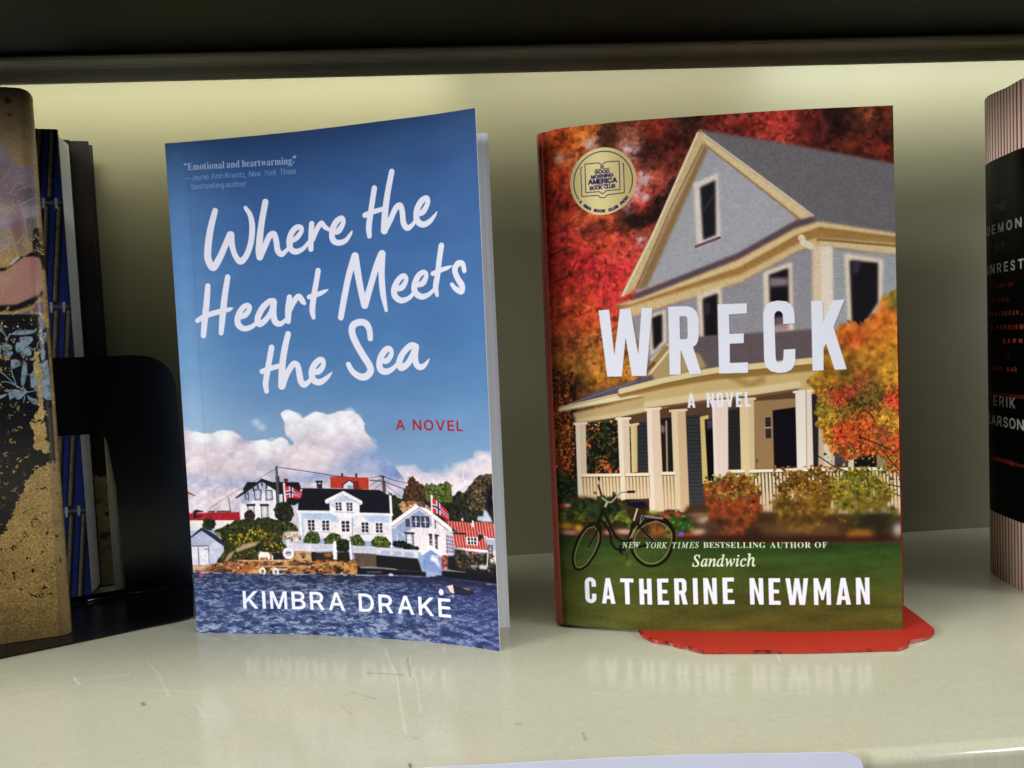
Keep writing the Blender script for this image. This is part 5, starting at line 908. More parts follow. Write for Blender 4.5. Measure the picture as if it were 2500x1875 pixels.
    for q in ('325 676 363 673 360 624 327 624', '381 673 417 671 416 623 381 623'):
        window(q, '4a4c5c', 'aab0c4', 'e4e2ea', 2, 3, 0.14)
    window('279 659 300 661 300 626 280 627', '3d3f4e', '6f7690', 'c9cbd8', 2, 2, 0.16)
    for q in ('289 602 324 603 322 542 289 542', '355 602 391 601 390 541 354 541'):
        window(q, '54545f', 'c6c2cc', 'efe9ec', 2, 2, 0.12)
        c = P(q); sh.line(c[:2], 0.05, '22222c')
    window('445 654 463 653 463 626 447 625', '44424e', 'aab', 'dddddd', 2, 2) if False else None
    sh.poly('447 650 465 652 464 572 445 572', 'c9c6d2')
    # pole in front of the villa
    sh.line('443 776 442 674 441 538', 0.06, '57585c')
    # ---- big white house
    sh.poly('535 571 545 643 566 673 543 678 939 670 990 643 993 563 839 563', '14131d')
    m = sh.cover([P('535 571 545 643 566 673 543 678 939 670 990 643 993 563 839 563')])
    tiles = ((np.sin(U * 2 * math.pi / 0.072 + 0.4 * V) > 0.4) & (np.sin(V * 2 * math.pi / 0.08) > 0.3)).astype(float)
    sh.put(gblur(m * tiles, 0.9) * 0.45, '62606e')
    sh.poly('634 708 661 708 661 676 636 678', '3b2327'); sh.line('634 707 661 707', 0.04, '1c1820'); sh.poly('641 701 655 703 655 696 642 696', 'c9c3c8', 0.01)
    # red roof behind
    rr = sh.poly('703 730 892 725 890 672 834 675 701 678', 'b4402f')
    sh.put(sh.cover([P('703 730 892 725 890 672 834 675 701 678')]) * (np.sin(U * 2 * math.pi / 0.075) > 0.3) * 0.35, '8e2f26')
    sh.line('892 725 891 672', 0.03, 'd9b9b4'); sh.poly('758 745 767 745 766 728 758 728', '3a2126'); sh.poly('826 743 836 743 835 726 827 726', '3a2126')
    sh.poly('756 693 795 716 814 704 811 674 764 674', '2c2228'); sh.poly('765 691 795 711 813 699 810 674 764 675', 'c2c3d2')
    sh.poly('785 691 808 689 805 674 784 675', '8d92a6'); sh.poly('815 709 840 708 838 671 814 673', '6b2c26'); sh.poly('839 686 863 671 838 671', '8a2e28', 0.01)
    # walls
    sh.poly('540 568 691 568 716 558 838 560 986 557 986 440 842 440 647 446 545 447', 'dfd6db')
    sh.poly('545 564 694 567 726 545 736 528 724 523 572 537 559 547 560 447 545 447', 'a9bbd3', 0.03)
    sh.poly('845 557 985 555 980 523 905 524 876 527', 'adbcd4', 0.03)
    sh.line('535 570 691 569', 0.06, 'e6e0e5'); sh.line('840 562 993 561', 0.06, 'e6e0e5'); sh.line('990 643 990 562', 0.06, 'eae6ea')
    sh.line('542 565 544 449', 0.07, 'e6e0e5'); sh.line('986 556 983 417', 0.04, 'e6e0e5')
    # dormer gable
    sh.poly('692 612 763 648 840 613 836 556 715 552 691 572', 'e9e3ea'); sh.poly('694 612 762 641 820 616 770 623 717 585 693 599', 'b0bed5', 0.03)
    sh.line('681 617 763 653 843 613', 0.11, 'e8e2e6'); sh.line('681 609 762 644 843 606', 0.03, 'b6b6c6')
    for q in ('717 616 755 616 755 572 717 573', '771 615 809 615 807 571 771 572', '575 536 619 537 617 480 576 482', '646 533 691 535 688 481 645 481',
              '838 528 882 529 880 476 838 476', '907 526 950 527 949 476 906 475'):
        window(q, 'e0dadf', '2b2731', 'ebe6ec', 2, 3, 0.13, 0.014)
        c = P(q); sh.line(np.array([c[3] + (-.03, -.04), c[2] + (.03, -.04)]), 0.03, 'b8b4c4')
    window('740 533 790 534 788 477 740 476', 'efe9ee', '26222c', 'ebe6ec', 2, 3, 0.12, 0.016)
    sh.poly('726 554 802 553 798 542 728 545', 'e8e2e6'); sh.poly('798 542 820 533 797 532 817 506 798 512', 'a9bbd3', 0.02); sh.line('801 542 796 452', 0.02, '8f95a8')
    # ---- gabled house to the right
    sh.poly('1010 444 1013 520 1126 597 1247 502 1244 389 1122 396', 'e3d6da')
    sh.poly('1010 444 1013 520 1126 592 1190 542 1185 516 1100 508 1055 485 1051 469 1015 494', '8f97b8', 0.02); sh.poly('1015 494 1051 465 1053 449 1085 431 1087 414 1013 424', '8f97b8', 0.03)
    sh.poly('1126 605 1147 597 1191 574 1300 502 1298 495 1265 502 1191 561', '1f1e26')
    sh.line('990 513 1126 603 1265 505', 0.13, 'efe6e4'); sh.line('992 506 1126 595 1259 500', 0.03, '9c93a0')
    sh.poly('1113 626 1140 628 1138 602 1133 597 1116 605', '6b5450'); sh.poly('1139 618 1155 619 1154 593 1138 599', '5d4743'); sh.line('1113 626 1141 627', 0.03, '352b2c')
    for q in ('1088 558 1127 558 1124 509 1089 509', '1132 558 1171 558 1170 509 1134 508'):
        window(q, '35323e', '474a66', 'e5e0e6', 2, 2, 0.17, 0.014)
    window('1058 544 1077 544 1076 509 1057 510', '35323e', '50536c', '8f90a6', 1, 1, 0.2); window('1182 539 1202 539 1201 507 1184 507', '35323e', 'a8a4b4', 'e5e0e6', 2, 2, 0.16)
    window('1052 482 1093 482 1091 421 1054 423', '55505a', 'aeb0c0', 'efe8ec', 2, 3, 0.16, 0.016); window('1167 480 1207 478 1205 413 1167 415', '4a4650', '5a5664', 'efe8ec', 2, 3, 0.18, 0.016)
    for q in ('1052 482 1095 482', '1166 479 1211 476'): sh.line(q, 0.035, '2c2830')
    sh.poly('1247 502 1280 491 1280 392 1246 391', 'cbbcc6'); sh.poly('1248 480 1279 475 1279 404 1247 402', '5a4a66')
    for i in range(4):
        a0, a1 = P('1247 467 1281 462') - (0, 0.16 * i); sh.line(np.array([a0, a1]), 0.02, 'cdbfcb')
    for i in range(3):
        sh.line(P('1256 477 1255 403') + (0.08 * i, 0), 0.02, 'cdbfcb')
    # red tiled roofs
    for q in ('1242 542 1352 541 1383 526 1403 496 1427 493 1452 424 1300 423 1283 437 1282 491 1300 496', '1379 546 1503 543 1500 479 1444 478 1424 494 1403 502 1379 526', '1340 418 1398 416 1396 405 1343 407'):
        pm = sh.cover([P(q)])
        sh.put(pm, 'b23a33'); sh.put(pm * np.clip(np.sin((U + 0.12 * V) * 2 * math.pi / 0.135) * 1.6, 0, 1) * 0.75, 'dba99a'); sh.put(pm * np.clip(-np.sin((U + 0.12 * V) * 2 * math.pi / 0.135 + 0.6) * 1.6 - 0.6, 0, 1) * 0.6, '6c1f24')
    sh.line('1300 423 1452 423', 0.05, 'e5d9d8'); sh.line('1427 489 1446 477 1500 476', 0.04, 'e5d9d8'); sh.line('1284 490 1342 490', 0.035, '241d24'); sh.line('1379 546 1379 526', 0.05, 'e0d5d4'); sh.poly('1323 557 1335 558 1334 544 1324 544', 'c9b4ac')
    sh.poly('1403 492 1431 491 1412 468 1399 461', '1d1a20', 0.02)
    window('1343 477 1400 480 1398 445 1344 444', 'f0e9ea', '2e2b30', 'efe9ea', 3, 2, 0.12, 0.016)
    sh.poly('1431 488 1448 475 1500 475 1495 377 1454 389 1443 448', 'a0a3b8'); sh.poly('1445 430 1498 431 1495 377 1457 377', 'd8c8c6', 0.02); window('1448 452 1469 450 1468 402 1447 403', '3a3640', '55525c', 'ded6d8', 2, 3, 0.14)
    sh.poly('1433 601 1450 593 1479 548 1434 547 1399 552 1403 568 1432 573', 'b4b8c8', 0.03); sh.poly('1465 606 1487 626 1485 548 1472 548', '2a2a36', 0.03)
    # small boat shed by the water
    sh.poly('1134 397 1173 421 1222 394 1221 313 1132 318', '7d8cb8'); sh.poly('1174 386 1202 377 1215 329 1190 354 1166 369', 'd8d6e2', 0.03); sh.line('1131 397 1172 423 1220 393', 0.09, 'e8e2e6'); sh.line('1173 387 1209 384', 0.02, 'c8c8d4')
    # dark yard right
    sh.poly('1248 388 1284 392 1285 421 1335 419 1344 396 1448 417 1453 374 1495 371 1492 314 1339 306 1245 331', '211e22', 0.04)
    sh.poly('1222 391 1248 386 1245 334 1220 329', '7c4b38'); sh.blobs(70, box('1222 391 1245 331'), (0.03, 0.07), ['a04038', 'c49a80', '5a3a30'], 13)
    sh.blobs(160, box('1288 411 1479 338'), (0.03, 0.08), ['3a3a28', '5a4a34', '2a2a20', '77604c'], 14, None, 0.4)
    sh.poly('1399 362 1438 363 1437 345 1400 345', 'b9b2b0', 0.02); sh.poly('1360 359 1394 359 1391 349 1361 349', '8a86a0', 0.02); sh.line('1445 417 1438 360', 0.03, 'cfc8c8')
    sh.poly('1224 328 1333 325 1333 321 1223 325', 'b9b2b0'); sh.poly('1220 323 1492 321 1490 286 1215 290', '17161c', 0.03)
    # flags and poles
    sh.line('475 699 477 606 477 401', 0.055, 'd9d3da'); sh.line('1188 647 1187 424', 0.055, 'e3dde0')
    def flag(quad, bend):
        p = P(quad); tl, tr, br, bl = p
        def f(s, t):
            q = (tl * (1 - s) + tr * s) * (1 - t) + (bl * (1 - s) + br * s) * t
            return q + np.array([0, bend * math.sin(s * 5.0)])
        def strip(s0, s1, t0, t1, c):
            a = [f(s, t0) for s in np.linspace(s0, s1, 9)] + [f(s, t1) for s in np.linspace(s1, s0, 9)]
            sh.poly(np.array(a), c)
        strip(0, 1, 0, 1, 'cf3038'); strip(0.24, 0.48, 0, 1, 'e8e0e6'); strip(0, 1, 0.36, 0.66, 'e8e0e6'); strip(0.31, 0.41, 0, 1, '232a55'); strip(0, 1, 0.44, 0.58, '232a55')
    flag('478 687 563 663 551 636 482 626', 0.06); flag('1191 637 1264 587 1267 545 1189 574', 0.05)
    # ---- boathouse left
    sh.poly('-1 455 57 489 165 408 163 380 120 335 -7 322', 'c3c2d4'); sh.poly('2 451 56 486 119 436 92 416 0 416', 'a7aac4', 0.03)
    sh.poly('-5 455 55 500 104 478 208 401 196 384 171 387 165 408 56 486 0 451', '2a2f4a'); sh.poly('165 408 201 394 167 384', '1c1e2a', 0.01)
    sh.poly('1 411 84 412 84 325 -1 324', 'd6d2dc'); sh.line('-1 414 86 414', 0.03, '6d7188'); sh.line('33 409 32 325', 0.035, '82869c'); sh.line('84 412 84 328', 0.03, '82869c'); sh.line('63 398 85 399', 0.02, '55586c')
    for i in range(9):
        sh.line(P('91 407 163 406') - (0, 0.047 * i * 1.9), 0.01, '9a9cb0', 0.7)
    # ---- bushes and rocks in front
    hill = P('116 335 164 391 153 450 111 482 187 512 232 532 283 539 323 531 338 542 392 541 428 531 472 537 521 503 530 479 461 476 451 431 471 401 466 383 393 379 328 383 325 345 219 342 174 328')
    hm = sh.cover([hill]); hb = gblur(hm, 2.5); hm = np.clip((hb + (fbm(H, W, 8, 8, 51, 3) - 0.5) * 0.8 - 0.32) / 0.3, 0, 1) * (hb > 0.05)
    sh.put(hm, rgb('33371b') + 0.16 * (fbm(H, W, 9, 9, 52, 3)[..., None] - 0.45))
    sh.blobs(900, box('130 544 521 329'), (0.03, 0.075), ['2c3318', '3d4520', '4c5526', '23281a'], 21, hm, 0.4, tilt=0.5)
    ym = gblur(sh.cover([P('186 453 279 470 317 490 389 493 380 469 313 438 293 414 230 401 198 415')]), 5) + 0.8 * gblur(sh.cover([P('347 407 421 424 464 407 470 394 400 386')]), 4)
    sh.blobs(750, box('130 544 521 329'), (0.03, 0.07), ['b59a2a', 'c7ab35', '8d8028', 'a58a22', '6d6a22'], 22, np.clip(ym, 0, 1) * hm, 0.4, tilt=0.5)
    om = gblur(sh.cover([P('351 469 436 486 466 442 421 414 330 414'), P('428 531 472 537 474 503 427 507'), P('148 373 273 383 308 366 219 342 145 335')]), 5)
    sh.blobs(420, box('130 544 521 329'), (0.03, 0.07), ['7a5a2a', '8f6a30', '6a4a22', '5d5a26'], 23, om * hm, 0.4, tilt=0.5)
    rk = sh.poly('216 397 257 418 331 433 319 414 256 394 222 384', 'a8917c', 0.03); sh.poly('157 339 177 370 215 394 199 366 175 342', '9a8570', 0.02); sh.poly('108 485 147 474 153 450 132 461', '8a7058', 0.03)
    def bush(q, seed, cols, n=260, size=(0.03, 0.07)):
        p = P(q); bb = gblur(sh.cover([p]), 2.5); bm = np.clip((bb + (fbm(H, W, 7, 7, seed, 3) - 0.5) * 0.8 - 0.3) / 0.3, 0, 1) * (bb > 0.05)
        sh.put(bm, cols[0])
        b = (p[:, 0].min() - .1, p[:, 1].min() - .1, p[:, 0].max() + .1, p[:, 1].max() + .1)
        sh.blobs(n, b, size, cols, seed, bm, 0.4)
    grn = ['232a17', '3a4522', '4e5a2c', '2d351c']
    bush('58 507 75 538 101 543 126 530 128 509 108 492 79 492', 61, ['20281a', '2f3b20', '263018'])
    bush('274 560 286 577 311 576 323 556 316 535 276 535', 62, ['33231c', '4a2a20', '2a2620']); bush('418 572 429 606 470 613 505 599 513 558 493 524 457 527 428 538', 63, ['1c2216', '2c3820', '3a4626'])
    bush('476 483 485 517 514 507 530 479', 64, grn)
    for k, q in enumerate(('555 428 564 462 590 479 627 476 636 449 627 422', '656 423 662 450 696 474 735 464 741 434 711 424', '784 425 789 459 826 469 843 446 859 423 826 419', '888 421 894 451 919 462 959 459 979 433 974 417 899 414')):
        bush(q, 70 + k, ['2c3319', '55602c', '6f7a3a', '3a4320'])
    bush('715 424 742 448 777 438 775 398 752 387 717 393', 75, ['171a12', '252b1a', '30371f'])
    bush('988 424 996 444 1046 442 1088 421 1120 421 1119 411 1016 415', 76, ['14161a', '22261c', '2c3020'])
    sh.poly('459 476 530 479 546 449 545 428 451 435', 'd3c2bb', 0.02); sh.blobs(60, box('457 476 545 432'), (0.03, 0.06), ['a58a78', '7a6a50', 'e3d5ce', '6a5a44'], 77)
    # rocky shore
    shore = P('0 322 60 322 123 332 219 345 325 347 331 383 455 383 492 390 600 384 709 373 817 358 832 305 827 288 630 282 412 283 285 281 193 283 -1 294')
    sm = sh.cover([shore]); rk1 = fbm(H, W, 22, 7, 81, 4); rk2 = fbm(H, W, 10, 5, 82, 3)
    rc = rgb('8a5d3c') + (rgb('c78f5e') - rgb('8a5d3c')) * np.clip(rk1 * 2.6 - 0.8, 0, 1)[..., None]
    rc = rc + (rgb('3a2a22') - rc) * np.clip(rk2 * 4.2 - 1.9, 0, 1)[..., None]
    sh.put(sm, rc)
    sh.poly('0 322 63 321 123 332 47 304 -1 297', 'c3a183', 0.03); sh.poly('208 290 254 311 299 335 343 335 305 307 267 286', 'b5642f', 0.03); sh.poly('267 283 301 311 354 335 347 283', 'd39a5e', 0.04); sh.poly('95 297 143 307 210 307 201 293 106 290', '4a3a30', 0.03)
    sh.poly('494 383 586 384 588 343 524 343', 'b99a77', 0.03); sh.poly('810 321 904 325 911 381 796 385', '5d5046', 0.02)
    sh.poly('589 338 807 338 810 324 588 317', 'b38a4e', 0.03); sh.poly('699 335 747 296 710 291 693 301', '241c1c', 0.03); sh.poly('731 326 810 324 811 287 765 286', 'b5824f', 0.04)
    sh.blobs(420, box('90 384 827 291'), (0.03, 0.10), ['a8784a', '6d4a34', '3a2a24', 'c79a68', '8f5a3a', '55402f'], 24, sm, 0.3, 0.8, tilt=0.1)
    sh.poly('907 378 1107 369 1125 311 922 319 904 325', '201d20', 0.02); sh.poly('810 319 1143 312 1142 293 811 287', '1b1a1f', 0.02)
    sh.line('828 319 922 321 1000 317', 0.03, '8a7f78'); sh.line('859 299 925 302', 0.04, '5a534e')
    sh.poly('383 307 469 308 467 299 383 298', 'c9b49c'); sh.line('227 344 489 344', 0.03, 'cfae8a', 0.8); sh.line('342 316 582 317', 0.04, 'c9a37c', 0.7)
    # fences and garden furniture
    for q in ('479 428 589 422 588 387 495 390', '589 422 700 423 698 393 592 387', '794 417 906 415 904 385 794 385', '906 413 1113 406 1107 373 906 380'):
        sh.poly(q, 'cdc7d3')
    for q in ('590 418 696 418 695 400 593 398', '797 410 902 410 901 391 796 390'):
        sh.put(sh.cover([P(q)]) * (np.sin(U * 2 * math.pi / 0.07) > 0) * 0.5, '9a98ac')
    for q in ('931 399 976 400 975 382 930 382', '990 399 1029 397 1028 379 989 379', '1043 396 1086 395 1085 376 1044 376'): sh.poly(q, 'a9abc2', 0.01)
    sh.poly('699 433 714 437 714 354 696 352', 'efeaf0'); sh.poly('778 435 785 438 790 354 777 352', 'efeaf0')
    sh.poly('590 386 614 384 611 343 589 343', '2c211e'); sh.poly('613 381 691 386 696 352 641 347 611 350', '3a2c26', 0.02); sh.poly('650 378 687 382 686 365 656 363', '9a6238', 0.03); sh.poly('716 386 774 388 779 347 717 346', '2b221d', 0.02)
    sh.poly('330 369 337 383 378 383 387 369 382 348 374 348 373 359 337 359 335 349 329 352', 'ece4e0'); sh.poly('394 379 455 380 446 349 400 348', '23232a'); sh.poly('394 369 401 369 400 347 392 347', 'cfcaca')
    (lu, lv), = P('476 378'); t = np.linspace(0, 2 * math.pi, 24)
    sh.line(np.column_stack([lu + 0.2 * np.cos(t), lv + 0.2 * np.sin(t)]), 0.075, 'dedce6'); sh.poly(np.column_stack([lu + 0.1 * np.cos(t), lv + 0.1 * np.sin(t)]), 'b8b4c0'); sh.line('466 378 487 382', 0.025, '3a3a50')
    for q in ('344 293', '409 292'):
        (lu, lv), = P(q); sh.line(np.column_stack([lu + 0.12 * np.cos(t), lv + 0.14 * np.sin(t)]), 0.045, 'e3dcd8')
    # ---- water
    _s = P('-1 294 113 287 285 283 463 283 827 286'); _s = np.vstack([_s, P('1219 300 1490 286')]); shore_v = np.interp(U, _s[:, 0], _s[:, 1])
    wm = np.clip((shore_v - V + (fbm(H, W, 14, 5, 93, 2) - 0.5) * 0.15) / 0.06, 0, 1)
    Vn = np.clip((3.1 - V) / 3.1, 0, 1)
    w1 = fbm(H, W, 16, 5, 31, 4, 0.62); w2 = fbm(H, W, 90, 26, 32, 3); w3 = fbm(H, W, 9, 4, 33, 3, 0.7); w4 = fbm(H, W, 26, 9, 34, 4, 0.65)
    wav = w1 * (1 - Vn) + w4 * Vn
    base = rgb('2e3c64') + (rgb('566790') - rgb('2e3c64')) * Vn[..., None]
    wc = base + (rgb('2a3152') - base) * np.clip(2.4 - wav * 4.4, 0, 1)[..., None] * 0.8
    wc = wc + (rgb('a9afc0') - wc) * np.clip((wav * 0.7 + w3 * 0.5 - 0.59) * 6.5, 0, 1)[..., None] * (0.35 + 0.45 * Vn)[..., None]
    wc = wc + (rgb('a79f9a') - wc) * np.clip((w2 - 0.45) * 3, 0, 1)[..., None] * 0.35 * (w3 > 0.5)[..., None]
    right = np.clip((U - 9) / 6, 0, 1)[..., None]
    wc = wc + (rgb('3a3866') - wc) * 0.35 * right
    dk = np.exp(-((V - (shore_v - 0.12)) / 0.26) ** 2)[..., None] * (0.35 + 0.6 * np.clip((U - 3.5) / 4, 0, 1))[..., None]
    wc = wc + (rgb('23253a') - wc) * dk * 0.75
    lightp = np.exp(-((U - 6.2) / 3.0) ** 2 - ((V - 2.35) / 0.5) ** 2)[..., None] * np.clip(w1 * 3 - 1.2, 0, 1)[..., None]
    wc = wc + (rgb('a29d9c') - wc) * 0.6 * lightp
    sh.put(wm, wc)
    # the village is a photograph: fine tonal texture and a lens's softness
    vil = np.clip((V - shore_v) / 0.1, 0, 1) * np.clip((P('261 745')[0, 1] - V) / 0.3, 0, 1)
    tex = (0.80 + 0.26 * fbm(H, W, 5, 5, 201, 3, 0.7) + 0.16 * fbm(H, W, 30, 22, 202, 3))[..., None]
    soft_ = gblur(sh.a, 0.9) * tex
    lum_ = soft_.mean(-1, keepdims=True)
    soft_ = soft_ + (rgb('2a2430') - soft_) * (np.clip(0.5 - lum_, 0, 1) * 0.5) * (fbm(H, W, 9, 9, 203, 3)[..., None] > 0.5)
    sh.a += (vil * 0.9)[..., None] * (soft_ - sh.a)
    # mooring buoy and dinghy
    sh.poly('1239 257 1268 264 1273 227 1256 230', 'e2c4b0'); sh.poly('1271 264 1319 254 1365 251 1369 233 1348 224 1274 222', '2a2c3c'); sh.poly('1309 258 1362 247 1334 249', 'c79a66'); sh.poly('1256 220 1274 218 1268 205', 'b7a7a4', 0.02)
    (lu, lv), = P('1211 228'); sh.poly(np.column_stack([lu + 0.115 * np.cos(t), lv + 0.14 * np.sin(t)]), 'ebe8ee')
    (lu, lv), = P('39 276'); sh.poly(np.column_stack([lu + 0.11 * np.cos(t), lv + 0.1 * np.sin(t)]), 'b8486a')
    (lu, lv), = P('973 292'); sh.poly(np.column_stack([lu + 0.12 * np.cos(t), lv + 0.06 * np.sin(t)]), 'b9bccb')

    # ---- lettering
    white = 'dddcea'
    hand = ['222 1947 14 194 1866 16 176 1782 17 174 1732 17 196 1695 17 229 1734 16 259 1787 15 287 1835 17', '291 1835 17 294 1785 14 307 1739 13 330 1714 15 361 1741 14 386 1799 14 396 1868 14 389 1918 12 369 1951 9',
            '466 1969 15 439 1865 15 423 1767 17 424 1729 17', '424 1729 16 449 1770 14 476 1817 14 498 1825 14 507 1796 14 512 1751 14 530 1734 13 555 1750 9 578 1776 9',
            '576 1786 9 606 1800 12 630 1826 11 630 1845 11 606 1845 13 581 1820 14 569 1782 14 577 1751 14 602 1740 13 636 1752 10 662 1777 8',
            '683 1856 13 676 1803 13 672 1747 13', '684 1788 11 706 1830 12 729 1855 12 744 1839 11 762 1826 9',
            '782 1810 10 811 1817 14 835 1849 11 828 1869 12 800 1854 14 780 1819 14 780 1780 14 806 1764 13 841 1771 11 867 1798 7 874 1809 3',
            '991 1982 13 974 1908 13 956 1824 14 956 1781 11', '940 1872 12 975 1882 11 1028 1891 10',
            '1077 2043 13 1054 1961 14 1035 1869 15 1028 1799 17', '1028 1799 15 1057 1838 13 1086 1887 13 1108 1897 13 1117 1870 13 1120 1823 13 1137 1800 13 1163 1812 9 1186 1840 9',
            '1187 1854 11 1215 1861 13 1238 1895 11 1233 1915 12 1207 1903 14 1185 1868 14 1185 1826 14 1212 1807 13 1244 1818 11 1269 1841 6 1279 1854 2',
            '164 1612 13 153 1539 15 138 1457 15 127 1389 13', '263 1647 13 243 1563 15 225 1464 15 214 1397 12', '102 1458 11 142 1477 12 213 1494 12 258 1501 10 277 1506 3',
            '306 1463 11 338 1473 13 360 1501 11 350 1515 12 324 1503 13 301 1466 15 300 1431 15 327 1411 13 366 1419 11 399 1444 9',
            '477 1527 14 455 1526 13 421 1498 15 396 1456 15 401 1429 15 430 1442 13 464 1481 13 478 1521 16', '479 1521 14 473 1469 15 480 1434 15 505 1424 12 534 1443 8',
            '555 1540 13 546 1483 16 542 1434 13', '549 1477 12 577 1522 13 600 1541 13 617 1520 13 626 1509 8',
            '701 1649 13 688 1596 13 672 1534 14 662 1477 14 666 1445 10', '650 1536 11 688 1544 11 720 1554 9 745 1564 2',
            '798 1438 14 822 1531 15 850 1625 15 882 1699 18', '882 1699 18 893 1611 16 904 1537 15 916 1485 17', '916 1485 17 945 1557 15 982 1650 15 1009 1700 16', '1012 1700 16 1004 1614 15 1006 1531 14 1017 1457 8',
            '1068 1544 11 1100 1552 13 1120 1583 10 1108 1598 12 1083 1584 13 1061 1549 14 1062 1516 14 1090 1495 13 1128 1503 10 1157 1529 8',
            '1167 1554 10 1198 1563 13 1215 1593 10 1203 1607 11 1178 1594 13 1158 1559 14 1158 1526 14 1186 1505 13 1219 1511 10 1248 1531 8',
            '1292 1711 13 1279 1654 13 1267 1590 13 1256 1542 13 1261 1506 8', '1245 1598 10 1286 1610 10 1317 1617 8 1339 1624 2',
            '1395 1598 10 1388 1626 12 1367 1630 13 1350 1607 13 1360 1572 13 1380 1538 14 1376 1514 13 1349 1527 11 1332 1547 8',
            '454 1319 14 440 1264 14 426 1208 14 415 1160 14 417 1123 11', '401 1213 12 440 1225 12 493 1236 11', '538 1376 14 519 1317 15 501 1237 16 493 1145 18',
            '495 1145 16 520 1196 14 553 1239 14 574 1236 13 581 1202 15 587 1162 15 603 1147 14 630 1164 10 647 1192 10',
            '650 1200 12 679 1205 14 700 1230 12 698 1253 12 679 1252 14 654 1229 15 641 1196 15 650 1164 15 678 1155 14 709 1170 11 734 1191 5 741 1200 1',
            '934 1339 13 932 1376 14 917 1404 15 887 1412 15 856 1400 16 848 1369 16 865 1321 16 896 1265 16 923 1221 16 926 1194 16 903 1173 16 873 1174 15 840 1197 13 822 1229 12',
            '984 1239 11 1009 1239 13 1031 1266 11 1026 1288 12 1007 1287 14 983 1261 15 971 1227 15 977 1200 15 1002 1191 14 1032 1202 11 1059 1224 8',
            '1144 1297 14 1123 1298 14 1087 1269 14 1066 1228 15 1075 1206 15 1106 1222 14 1133 1260 14 1148 1293 14', '1150 1293 14 1143 1252 14 1148 1217 14 1168 1205 13 1190 1216 9 1205 1234 4 1210 1241 1']
    sh.brush(hand, white, 0.6)
    a, b = P('241 118 1251 114'); text(sh, 'KIMBRA DRAKE', 'sans', a[0], b[0], 1.2, 0.79, 'e4e6f4', bold=0.022, space=0.25, gloss=0.6)
    a, b = P('1036 937 1351 930'); text(sh, 'A NOVEL', 'sans', a[0], b[0], a[1], 0.42, 'a3242f', bold=0.012, space=0.3, v1=b[1])
    q = P('102 2138 616 2124 116 2092 625 2081 116 2052 380 2046 84 2162 613 2155 90 2102')
    text(sh, 'Emotional', 'bold', q[0, 0], P('281 2134')[0, 0], q[0, 1], 0.325, 'b3bcd8', alpha=0.85, v1=P('281 2134')[0, 1])
    w = P('291 2135 354 2132 365 2133 605 2125')
    text(sh, 'and', 'bold', w[0, 0], w[1, 0], w[0, 1], 0.325, 'b3bcd8', alpha=0.85, v1=w[1, 1]); text(sh, 'heartwarming', 'bold', w[2, 0], w[3, 0], w[2, 1], 0.325, 'b3bcd8', alpha=0.85, v1=w[3, 1])
    for qq in ('87 2163 90 2167', '96 2162 99 2167', '612 2151 616 2158', '621 2151 624 2158'): sh.line(qq, 0.03, 'b3bcd8', 0.85)
    d0, = P('612 2131'); sh.line(np.array([d0, d0 + .005]), 0.035, 'b3bcd8', 0.8)
    c2 = '93a5cc'
    sh.line('90 2101 109 2103', 0.014, c2, 0.8)
    for s_, qq in (('Jayne', '117 2092 201 2091'), ('Ann', '213 2091 270 2090'), ('Krentz,', '281 2089 383 2086')):
        w = P(qq); text(sh, s_, 'sans', w[0, 0], w[1, 0], w[0, 1], 0.24, c2, alpha=0.8, v1=w[1, 1])
    for s_, qq in (('New', '393 2087 452 2085'), ('York', '466 2086 526 2084'), ('Times', '542 2084 619 2081')):
        w = P(qq); text(sh, s_, 'sans', w[0, 0], w[1, 0], w[0, 1], 0.24, c2, alpha=0.8, v1=w[1, 1], shear=0.2)
    for s_, qq in (('bestselling', '116 2052 273 2049'), ('author', '282 2048 380 2046')):
        w = P(qq); text(sh, s_, 'sans', w[0, 0], w[1, 0], w[0, 1], 0.24, c2, alpha=0.8, v1=w[1, 1])
    return sh.image('seaside_cover_print', 0.012, 3, 0.3)


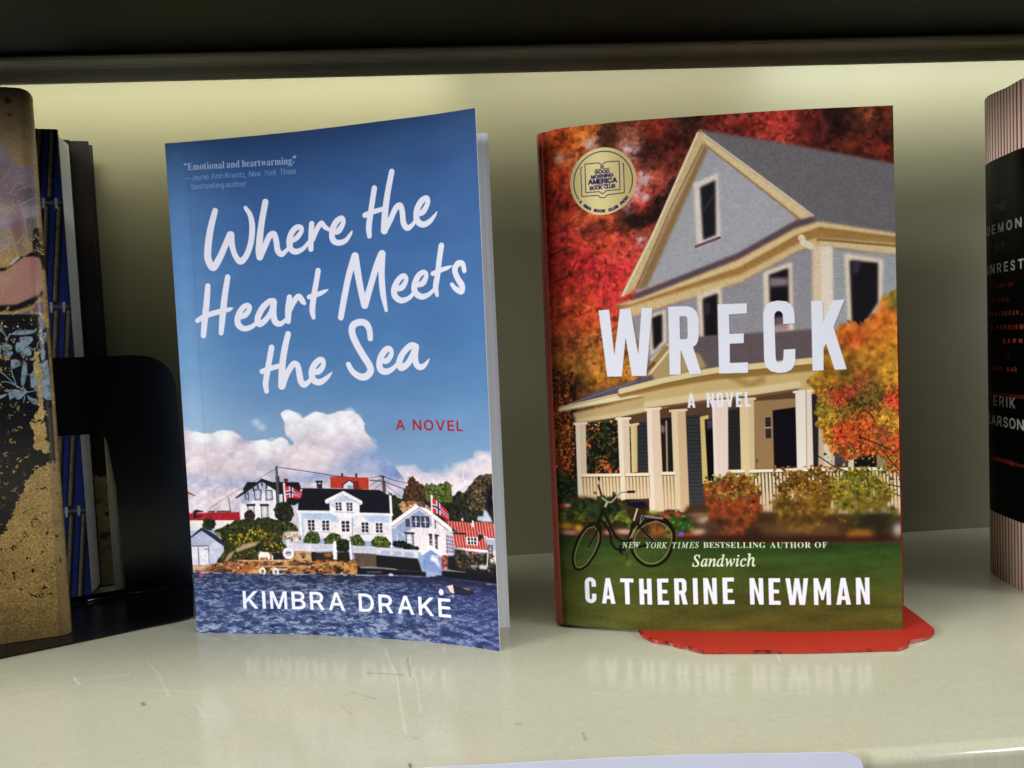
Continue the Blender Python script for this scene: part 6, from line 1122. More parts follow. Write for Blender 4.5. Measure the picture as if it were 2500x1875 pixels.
def autumn_house_jacket():
    sh = Sheet(14.5, 22.0, 62)
    U, V = sh.uv(); H, W = sh.H, sh.W
    z3 = lambda s: s
    field = [(u, v, c) for (u, v), c in zip(P('72 2138 188 2161 284 2135 482 2152 443 2061 551 2088 766 2162 974 2138 938 2070 1112 2114 1217 2128 1355 2134 1387 1992 1429 2059 66 1990 77 1876 173 1792 210 1752 401 1919 427 1829 368 1790 485 1811 78 1725 245 1697 166 1606 315 1558 274 1471 70 1537 41 1387 157 1380 75 1270 190 1250 109 1154 262 1141 379 2096 145 2033 625 2174 331 1984 235 1831 835 2114 333 1645 35 1615'),
             ['8f3f1c', 'b4662c', '38251a', '6b2c20', '2c1a16', '47201a', '73302a', 'a23c34', '83342f', '4f221f', '2b1915', '5c3220', '64291f', '351b16', '9c3a20', '74271b', 'a84e30', '55281e', 'b25a50', 'b34a3a', '352420', '40261f', '97302a', 'b0442e', 'b02f30', 'ac3636', 'a63432', '85281f', 'a04028', 'b04a2a', '84462a', '9a6030', '6b4c22', '875a28', '8a5c4c', 'a8603a', '33201a', 'a84a38', 'b05834', '5a241e', 'a8443a', '8c2c26'])]
    field += [(u, v, c) for (u, v), c in zip(P('54 1129 119 1094 162 1126 283 1130 25 1031 38 949 25 825 46 726 34 643 191 824 228 742 1129 1066 1235 1085 1384 1071 1194 955 1381 909 1229 799 1416 753 1342 849'),
             ['77491f', '332214', '96662a', '8a6026', '38200f', '63331a', '3f2a1a', '60281c', '27280f', '33301e', '2a2216', '9a6f26', '6f5520', 'a8782a', '7d2c24', 'a5802c', 'a04a2a', '9a4a2c', '5a5524'])]
    f = sh.field(field)
    n1 = fbm(H, W, 26, 26, 1, 5, 0.62); n2 = fbm(H, W, 70, 70, 2, 4); n3 = fbm(H, W, 10, 10, 3, 3)
    k = np.clip(0.30 + 1.75 * n1 + 0.6 * (n3 - 0.5), 0.2, 1.9)[..., None]
    sh.a[:] = f * k
    # leaf clumps, out of focus high up, crisper low down
    r = np.random.default_rng(9)
    fcol = np.clip(f, 0, 1)
    def leaves(n, box, size, seed, gain=(0.55, 1.6), tint=None, soft=2.5, alpha=0.6):
        rr = np.random.default_rng(seed)
        for _ in range(n):
            u, v = rr.uniform(box[0], box[2]), rr.uniform(box[1], box[3])
            ix, iy = int(u * sh.k), int((sh.h - v) * sh.k)
            if not (0 <= ix < W and 0 <= iy < H):
                continue
            s = rr.uniform(*size) * sh.k
            R = int(s + 3)
            x0, x1, y0, y1 = max(0, ix - R), min(W, ix + R + 1), max(0, iy - R), min(H, iy + R + 1)
            th = rr.uniform(0, math.pi); sq = rr.uniform(0.5, 1)
            X = np.arange(x0, x1)[None, :] - ix; Y = np.arange(y0, y1)[:, None] - iy
            d = np.hypot(X * math.cos(th) + Y * math.sin(th), (Y * math.cos(th) - X * math.sin(th)) / sq)
            m = np.clip((s - d) / soft + 0.5, 0, 1) * alpha
            c = fcol[iy, ix] * rr.uniform(*gain) + rr.normal(0, 0.025, 3)
            sh.a[y0:y1, x0:x1] += m[..., None] * (np.clip(c, 0, 1) - sh.a[y0:y1, x0:x1])
    leaves(5200, (0, 9.5, 14.5, 22), (0.04, 0.13), 5)
    leaves(2600, (0, 11, 5.5, 22), (0.03, 0.08), 6, (0.8, 1.55), alpha=0.55)
    sky = P('216 2114 367 2075 388 2051 418 1961 431 1939 369 1834 430 1917 69 2068 412 1688 400 1890 436 1873')
    for i, (u, v) in enumerate(sky):
        m = np.exp(-((U - u) / (0.30 - 0.012 * i)) ** 2 - ((V - v) / 0.24) ** 2) * np.clip(n1 * 3.2 - 1.15, 0, 1)
        sh.put(np.clip(m * 1.1, 0, 1), 'cdbcc6')
    # branches
    for q in ('23 1533 87 1559 136 1623', '20 1655 60 1667 115 1685', '425 1771 471 1841 516 1896', '367 1761 433 1778 469 1768'):
        sh.line(q, 0.025, '2a1614', 0.7, True, 2)
    dm = gblur(sh.cover([P('338 1785 412 1809 472 1870 515 1867 532 1923 576 1949 558 1863 498 1766 424 1742 366 1739')]), 4) * np.clip(n1 * 3 - 0.8, 0, 1)
    sh.put(dm, '2b1d1b')
    sh.a[:] = 0.55 * sh.a + 0.45 * gblur(sh.a, 1.6)

    # trees seen left of and through the porch
    pm = np.clip(sh.cover([P('-5 1123 300 1161 418 1141 418 693 89 560 -3 575')]), 0, 1)
    crisp = (0.1, 9.2, 5.0, 15.0)
    sh.blobs(900, box('-4 1139 91 693'), (0.03, 0.09), ['6a3a1c', '8a4a22', 'a05a2a', '3a2a18', '55351c', '2a2114'], 31, None, 0.5, 0.7)
    sh.poly('77 1079 107 1087 98 577 69 577', '1c1511', 0.03, 0.75); sh.poly('37 1121 62 1129 62 907 36 908', '2a1b12', 0.04, 0.6)
    q = sh.poly('92 923 411 950 402 677 85 660', '1b1b13')
    sh.blobs(900, box('93 948 401 661'), (0.03, 0.085), ['2a3018', '3a4020', '4a4a24', '5a4a22', '1a1c12', '23281a'], 32, q, 0.4)
    sh.blobs(420, box('93 948 401 661'), (0.03, 0.08), ['b0602f', 'c07038', '9a4a26', 'c85a38'], 33, q * np.clip(n2 * 4 - 1.5, 0, 1), 0.4)
    sh.blobs(120, box('93 948 401 661'), (0.02, 0.05), ['cfd3d6', 'e6dcd2', 'b9a898'], 34, q * np.clip(n2 * 5 - 2.6, 0, 1), 0.5)
    sh.blobs(240, box('0 1048 86 676'), (0.03, 0.07), ['c06a34', 'a85a2a', '7a4a24', '8a3a22'], 35, None, 0.4)
    sh.poly('-15 692 60 668 99 594 89 552 -12 558', '22291a', 0.06); sh.blobs(200, box('-15 692 97 544'), (0.04, 0.09), ['2f3a20', '3d4a28', '1d2416'], 36, None, 0.5, 0.7)

    hs = 0.05       # the house stands a little out of focus
    # ---- roof and gable
    rm = sh.poly('666 2128 1451 1934 1453 1636 1102 1715 1096 1740 683 2091', '6d696c', hs)
    sh.a *= (1 + rm * 0.10 * (fbm(H, W, 5, 4, 71, 2) - 0.5))[..., None]
    g = P('682 2068 1054 1736 416 1489'); g2 = P('682 2068 1054 1736 1026 1713 806 1597 415 1474 374 1461'); gm = sh.poly(g2, 'a3a2a5', hs)
    d = (g[1] - g[2]) / np.linalg.norm(g[1] - g[2]); nrm = np.array([-d[1], d[0]])
    lap = (((U - g[2, 0]) * nrm[0] + (V - g[2, 1]) * nrm[1]) / 0.125) % 1
    sh.put(gblur(gm * (lap < 0.22), 0.8) * 0.20, '6f6d78')
    sh.poly('682 2068 761 1999 416 1492', '8d8a92', 0.3, 0.35)
    sh.poly('682 2068 699 2046 430 1488 386 1479', '8a704c', hs); sh.poly('666 2128 687 2094 682 2064 379 1480 311 1446 467 1724', 'c2aa83', hs); sh.line('659 2114 459 1703 326 1460', 0.05, 'd9c7a4'); sh.line('675 2063 543 1821 386 1490', 0.035, '7d6443', 0.7, soft=2)
    sh.poly('666 2128 694 2096 1117 1739 1064 1728 682 2068', 'd0b98f', hs); sh.line('686 2065 1061 1728', 0.03, '8f7750', 0.8, soft=2); sh.line('683 2108 1110 1745', 0.03, 'e3d2ae', 0.7, soft=2)
    # eaves: dark roof edge, gutter, shaded soffit, frieze
    sh.poly('352 1451 806 1608 1026 1720 1103 1739 1137 1715 1032 1693 806 1579 399 1434', '5c5058', hs)
    sh.poly('284 1418 399 1443 806 1580 1032 1693 1130 1719 1453 1652 1453 1636 1137 1692 1045 1665 812 1546 354 1414', 'd3ba8b', hs)
    sh.poly('287 1414 354 1416 812 1548 1045 1666 1137 1694 1453 1636 1452 1601 1129 1653 1051 1632 818 1520 338 1389', '9a7a48', hs)
    sh.poly('309 1398 818 1522 1051 1635 1129 1655 1128 1618 1051 1600 817 1484 360 1362', 'cbb182', hs); sh.poly('1129 1653 1452 1611 1452 1562 1128 1618', 'cdb48c', hs); sh.line('1129 1645 1452 1601', 0.05, '7d6038', 0.8, soft=3)
    # upper storey
    sh.poly('360 1363 817 1486 1051 1602 1114 1618 1106 1271 704 1260 447 1134 378 1257', '928f93', hs); sh.poly('1114 1618 1452 1565 1446 1252 1106 1267', '9a9c9d', hs)
    um = sh.cover([P('360 1363 817 1486 1051 1602 1114 1618 1106 1271 704 1260 447 1134')]) + sh.cover([P('1184 1601 1452 1565 1446 1252 1176 1264')])
    sh.put(gblur(um * (((V + 0.1 * U) / 0.125) % 1 < 0.25), 0.8) * 0.14, '65626c')
    sh.poly('1104 1623 1184 1615 1180 1264 1100 1268', 'd5bd9f', hs); sh.poly('1139 1617 1185 1611 1180 1264 1138 1266', 'e2d1bf', hs)
    sh.line('1062 1657 1072 1635 1100 1619', 0.13, 'dfcbb0', soft=3)
    def win(trim, glass, extra=()):
        sh.poly(trim, 'dac8b4', hs); sh.poly(glass, '211c20', hs)
        for q, c in extra: sh.poly(q, c, 0.06, 0.75)
    win('1232 1584 1389 1551 1382 1391 1303 1266 1243 1268', '1254 1554 1368 1538 1365 1377 1303 1280 1258 1289', (('1267 1554 1302 1548 1287 1503 1265 1489', '4a4850'),))
    win('906 1523 1022 1559 1022 1271 906 1262', '929 1511 1007 1535 1005 1308 930 1297', (('931 1500 1006 1495 1006 1463 932 1460', 'a3939a'), ('940 1333 1002 1337 1001 1279 945 1275', '8a7278')))
    win('635 1443 735 1474 736 1263 640 1256', '658 1427 720 1446 717 1265 658 1263', (('662 1405 687 1411 686 1360 664 1354', '4a4044'),))
    win('426 1366 503 1388 502 1251 435 1195', '444 1356 488 1372 486 1256 446 1216')
    # attic window
    sh.poly('635 1908 735 1945 738 1677 641 1640', 'd6c6bc', hs); sh.poly('661 1890 724 1916 720 1689 667 1671', '25252a', hs); sh.line('637 1646 734 1677', 0.06, '6d5a5c', soft=2); sh.line('674 1797 715 1852', 0.05, '4a4a52', 0.5, soft=4)
    # porch roofs
    sh.poly('372 1077 495 1237 640 1268 1120 1278 1131 1136 878 1128 664 1111 460 1067', '655a5c', hs); sh.a *= (1 + 0.12 * (fbm(H, W, 6, 4, 72, 2) - 0.5))[..., None]
    sh.poly('401 1076 516 1236 638 1193 665 1137', 'a89368', 0.06)
    for q, c, w in (('441 1179 524 1250', 'c9b48c', 0.07), ('372 1077 501 1221', '9a7f54', 0.14), ('386 1069 523 1228', 'd8c6a2', 0.05), ('342 1063 448 1164', '6b5236', 0.06)):
        sh.line(q, w, c, soft=3)
    sh.poly('31 980 183 1046 305 1077 433 1116 447 1092 320 1044 239 1026', '5f5663', hs); sh.line('74 998 305 1069 369 1087', 0.02, '8a8290', 0.6)
    sh.poly('85 956 406 1022 415 942 292 928 104 913', 'b79f76', hs); sh.poly('92 927 285 953 408 978 408 958 292 935 100 913', 'cdb78c', hs)
    sh.poly('18 972 31 986 304 1041 391 1040 398 1022 26 961', 'dccba2', 0.02); sh.line('24 964 398 1022', 0.02, '7a6644', 0.8); sh.line('23 978 303 1033', 0.015, '9a8658', 0.8)
    # porch interior
    sh.poly('292 935 411 956 683 1001 851 1011 1031 1031 1030 681 410 677 355 682 362 903', '5b4535', 0.02)
    sh.poly('145 914 288 935 287 924 153 910', '4a3a2c', 0.02)
    for q, c in (('367 909 412 914 406 696 363 694', '35363b'), ('465 924 516 929 513 691 461 690', '251f20'), ('566 931 634 938 638 625 635 530 567 530', '393a3c'), ('744 952 798 960 795 698 745 697', '302c2b'), ('854 987 1026 993 1023 697 854 700', '937756'), ('929 945 1023 956 1023 701 929 700', '17121a')):
        sh.poly(q, c, 0.015)
    sd = sh.cover([P('566 931 634 938 638 625 635 530 567 530')]) + sh.cover([P('367 909 412 914 406 696 363 694')]) + sh.cover([P('744 952 798 960 795 698 745 697')])
    sh.put(sd * ((V / 0.165) % 1 < 0.18) * 0.55, '17171a'); sh.put(sd * np.clip((8.0 - V) / 4, 0, 1) * 0.35, '6a6468')
    sh.poly('631 927 666 934 688 645 633 640', 'c5ab73', 0.01); sh.poly('650 915 685 920 681 653 656 652', '110e13', 0.01); sh.poly('656 915 685 918 684 879 657 871', '55525c', 0.05, 0.8)
    sh.line('490 912 487 696', 0.04, '9a8468'); sh.poly('464 900 483 892 483 864 465 864', '8f7f88', 0.04, 0.8)
    sh.poly('898 916 920 917 921 876 898 875', '3a2e2c'); sh.poly('898 869 921 870 921 829 898 828', '3c302e'); sh.line('898 873 921 874', 0.025, 'a99a94')
    sh.line('860 740 861 728', 0.03, '4a3a28', 0.8)
    # beam of the porch
    sh.poly('296 1043 479 1092 603 1116 710 1131 937 1145 1101 1154 1160 1088 1092 1027 1031 1030 851 1008 683 998 408 970 398 1022', 'bfa575', hs)
    sh.line('304 1037 478 1069 602 1088 709 1100 936 1112 1115 1122', 0.17, '8f7040', soft=7); sh.line('304 1047 478 1086 603 1108 710 1123 937 1137 1116 1148', 0.13, 'd5c193', soft=4); sh.line('304 1034 478 1072 602 1094 709 1108 936 1123 1116 1132', 0.025, '6f5530', 0.6, soft=3)
    sh.line('770 1092 837 1058 890 1075', 0.14, '84663a', 0.5, soft=14, curve=True); sh.line('412 986 676 1017 844 1029 1031 1051', 0.15, 'd3bf97', 0.8, soft=6, curve=True); sh.line('412 969 683 998 851 1009 1031 1030', 0.03, '6a5034', 0.8)
    # columns
    def col(q, c1, c2, split):
        p = P(q); sh.poly(p, c1, 0.012)
        l = np.array([p[0], p[0] * (1 - split) + p[1] * split, p[3] * (1 - split) + p[2] * split, p[3]]); sh.poly(l, c2, 0.012)
        sh.line(np.array([p[0] + (-.06, -.05), p[1] + (.04, -.05)]), 0.05, c2)
    col('339 903 367 909 361 694 337 692', 'c3ab7c', 'cdb68a', 0.5)
    col('513 961 572 964 575 518 514 518', 'c8a987', 'd6c09f', 0.4); col('796 999 855 1002 851 669 794 670', 'c9b08a', 'd3bb92', 0.6)
    col('97 913 143 916 137 578 96 569', 'd5bca4', 'e3d0bb', 0.4); col('284 933 334 934 330 580 285 571', 'd3bba4', 'e2cfb8', 0.4); col('410 970 464 974 469 523 407 519', 'dabfa6', 'e6d2be', 0.36)
    col('683 995 749 998 740 655 683 645', 'dfc7b8', 'e6d2c6', 0.2); col('1023 1024 1089 1028 1089 691 1022 693', 'd8c7b9', 'e0d2c5', 0.6)
    sh.line('1066 1026 1061 696', 0.02, '9a8878', 0.8)
    # right end of the porch
    sh.poly('1088 1006 1117 1012 1109 702 1089 703', '2b292d', 0.01); sh.poly('1114 920 1186 917 1181 699 1109 702', 'b7a48e', 0.02); sh.poly('1137 919 1165 918 1160 700 1132 701', 'cdbca8', 0.02); sh.poly('1177 770 1255 775 1253 695 1175 698', '44434a', 0.01); sh.poly('1255 798 1349 802 1347 692 1253 695', '19171a', 0.01); sh.poly('1232 783 1255 782 1253 695 1230 696', 'cbbba6', 0.01); sh.poly('1349 810 1446 806 1441 480 1347 686', '8a7c62', 0.04)
    # balustrade
    for q, x0, x1 in (('113 686 287 689 287 580 115 565', 0, 0), ('309 690 410 691 413 580 312 576', 0, 0), ('463 694 521 694 518 530 464 527', 0, 0), ('742 697 808 698 809 614 741 608', 0, 0), ('827 697 1024 698 1048 516 875 510', 0, 0), ('1023 698 1448 690 1444 480 1041 516', 0, 0)):
        p = P(q); bm = sh.poly(p, 'd9c0a0', 0.01)
        gap = np.clip(np.sin((U + 0.02 * V) * 2 * math.pi / 0.145) * 2.2 - 0.2, 0, 1)
        fade = np.clip((V - p[:, 1].min()) / (p[:, 1].max() - p[:, 1].min()), 0, 1)
        dark_ = '3a2c26' if p[0, 0] > 7.5 else '8a6a44'
        sh.put(bm * gap * (0.25 + 0.7 * fade), dark_)
        sh.poly(np.array([p[0], p[1], p[1] - (0, .13), p[0] - (0, .13)]), 'e8d8c0', 0.008); sh.line(np.array([p[0] - (0, .15), p[1] - (0, .15)]), 0.018, '6a5238', 0.8)
    # ---- autumn tree on the right
    tree = P('1061 1061 1100 1090 1160 1119 1236 1154 1312 1197 1468 1213 1459 682 1399 669 1363 740 1288 758 1242 721 1190 746 1145 786 1113 881 1103 936 1112 997')
    tb = gblur(sh.cover([tree]), 6); tm = np.clip((tb + (fbm(H, W, 20, 20, 61, 4, 0.7) - 0.5) * 1.7 - 0.36) / 0.3, 0, 1) * (tb > 0.06)
    tree2 = P('1150 1035 1130 1107 1161 1207 1198 1292 1255 1311 1303 1280 1368 1370 1383 1412 1453 1437 1445 1023')
    tb2 = gblur(sh.cover([tree2]), 7); tm2 = np.clip((tb2 + (fbm(H, W, 22, 22, 62, 4, 0.65) - 0.5) * 1.4 - 0.36) / 0.4, 0, 1) * (tb2 > 0.06)
    tcol = sh.field([(u, v, c) for (u, v), c in zip(P('1197 1256 1268 1289 1267 1231 1360 1335 1416 1318 1431 1367 1195 1148 1301 1158 1407 1196 1144 1078 1411 1081 1299 1057'), ['b56a2a', 'c4702c', 'b8522e', 'c4662c', 'bf6a2a', '9a8a3a', '9a7426', 'b08030', 'bb7a2c', '8a6a22', 'b98a30', 'a5502e'])]
                    + [(u, v, c) for (u, v), c in zip(P('1099 1060 1159 1065 1220 1078 1309 1051 1421 1077 1195 986 1126 950 1233 1008 1345 988 1419 969 1270 968 1156 910 1125 880 1216 923 1381 902 1433 869 1230 869 1305 874 1192 839 1154 833 1259 798 1379 809 1424 792 1288 742'),
                       ['94722c', 'a87a2c', '5f5226', '55502a', 'b98a34', '96362c', '77702c', '8f3a2c', '4f4a22', 'b03e2c', '4a4420', 'a0822e', '9a7a2c', '6a6028', 'b08a34', 'ac8434', 'b4502a', 'b8562c', 'a03026', 'a07c30', '94442a', '7d4a2c', 'ad4c2a', 'a85028'])])
    tk = np.clip(0.4 + 1.25 * fbm(H, W, 16, 16, 63, 4, 0.6), 0.3, 1.6)[..., None]
    sh.put(np.maximum(tm2, tm), np.clip(tcol * tk, 0, 1))
    fcol = np.clip(tcol, 0, 1); fm = np.maximum(tm, tm2)
    rr = np.random.default_rng(77)
    def tree_leaves(n, box, size, mask, gain, soft, alpha, seed):
        rr = np.random.default_rng(seed)
        for _ in range(n):
            u, v = rr.uniform(box[0], box[2]), rr.uniform(box[1], box[3])
            ix, iy = int(u * sh.k), int((sh.h - v) * sh.k)
            if not (0 <= ix < W and 0 <= iy < H) or rr.random() > mask[iy, ix]: continue
            s = rr.uniform(*size) * sh.k; R = int(s + 3)
            x0, x1, y0, y1 = max(0, ix - R), min(W, ix + R + 1), max(0, iy - R), min(H, iy + R + 1)
            th = rr.uniform(0, math.pi); sq = rr.uniform(0.45, 1)
            X = np.arange(x0, x1)[None, :] - ix; Y = np.arange(y0, y1)[:, None] - iy
            d = np.hypot(X * math.cos(th) + Y * math.sin(th), (Y * math.cos(th) - X * math.sin(th)) / sq)
            m = np.clip((s - d) / soft + 0.5, 0, 1) * alpha
            c = fcol[iy, ix] * rr.uniform(*gain) + rr.normal(0, 0.03, 3)
            sh.a[y0:y1, x0:x1] += m[..., None] * (np.clip(c, 0, 1) - sh.a[y0:y1, x0:x1])
    tree_leaves(2600, box('1075 1307 1451 667'), (0.04, 0.12), fm, (0.6, 1.45), 2.5, 0.65, 78)
    tree_leaves(1500, box('1083 1037 1451 667'), (0.04, 0.085), tm, (0.6, 1.5), 1.2, 0.9, 79)
    sh.blobs(160, box('1123 787 1443 636'), (0.03, 0.07), ['5a5a2a', '8a8438', '6a5a2a', 'b8a050', '4a4020'], 80, None, 0.4)
    for q in ('1292 936 1329 911 1343 880', '1274 821 1341 795 1408 761', '1226 674 1301 641 1442 566', '1196 691 1338 632 1447 605', '1363 771 1444 667', '1107 749 1196 683'):
        sh.line(q, 0.022, '241a14', 0.85, True)
    # ---- garden
    sh.poly('569 546 701 553 875 518 1444 488 1442 378 580 401 504 450', '4a3524', 0.06)
    sh.poly('-11 575 99 585 397 548 409 418 -10 407', '3a2f1c', 0.08)
    def shrub(q, seed, cols, n, size, soft=1.2, edge=2.5):
        p = P(q); bb = gblur(sh.cover([p]), edge * 2.2); bm = np.clip((bb + (fbm(H, W, 20, 24, seed, 4, 0.7) - 0.5) * 2.5 - 0.42) / 0.4, 0, 1) * (bb > 0.08)
        sh.put(bm, rgb(cols[0]) * np.clip(0.5 + fbm(H, W, 14, 14, seed + 5, 3), 0, 2)[..., None])
        b = (p[:, 0].min() - .2, p[:, 1].min() - .2, p[:, 0].max() + .2, p[:, 1].max() + .2)
        sh.blobs(n, b, size, cols, seed, bm, 0.45, 0.75, soft=soft)
    shrub('-14 525 23 584 82 593 96 527 36 493', 101, ['2a3a1c', '3a4a24', '22301a'], 120, (0.06, 0.15), 4, 5)
    shrub('87 494 106 561 165 586 247 595 302 547 331 474 258 448 135 445', 102, ['2c3a1e', '3c4c26', '24301a', '1c2616'], 200, (0.07, 0.18), 5, 5)
    shrub('-8 458 3 508 71 531 137 495 127 453', 103, ['4c5220', '5f6428', '3a4018'], 120, (0.06, 0.14), 5, 5); shrub('193 463 211 505 269 522 324 490 314 449', 104, ['596226', '6f7a30', '454c1c'], 120, (0.06, 0.14), 5, 5)
    shrub('449 450 475 507 537 514 583 474 566 425 488 426', 105, ['2f4a1e', '3f6a28', '5a7a30', '24381a'], 160, (0.05, 0.12), 3, 4)
    for q, c, ru, rv in (('30 541', 'a8384a', 0.30, 0.10), ('47 545', 'c6a0b4', 0.14, 0.08), ('34 451', 'b58a2a', 0.35, 0.14), ('93 444', 'c9a235', 0.18, 0.16), ('50 422', 'b98a78', 0.40, 0.12), ('298 433', 'c39a88', 0.40, 0.12), ('224 427', 'a87a66', 0.2, 0.1),
                          ('478 499', 'c0503a', 0.14, 0.09), ('525 510', 'b8443a', 0.12, 0.10), ('424 519', '8a9a38', 0.22, 0.08), ('589 425', 'c85a4a', 0.14, 0.09), ('537 423', '6a68c0', 0.12, 0.10), ('569 421', 'a03a34', 0.18, 0.07), ('487 523', '5a2a22', 0.14, 0.08), ('612 433', 'c9aa92', 0.25, 0.14), ('645 481', 'cdb39c', 0.40, 0.18), ('615 506', '8a6a58', 0.4, 0.1)):
        (u, v), = P(q); sh.put(np.clip(1.3 * np.exp(-((U - u) / ru) ** 2 - ((V - v) / rv) ** 2), 0, 1) * 0.85, c)
    shrub('628 578 642 633 696 664 758 679 826 662 869 590 875 526 836 471 789 424 704 417 652 481', 106, ['7d4424', '9a5028', 'a85a2c', '6a3420', '8a3a24', '55301c'], 620, (0.05, 0.11), 1.8, 3)
    sh.blobs(150, box('643 681 869 574'), (0.04, 0.09), ['8a7a34', '6a6a2c', 'a08a3c', '5a5224'], 107, None, 0.3, 0.9)
    shrub('914 557 954 635 1015 681 1075 699 1143 677 1179 614 1170 520 1115 443 1023 421 949 462', 108, ['6b4f22', '8a6428', '7a5a2a', '5a4a20', '9a7a34', '4a3a1a'], 620, (0.05, 0.11), 1.6, 3)
    shrub('1157 614 1211 675 1287 688 1361 639 1419 559 1441 480 1372 420 1221 424 1162 504', 109, ['6f6226', '8a7a2e', '55521f', '9a8a3a', '7a5a2a', '44461e'], 620, (0.05, 0.11), 1.6, 3)
    sh.blobs(200, box('925 707 1179 582'), (0.04, 0.08), ['6a4a24', '8a6a30', '55401e', 'a07a38'], 110, None, 0.3, 0.9); sh.blobs(200, box('1166 692 1420 567'), (0.04, 0.08), ['8a8034', '6a6a2a', 'a8923a', '4a4a1e'], 111, None, 0.3, 0.9)
    low = sh.cover([P('583 482 882 494 1448 496 1446 370 572 393')]) * np.clip((fbm(H, W, 60, 26, 121, 4) - 0.36) * 3, 0, 1)
    sh.put(gblur(low, 3) * 0.75, '2e2119'); sh.put(np.clip(gblur(sh.cover([P('1237 494 1373 513 1448 480 1447 402 1266 423')]), 8), 0, 1) * 0.6, '24261a')
    sh.put(gblur(sh.cover([P('1213 416 1251 435 1319 429 1330 389 1220 385')]), 5) * 0.9, '9a6a28'); sh.put(gblur(sh.cover([P('844 471 1069 452 1183 457 1190 409 880 415')]), 7) * 0.5, '7a5a34')
    sh.put(gblur(sh.cover([P('573 413 1447 402 1446 367 549 381 455 397')]), 4) * 0.85, '3b1e18')
    (u, v), = P('1428 426'); sh.put(np.exp(-((U - u) / 0.22) ** 2 - ((V - v) / 0.3) ** 2) * 0.8, 'c4bcb8')
    # the planting melts out of focus towards the ground
    gy = P('846 574 844 495 849 685 848 622'); soft_ = gblur(sh.a, 4.0)
    mk = np.clip((gy[0, 1] + 0.35 - V) / (gy[0, 1] + 0.35 - gy[1, 1]), 0, 1) * (U > P('576 498')[0, 0])
    sh.a += (mk * 0.7)[..., None] * (soft_ - sh.a)
    up_ = np.clip((V - P('1233 992')[0, 1]) / 1.5, 0, 1) * gblur(np.maximum(tm, tm2), 6)
    sh.a += (up_ * 0.8)[..., None] * (gblur(sh.a, 3.5) - sh.a)
    # ---- lawn
    lawn_v = np.interp(U, P('-10 405 456 406 765 386 1446 374')[:, 0], P('-10 405 456 406 765 386 1446 374')[:, 1])
    lm = np.clip((lawn_v - V) / 0.12 + 0.5, 0, 1)
    t = np.clip((lawn_v - V) / 4.9, 0, 1)
    lv = np.array([0, 0.12, 0.3, 0.55, 0.8, 1.0]); lc = np.array([rgb(c) for c in ('2c3f1e', '3c4f24', '465023', '505126', '5a5428', '635b2c')])
    lawn = np.stack([np.interp(t, lv, lc[:, i]) for i in range(3)], -1)
    lawn = lawn + (rgb('4d5f2c') - lawn) * 0.35 * np.clip(1 - np.abs(U - 1.5) / 4, 0, 1)[..., None] * t[..., None]
    lawn = lawn + (rgb('6a5826') - lawn) * 0.45 * np.clip((U - 4) / 9, 0, 1)[..., None] * np.clip(t * 1.6 - 0.5, 0, 1)[..., None]
    lawn = lawn * (0.80 + 0.40 * fbm(H, W, 110, 26, 131, 5))[..., None] * (0.93 + 0.14 * fbm(H, W, 5, 4, 132, 2))[..., None]
    sh.put(lm, lawn)
    # ---- bicycle
    ink, rim = '1d1613', '8a8458'
    def wheel(q, width, c, a=1.0):
        p = P(q); sh.line(np.vstack([smooth(np.vstack([p, p[:1]]), 10)]), width, c, a)
    fw = '164 462 187 428 186 385 160 327 125 280 91 256 68 264 61 304 71 354 97 409 129 446'
    rw = '434 490 477 470 504 435 502 386 475 321 430 287 379 287 339 320 323 359 326 402 346 445 386 477'
    wheel(fw, 0.055, ink); wheel(rw, 0.060, ink)
    wheel('163 453 181 421 177 384 154 331 122 286 95 267 75 271 69 304 80 351 103 402 132 440', 0.02, rim, 0.8); wheel('433 479 470 462 494 430 493 389 467 329 427 298 383 298 347 327 334 363 337 399 356 437 392 466', 0.02, rim, 0.8)
    hub, = P('421 390'); rim_p = P(rw)
    for p_ in rim_p[::1]: sh.line(np.array([hub, p_]), 0.008, '8f8a70', 0.35)
    hub2, = P('128 356'); 
    for p_ in P(fw): sh.line(np.array([hub2, p_]), 0.008, '6f6a50', 0.35)
    for q, w in (('209 534 189 487 180 465', 0.075), ('210 514 225 481 243 436 261 406 283 391 309 391', 0.06), ('196 481 218 455 233 422 235 386 250 360 272 351', 0.055), ('354 523 338 474 316 411 310 375', 0.055), ('357 461 384 429 424 386', 0.035), ('310 375 350 366 421 386', 0.05),
                 ('347 461 374 490 418 497 462 493 492 467 510 431', 0.05), ('142 463 166 467 188 457 190 421', 0.05), ('188 461 170 421 132 360', 0.03), ('301 339 303 309', 0.02)):
        sh.line(q, w, ink, 1.0, True)
    for q, w, c in (('225 563 214 540', 0.05, 'b0a488'), ('189 638 194 615 203 586 209 576 225 565', 0.032, 'a59a8c'), ('225 565 241 562 255 574 272 593 291 605 314 607', 0.035, '9a8f82'), ('190 663 188 638', 0.035, 'b8a4a0'), ('191 671 193 661', 0.05, '5a2420'),
                    ('189 635 202 588', 0.042, '43221c'), ('317 608 343 609', 0.055, '35201d'), ('354 533 338 484', 0.036, 'c4ad90'), ('350 458 329 408', 0.03, '77704c'), ('319 405 340 444', 0.028, '8a8458'),
                    ('372 505 418 506 456 513 469 509', 0.016, '6a675a'), ('372 505 363 471', 0.016, '8f8c7c'), ('387 503 363 468', 0.014, '8f8c7c'), ('393 500 459 493', 0.05, '77757a'), ('201 543 219 535', 0.035, '3a2c20')):
        sh.line(q, w, c, 1.0, True)
    sh.poly('312 553 322 568 351 572 383 571 392 558 394 545 375 536 356 536 321 547', '191724'); sh.line('388 549 401 549 391 532 375 536', 0.022, '1d1a1f'); sh.line('325 565 383 568', 0.03, '3c3a52', 0.8)
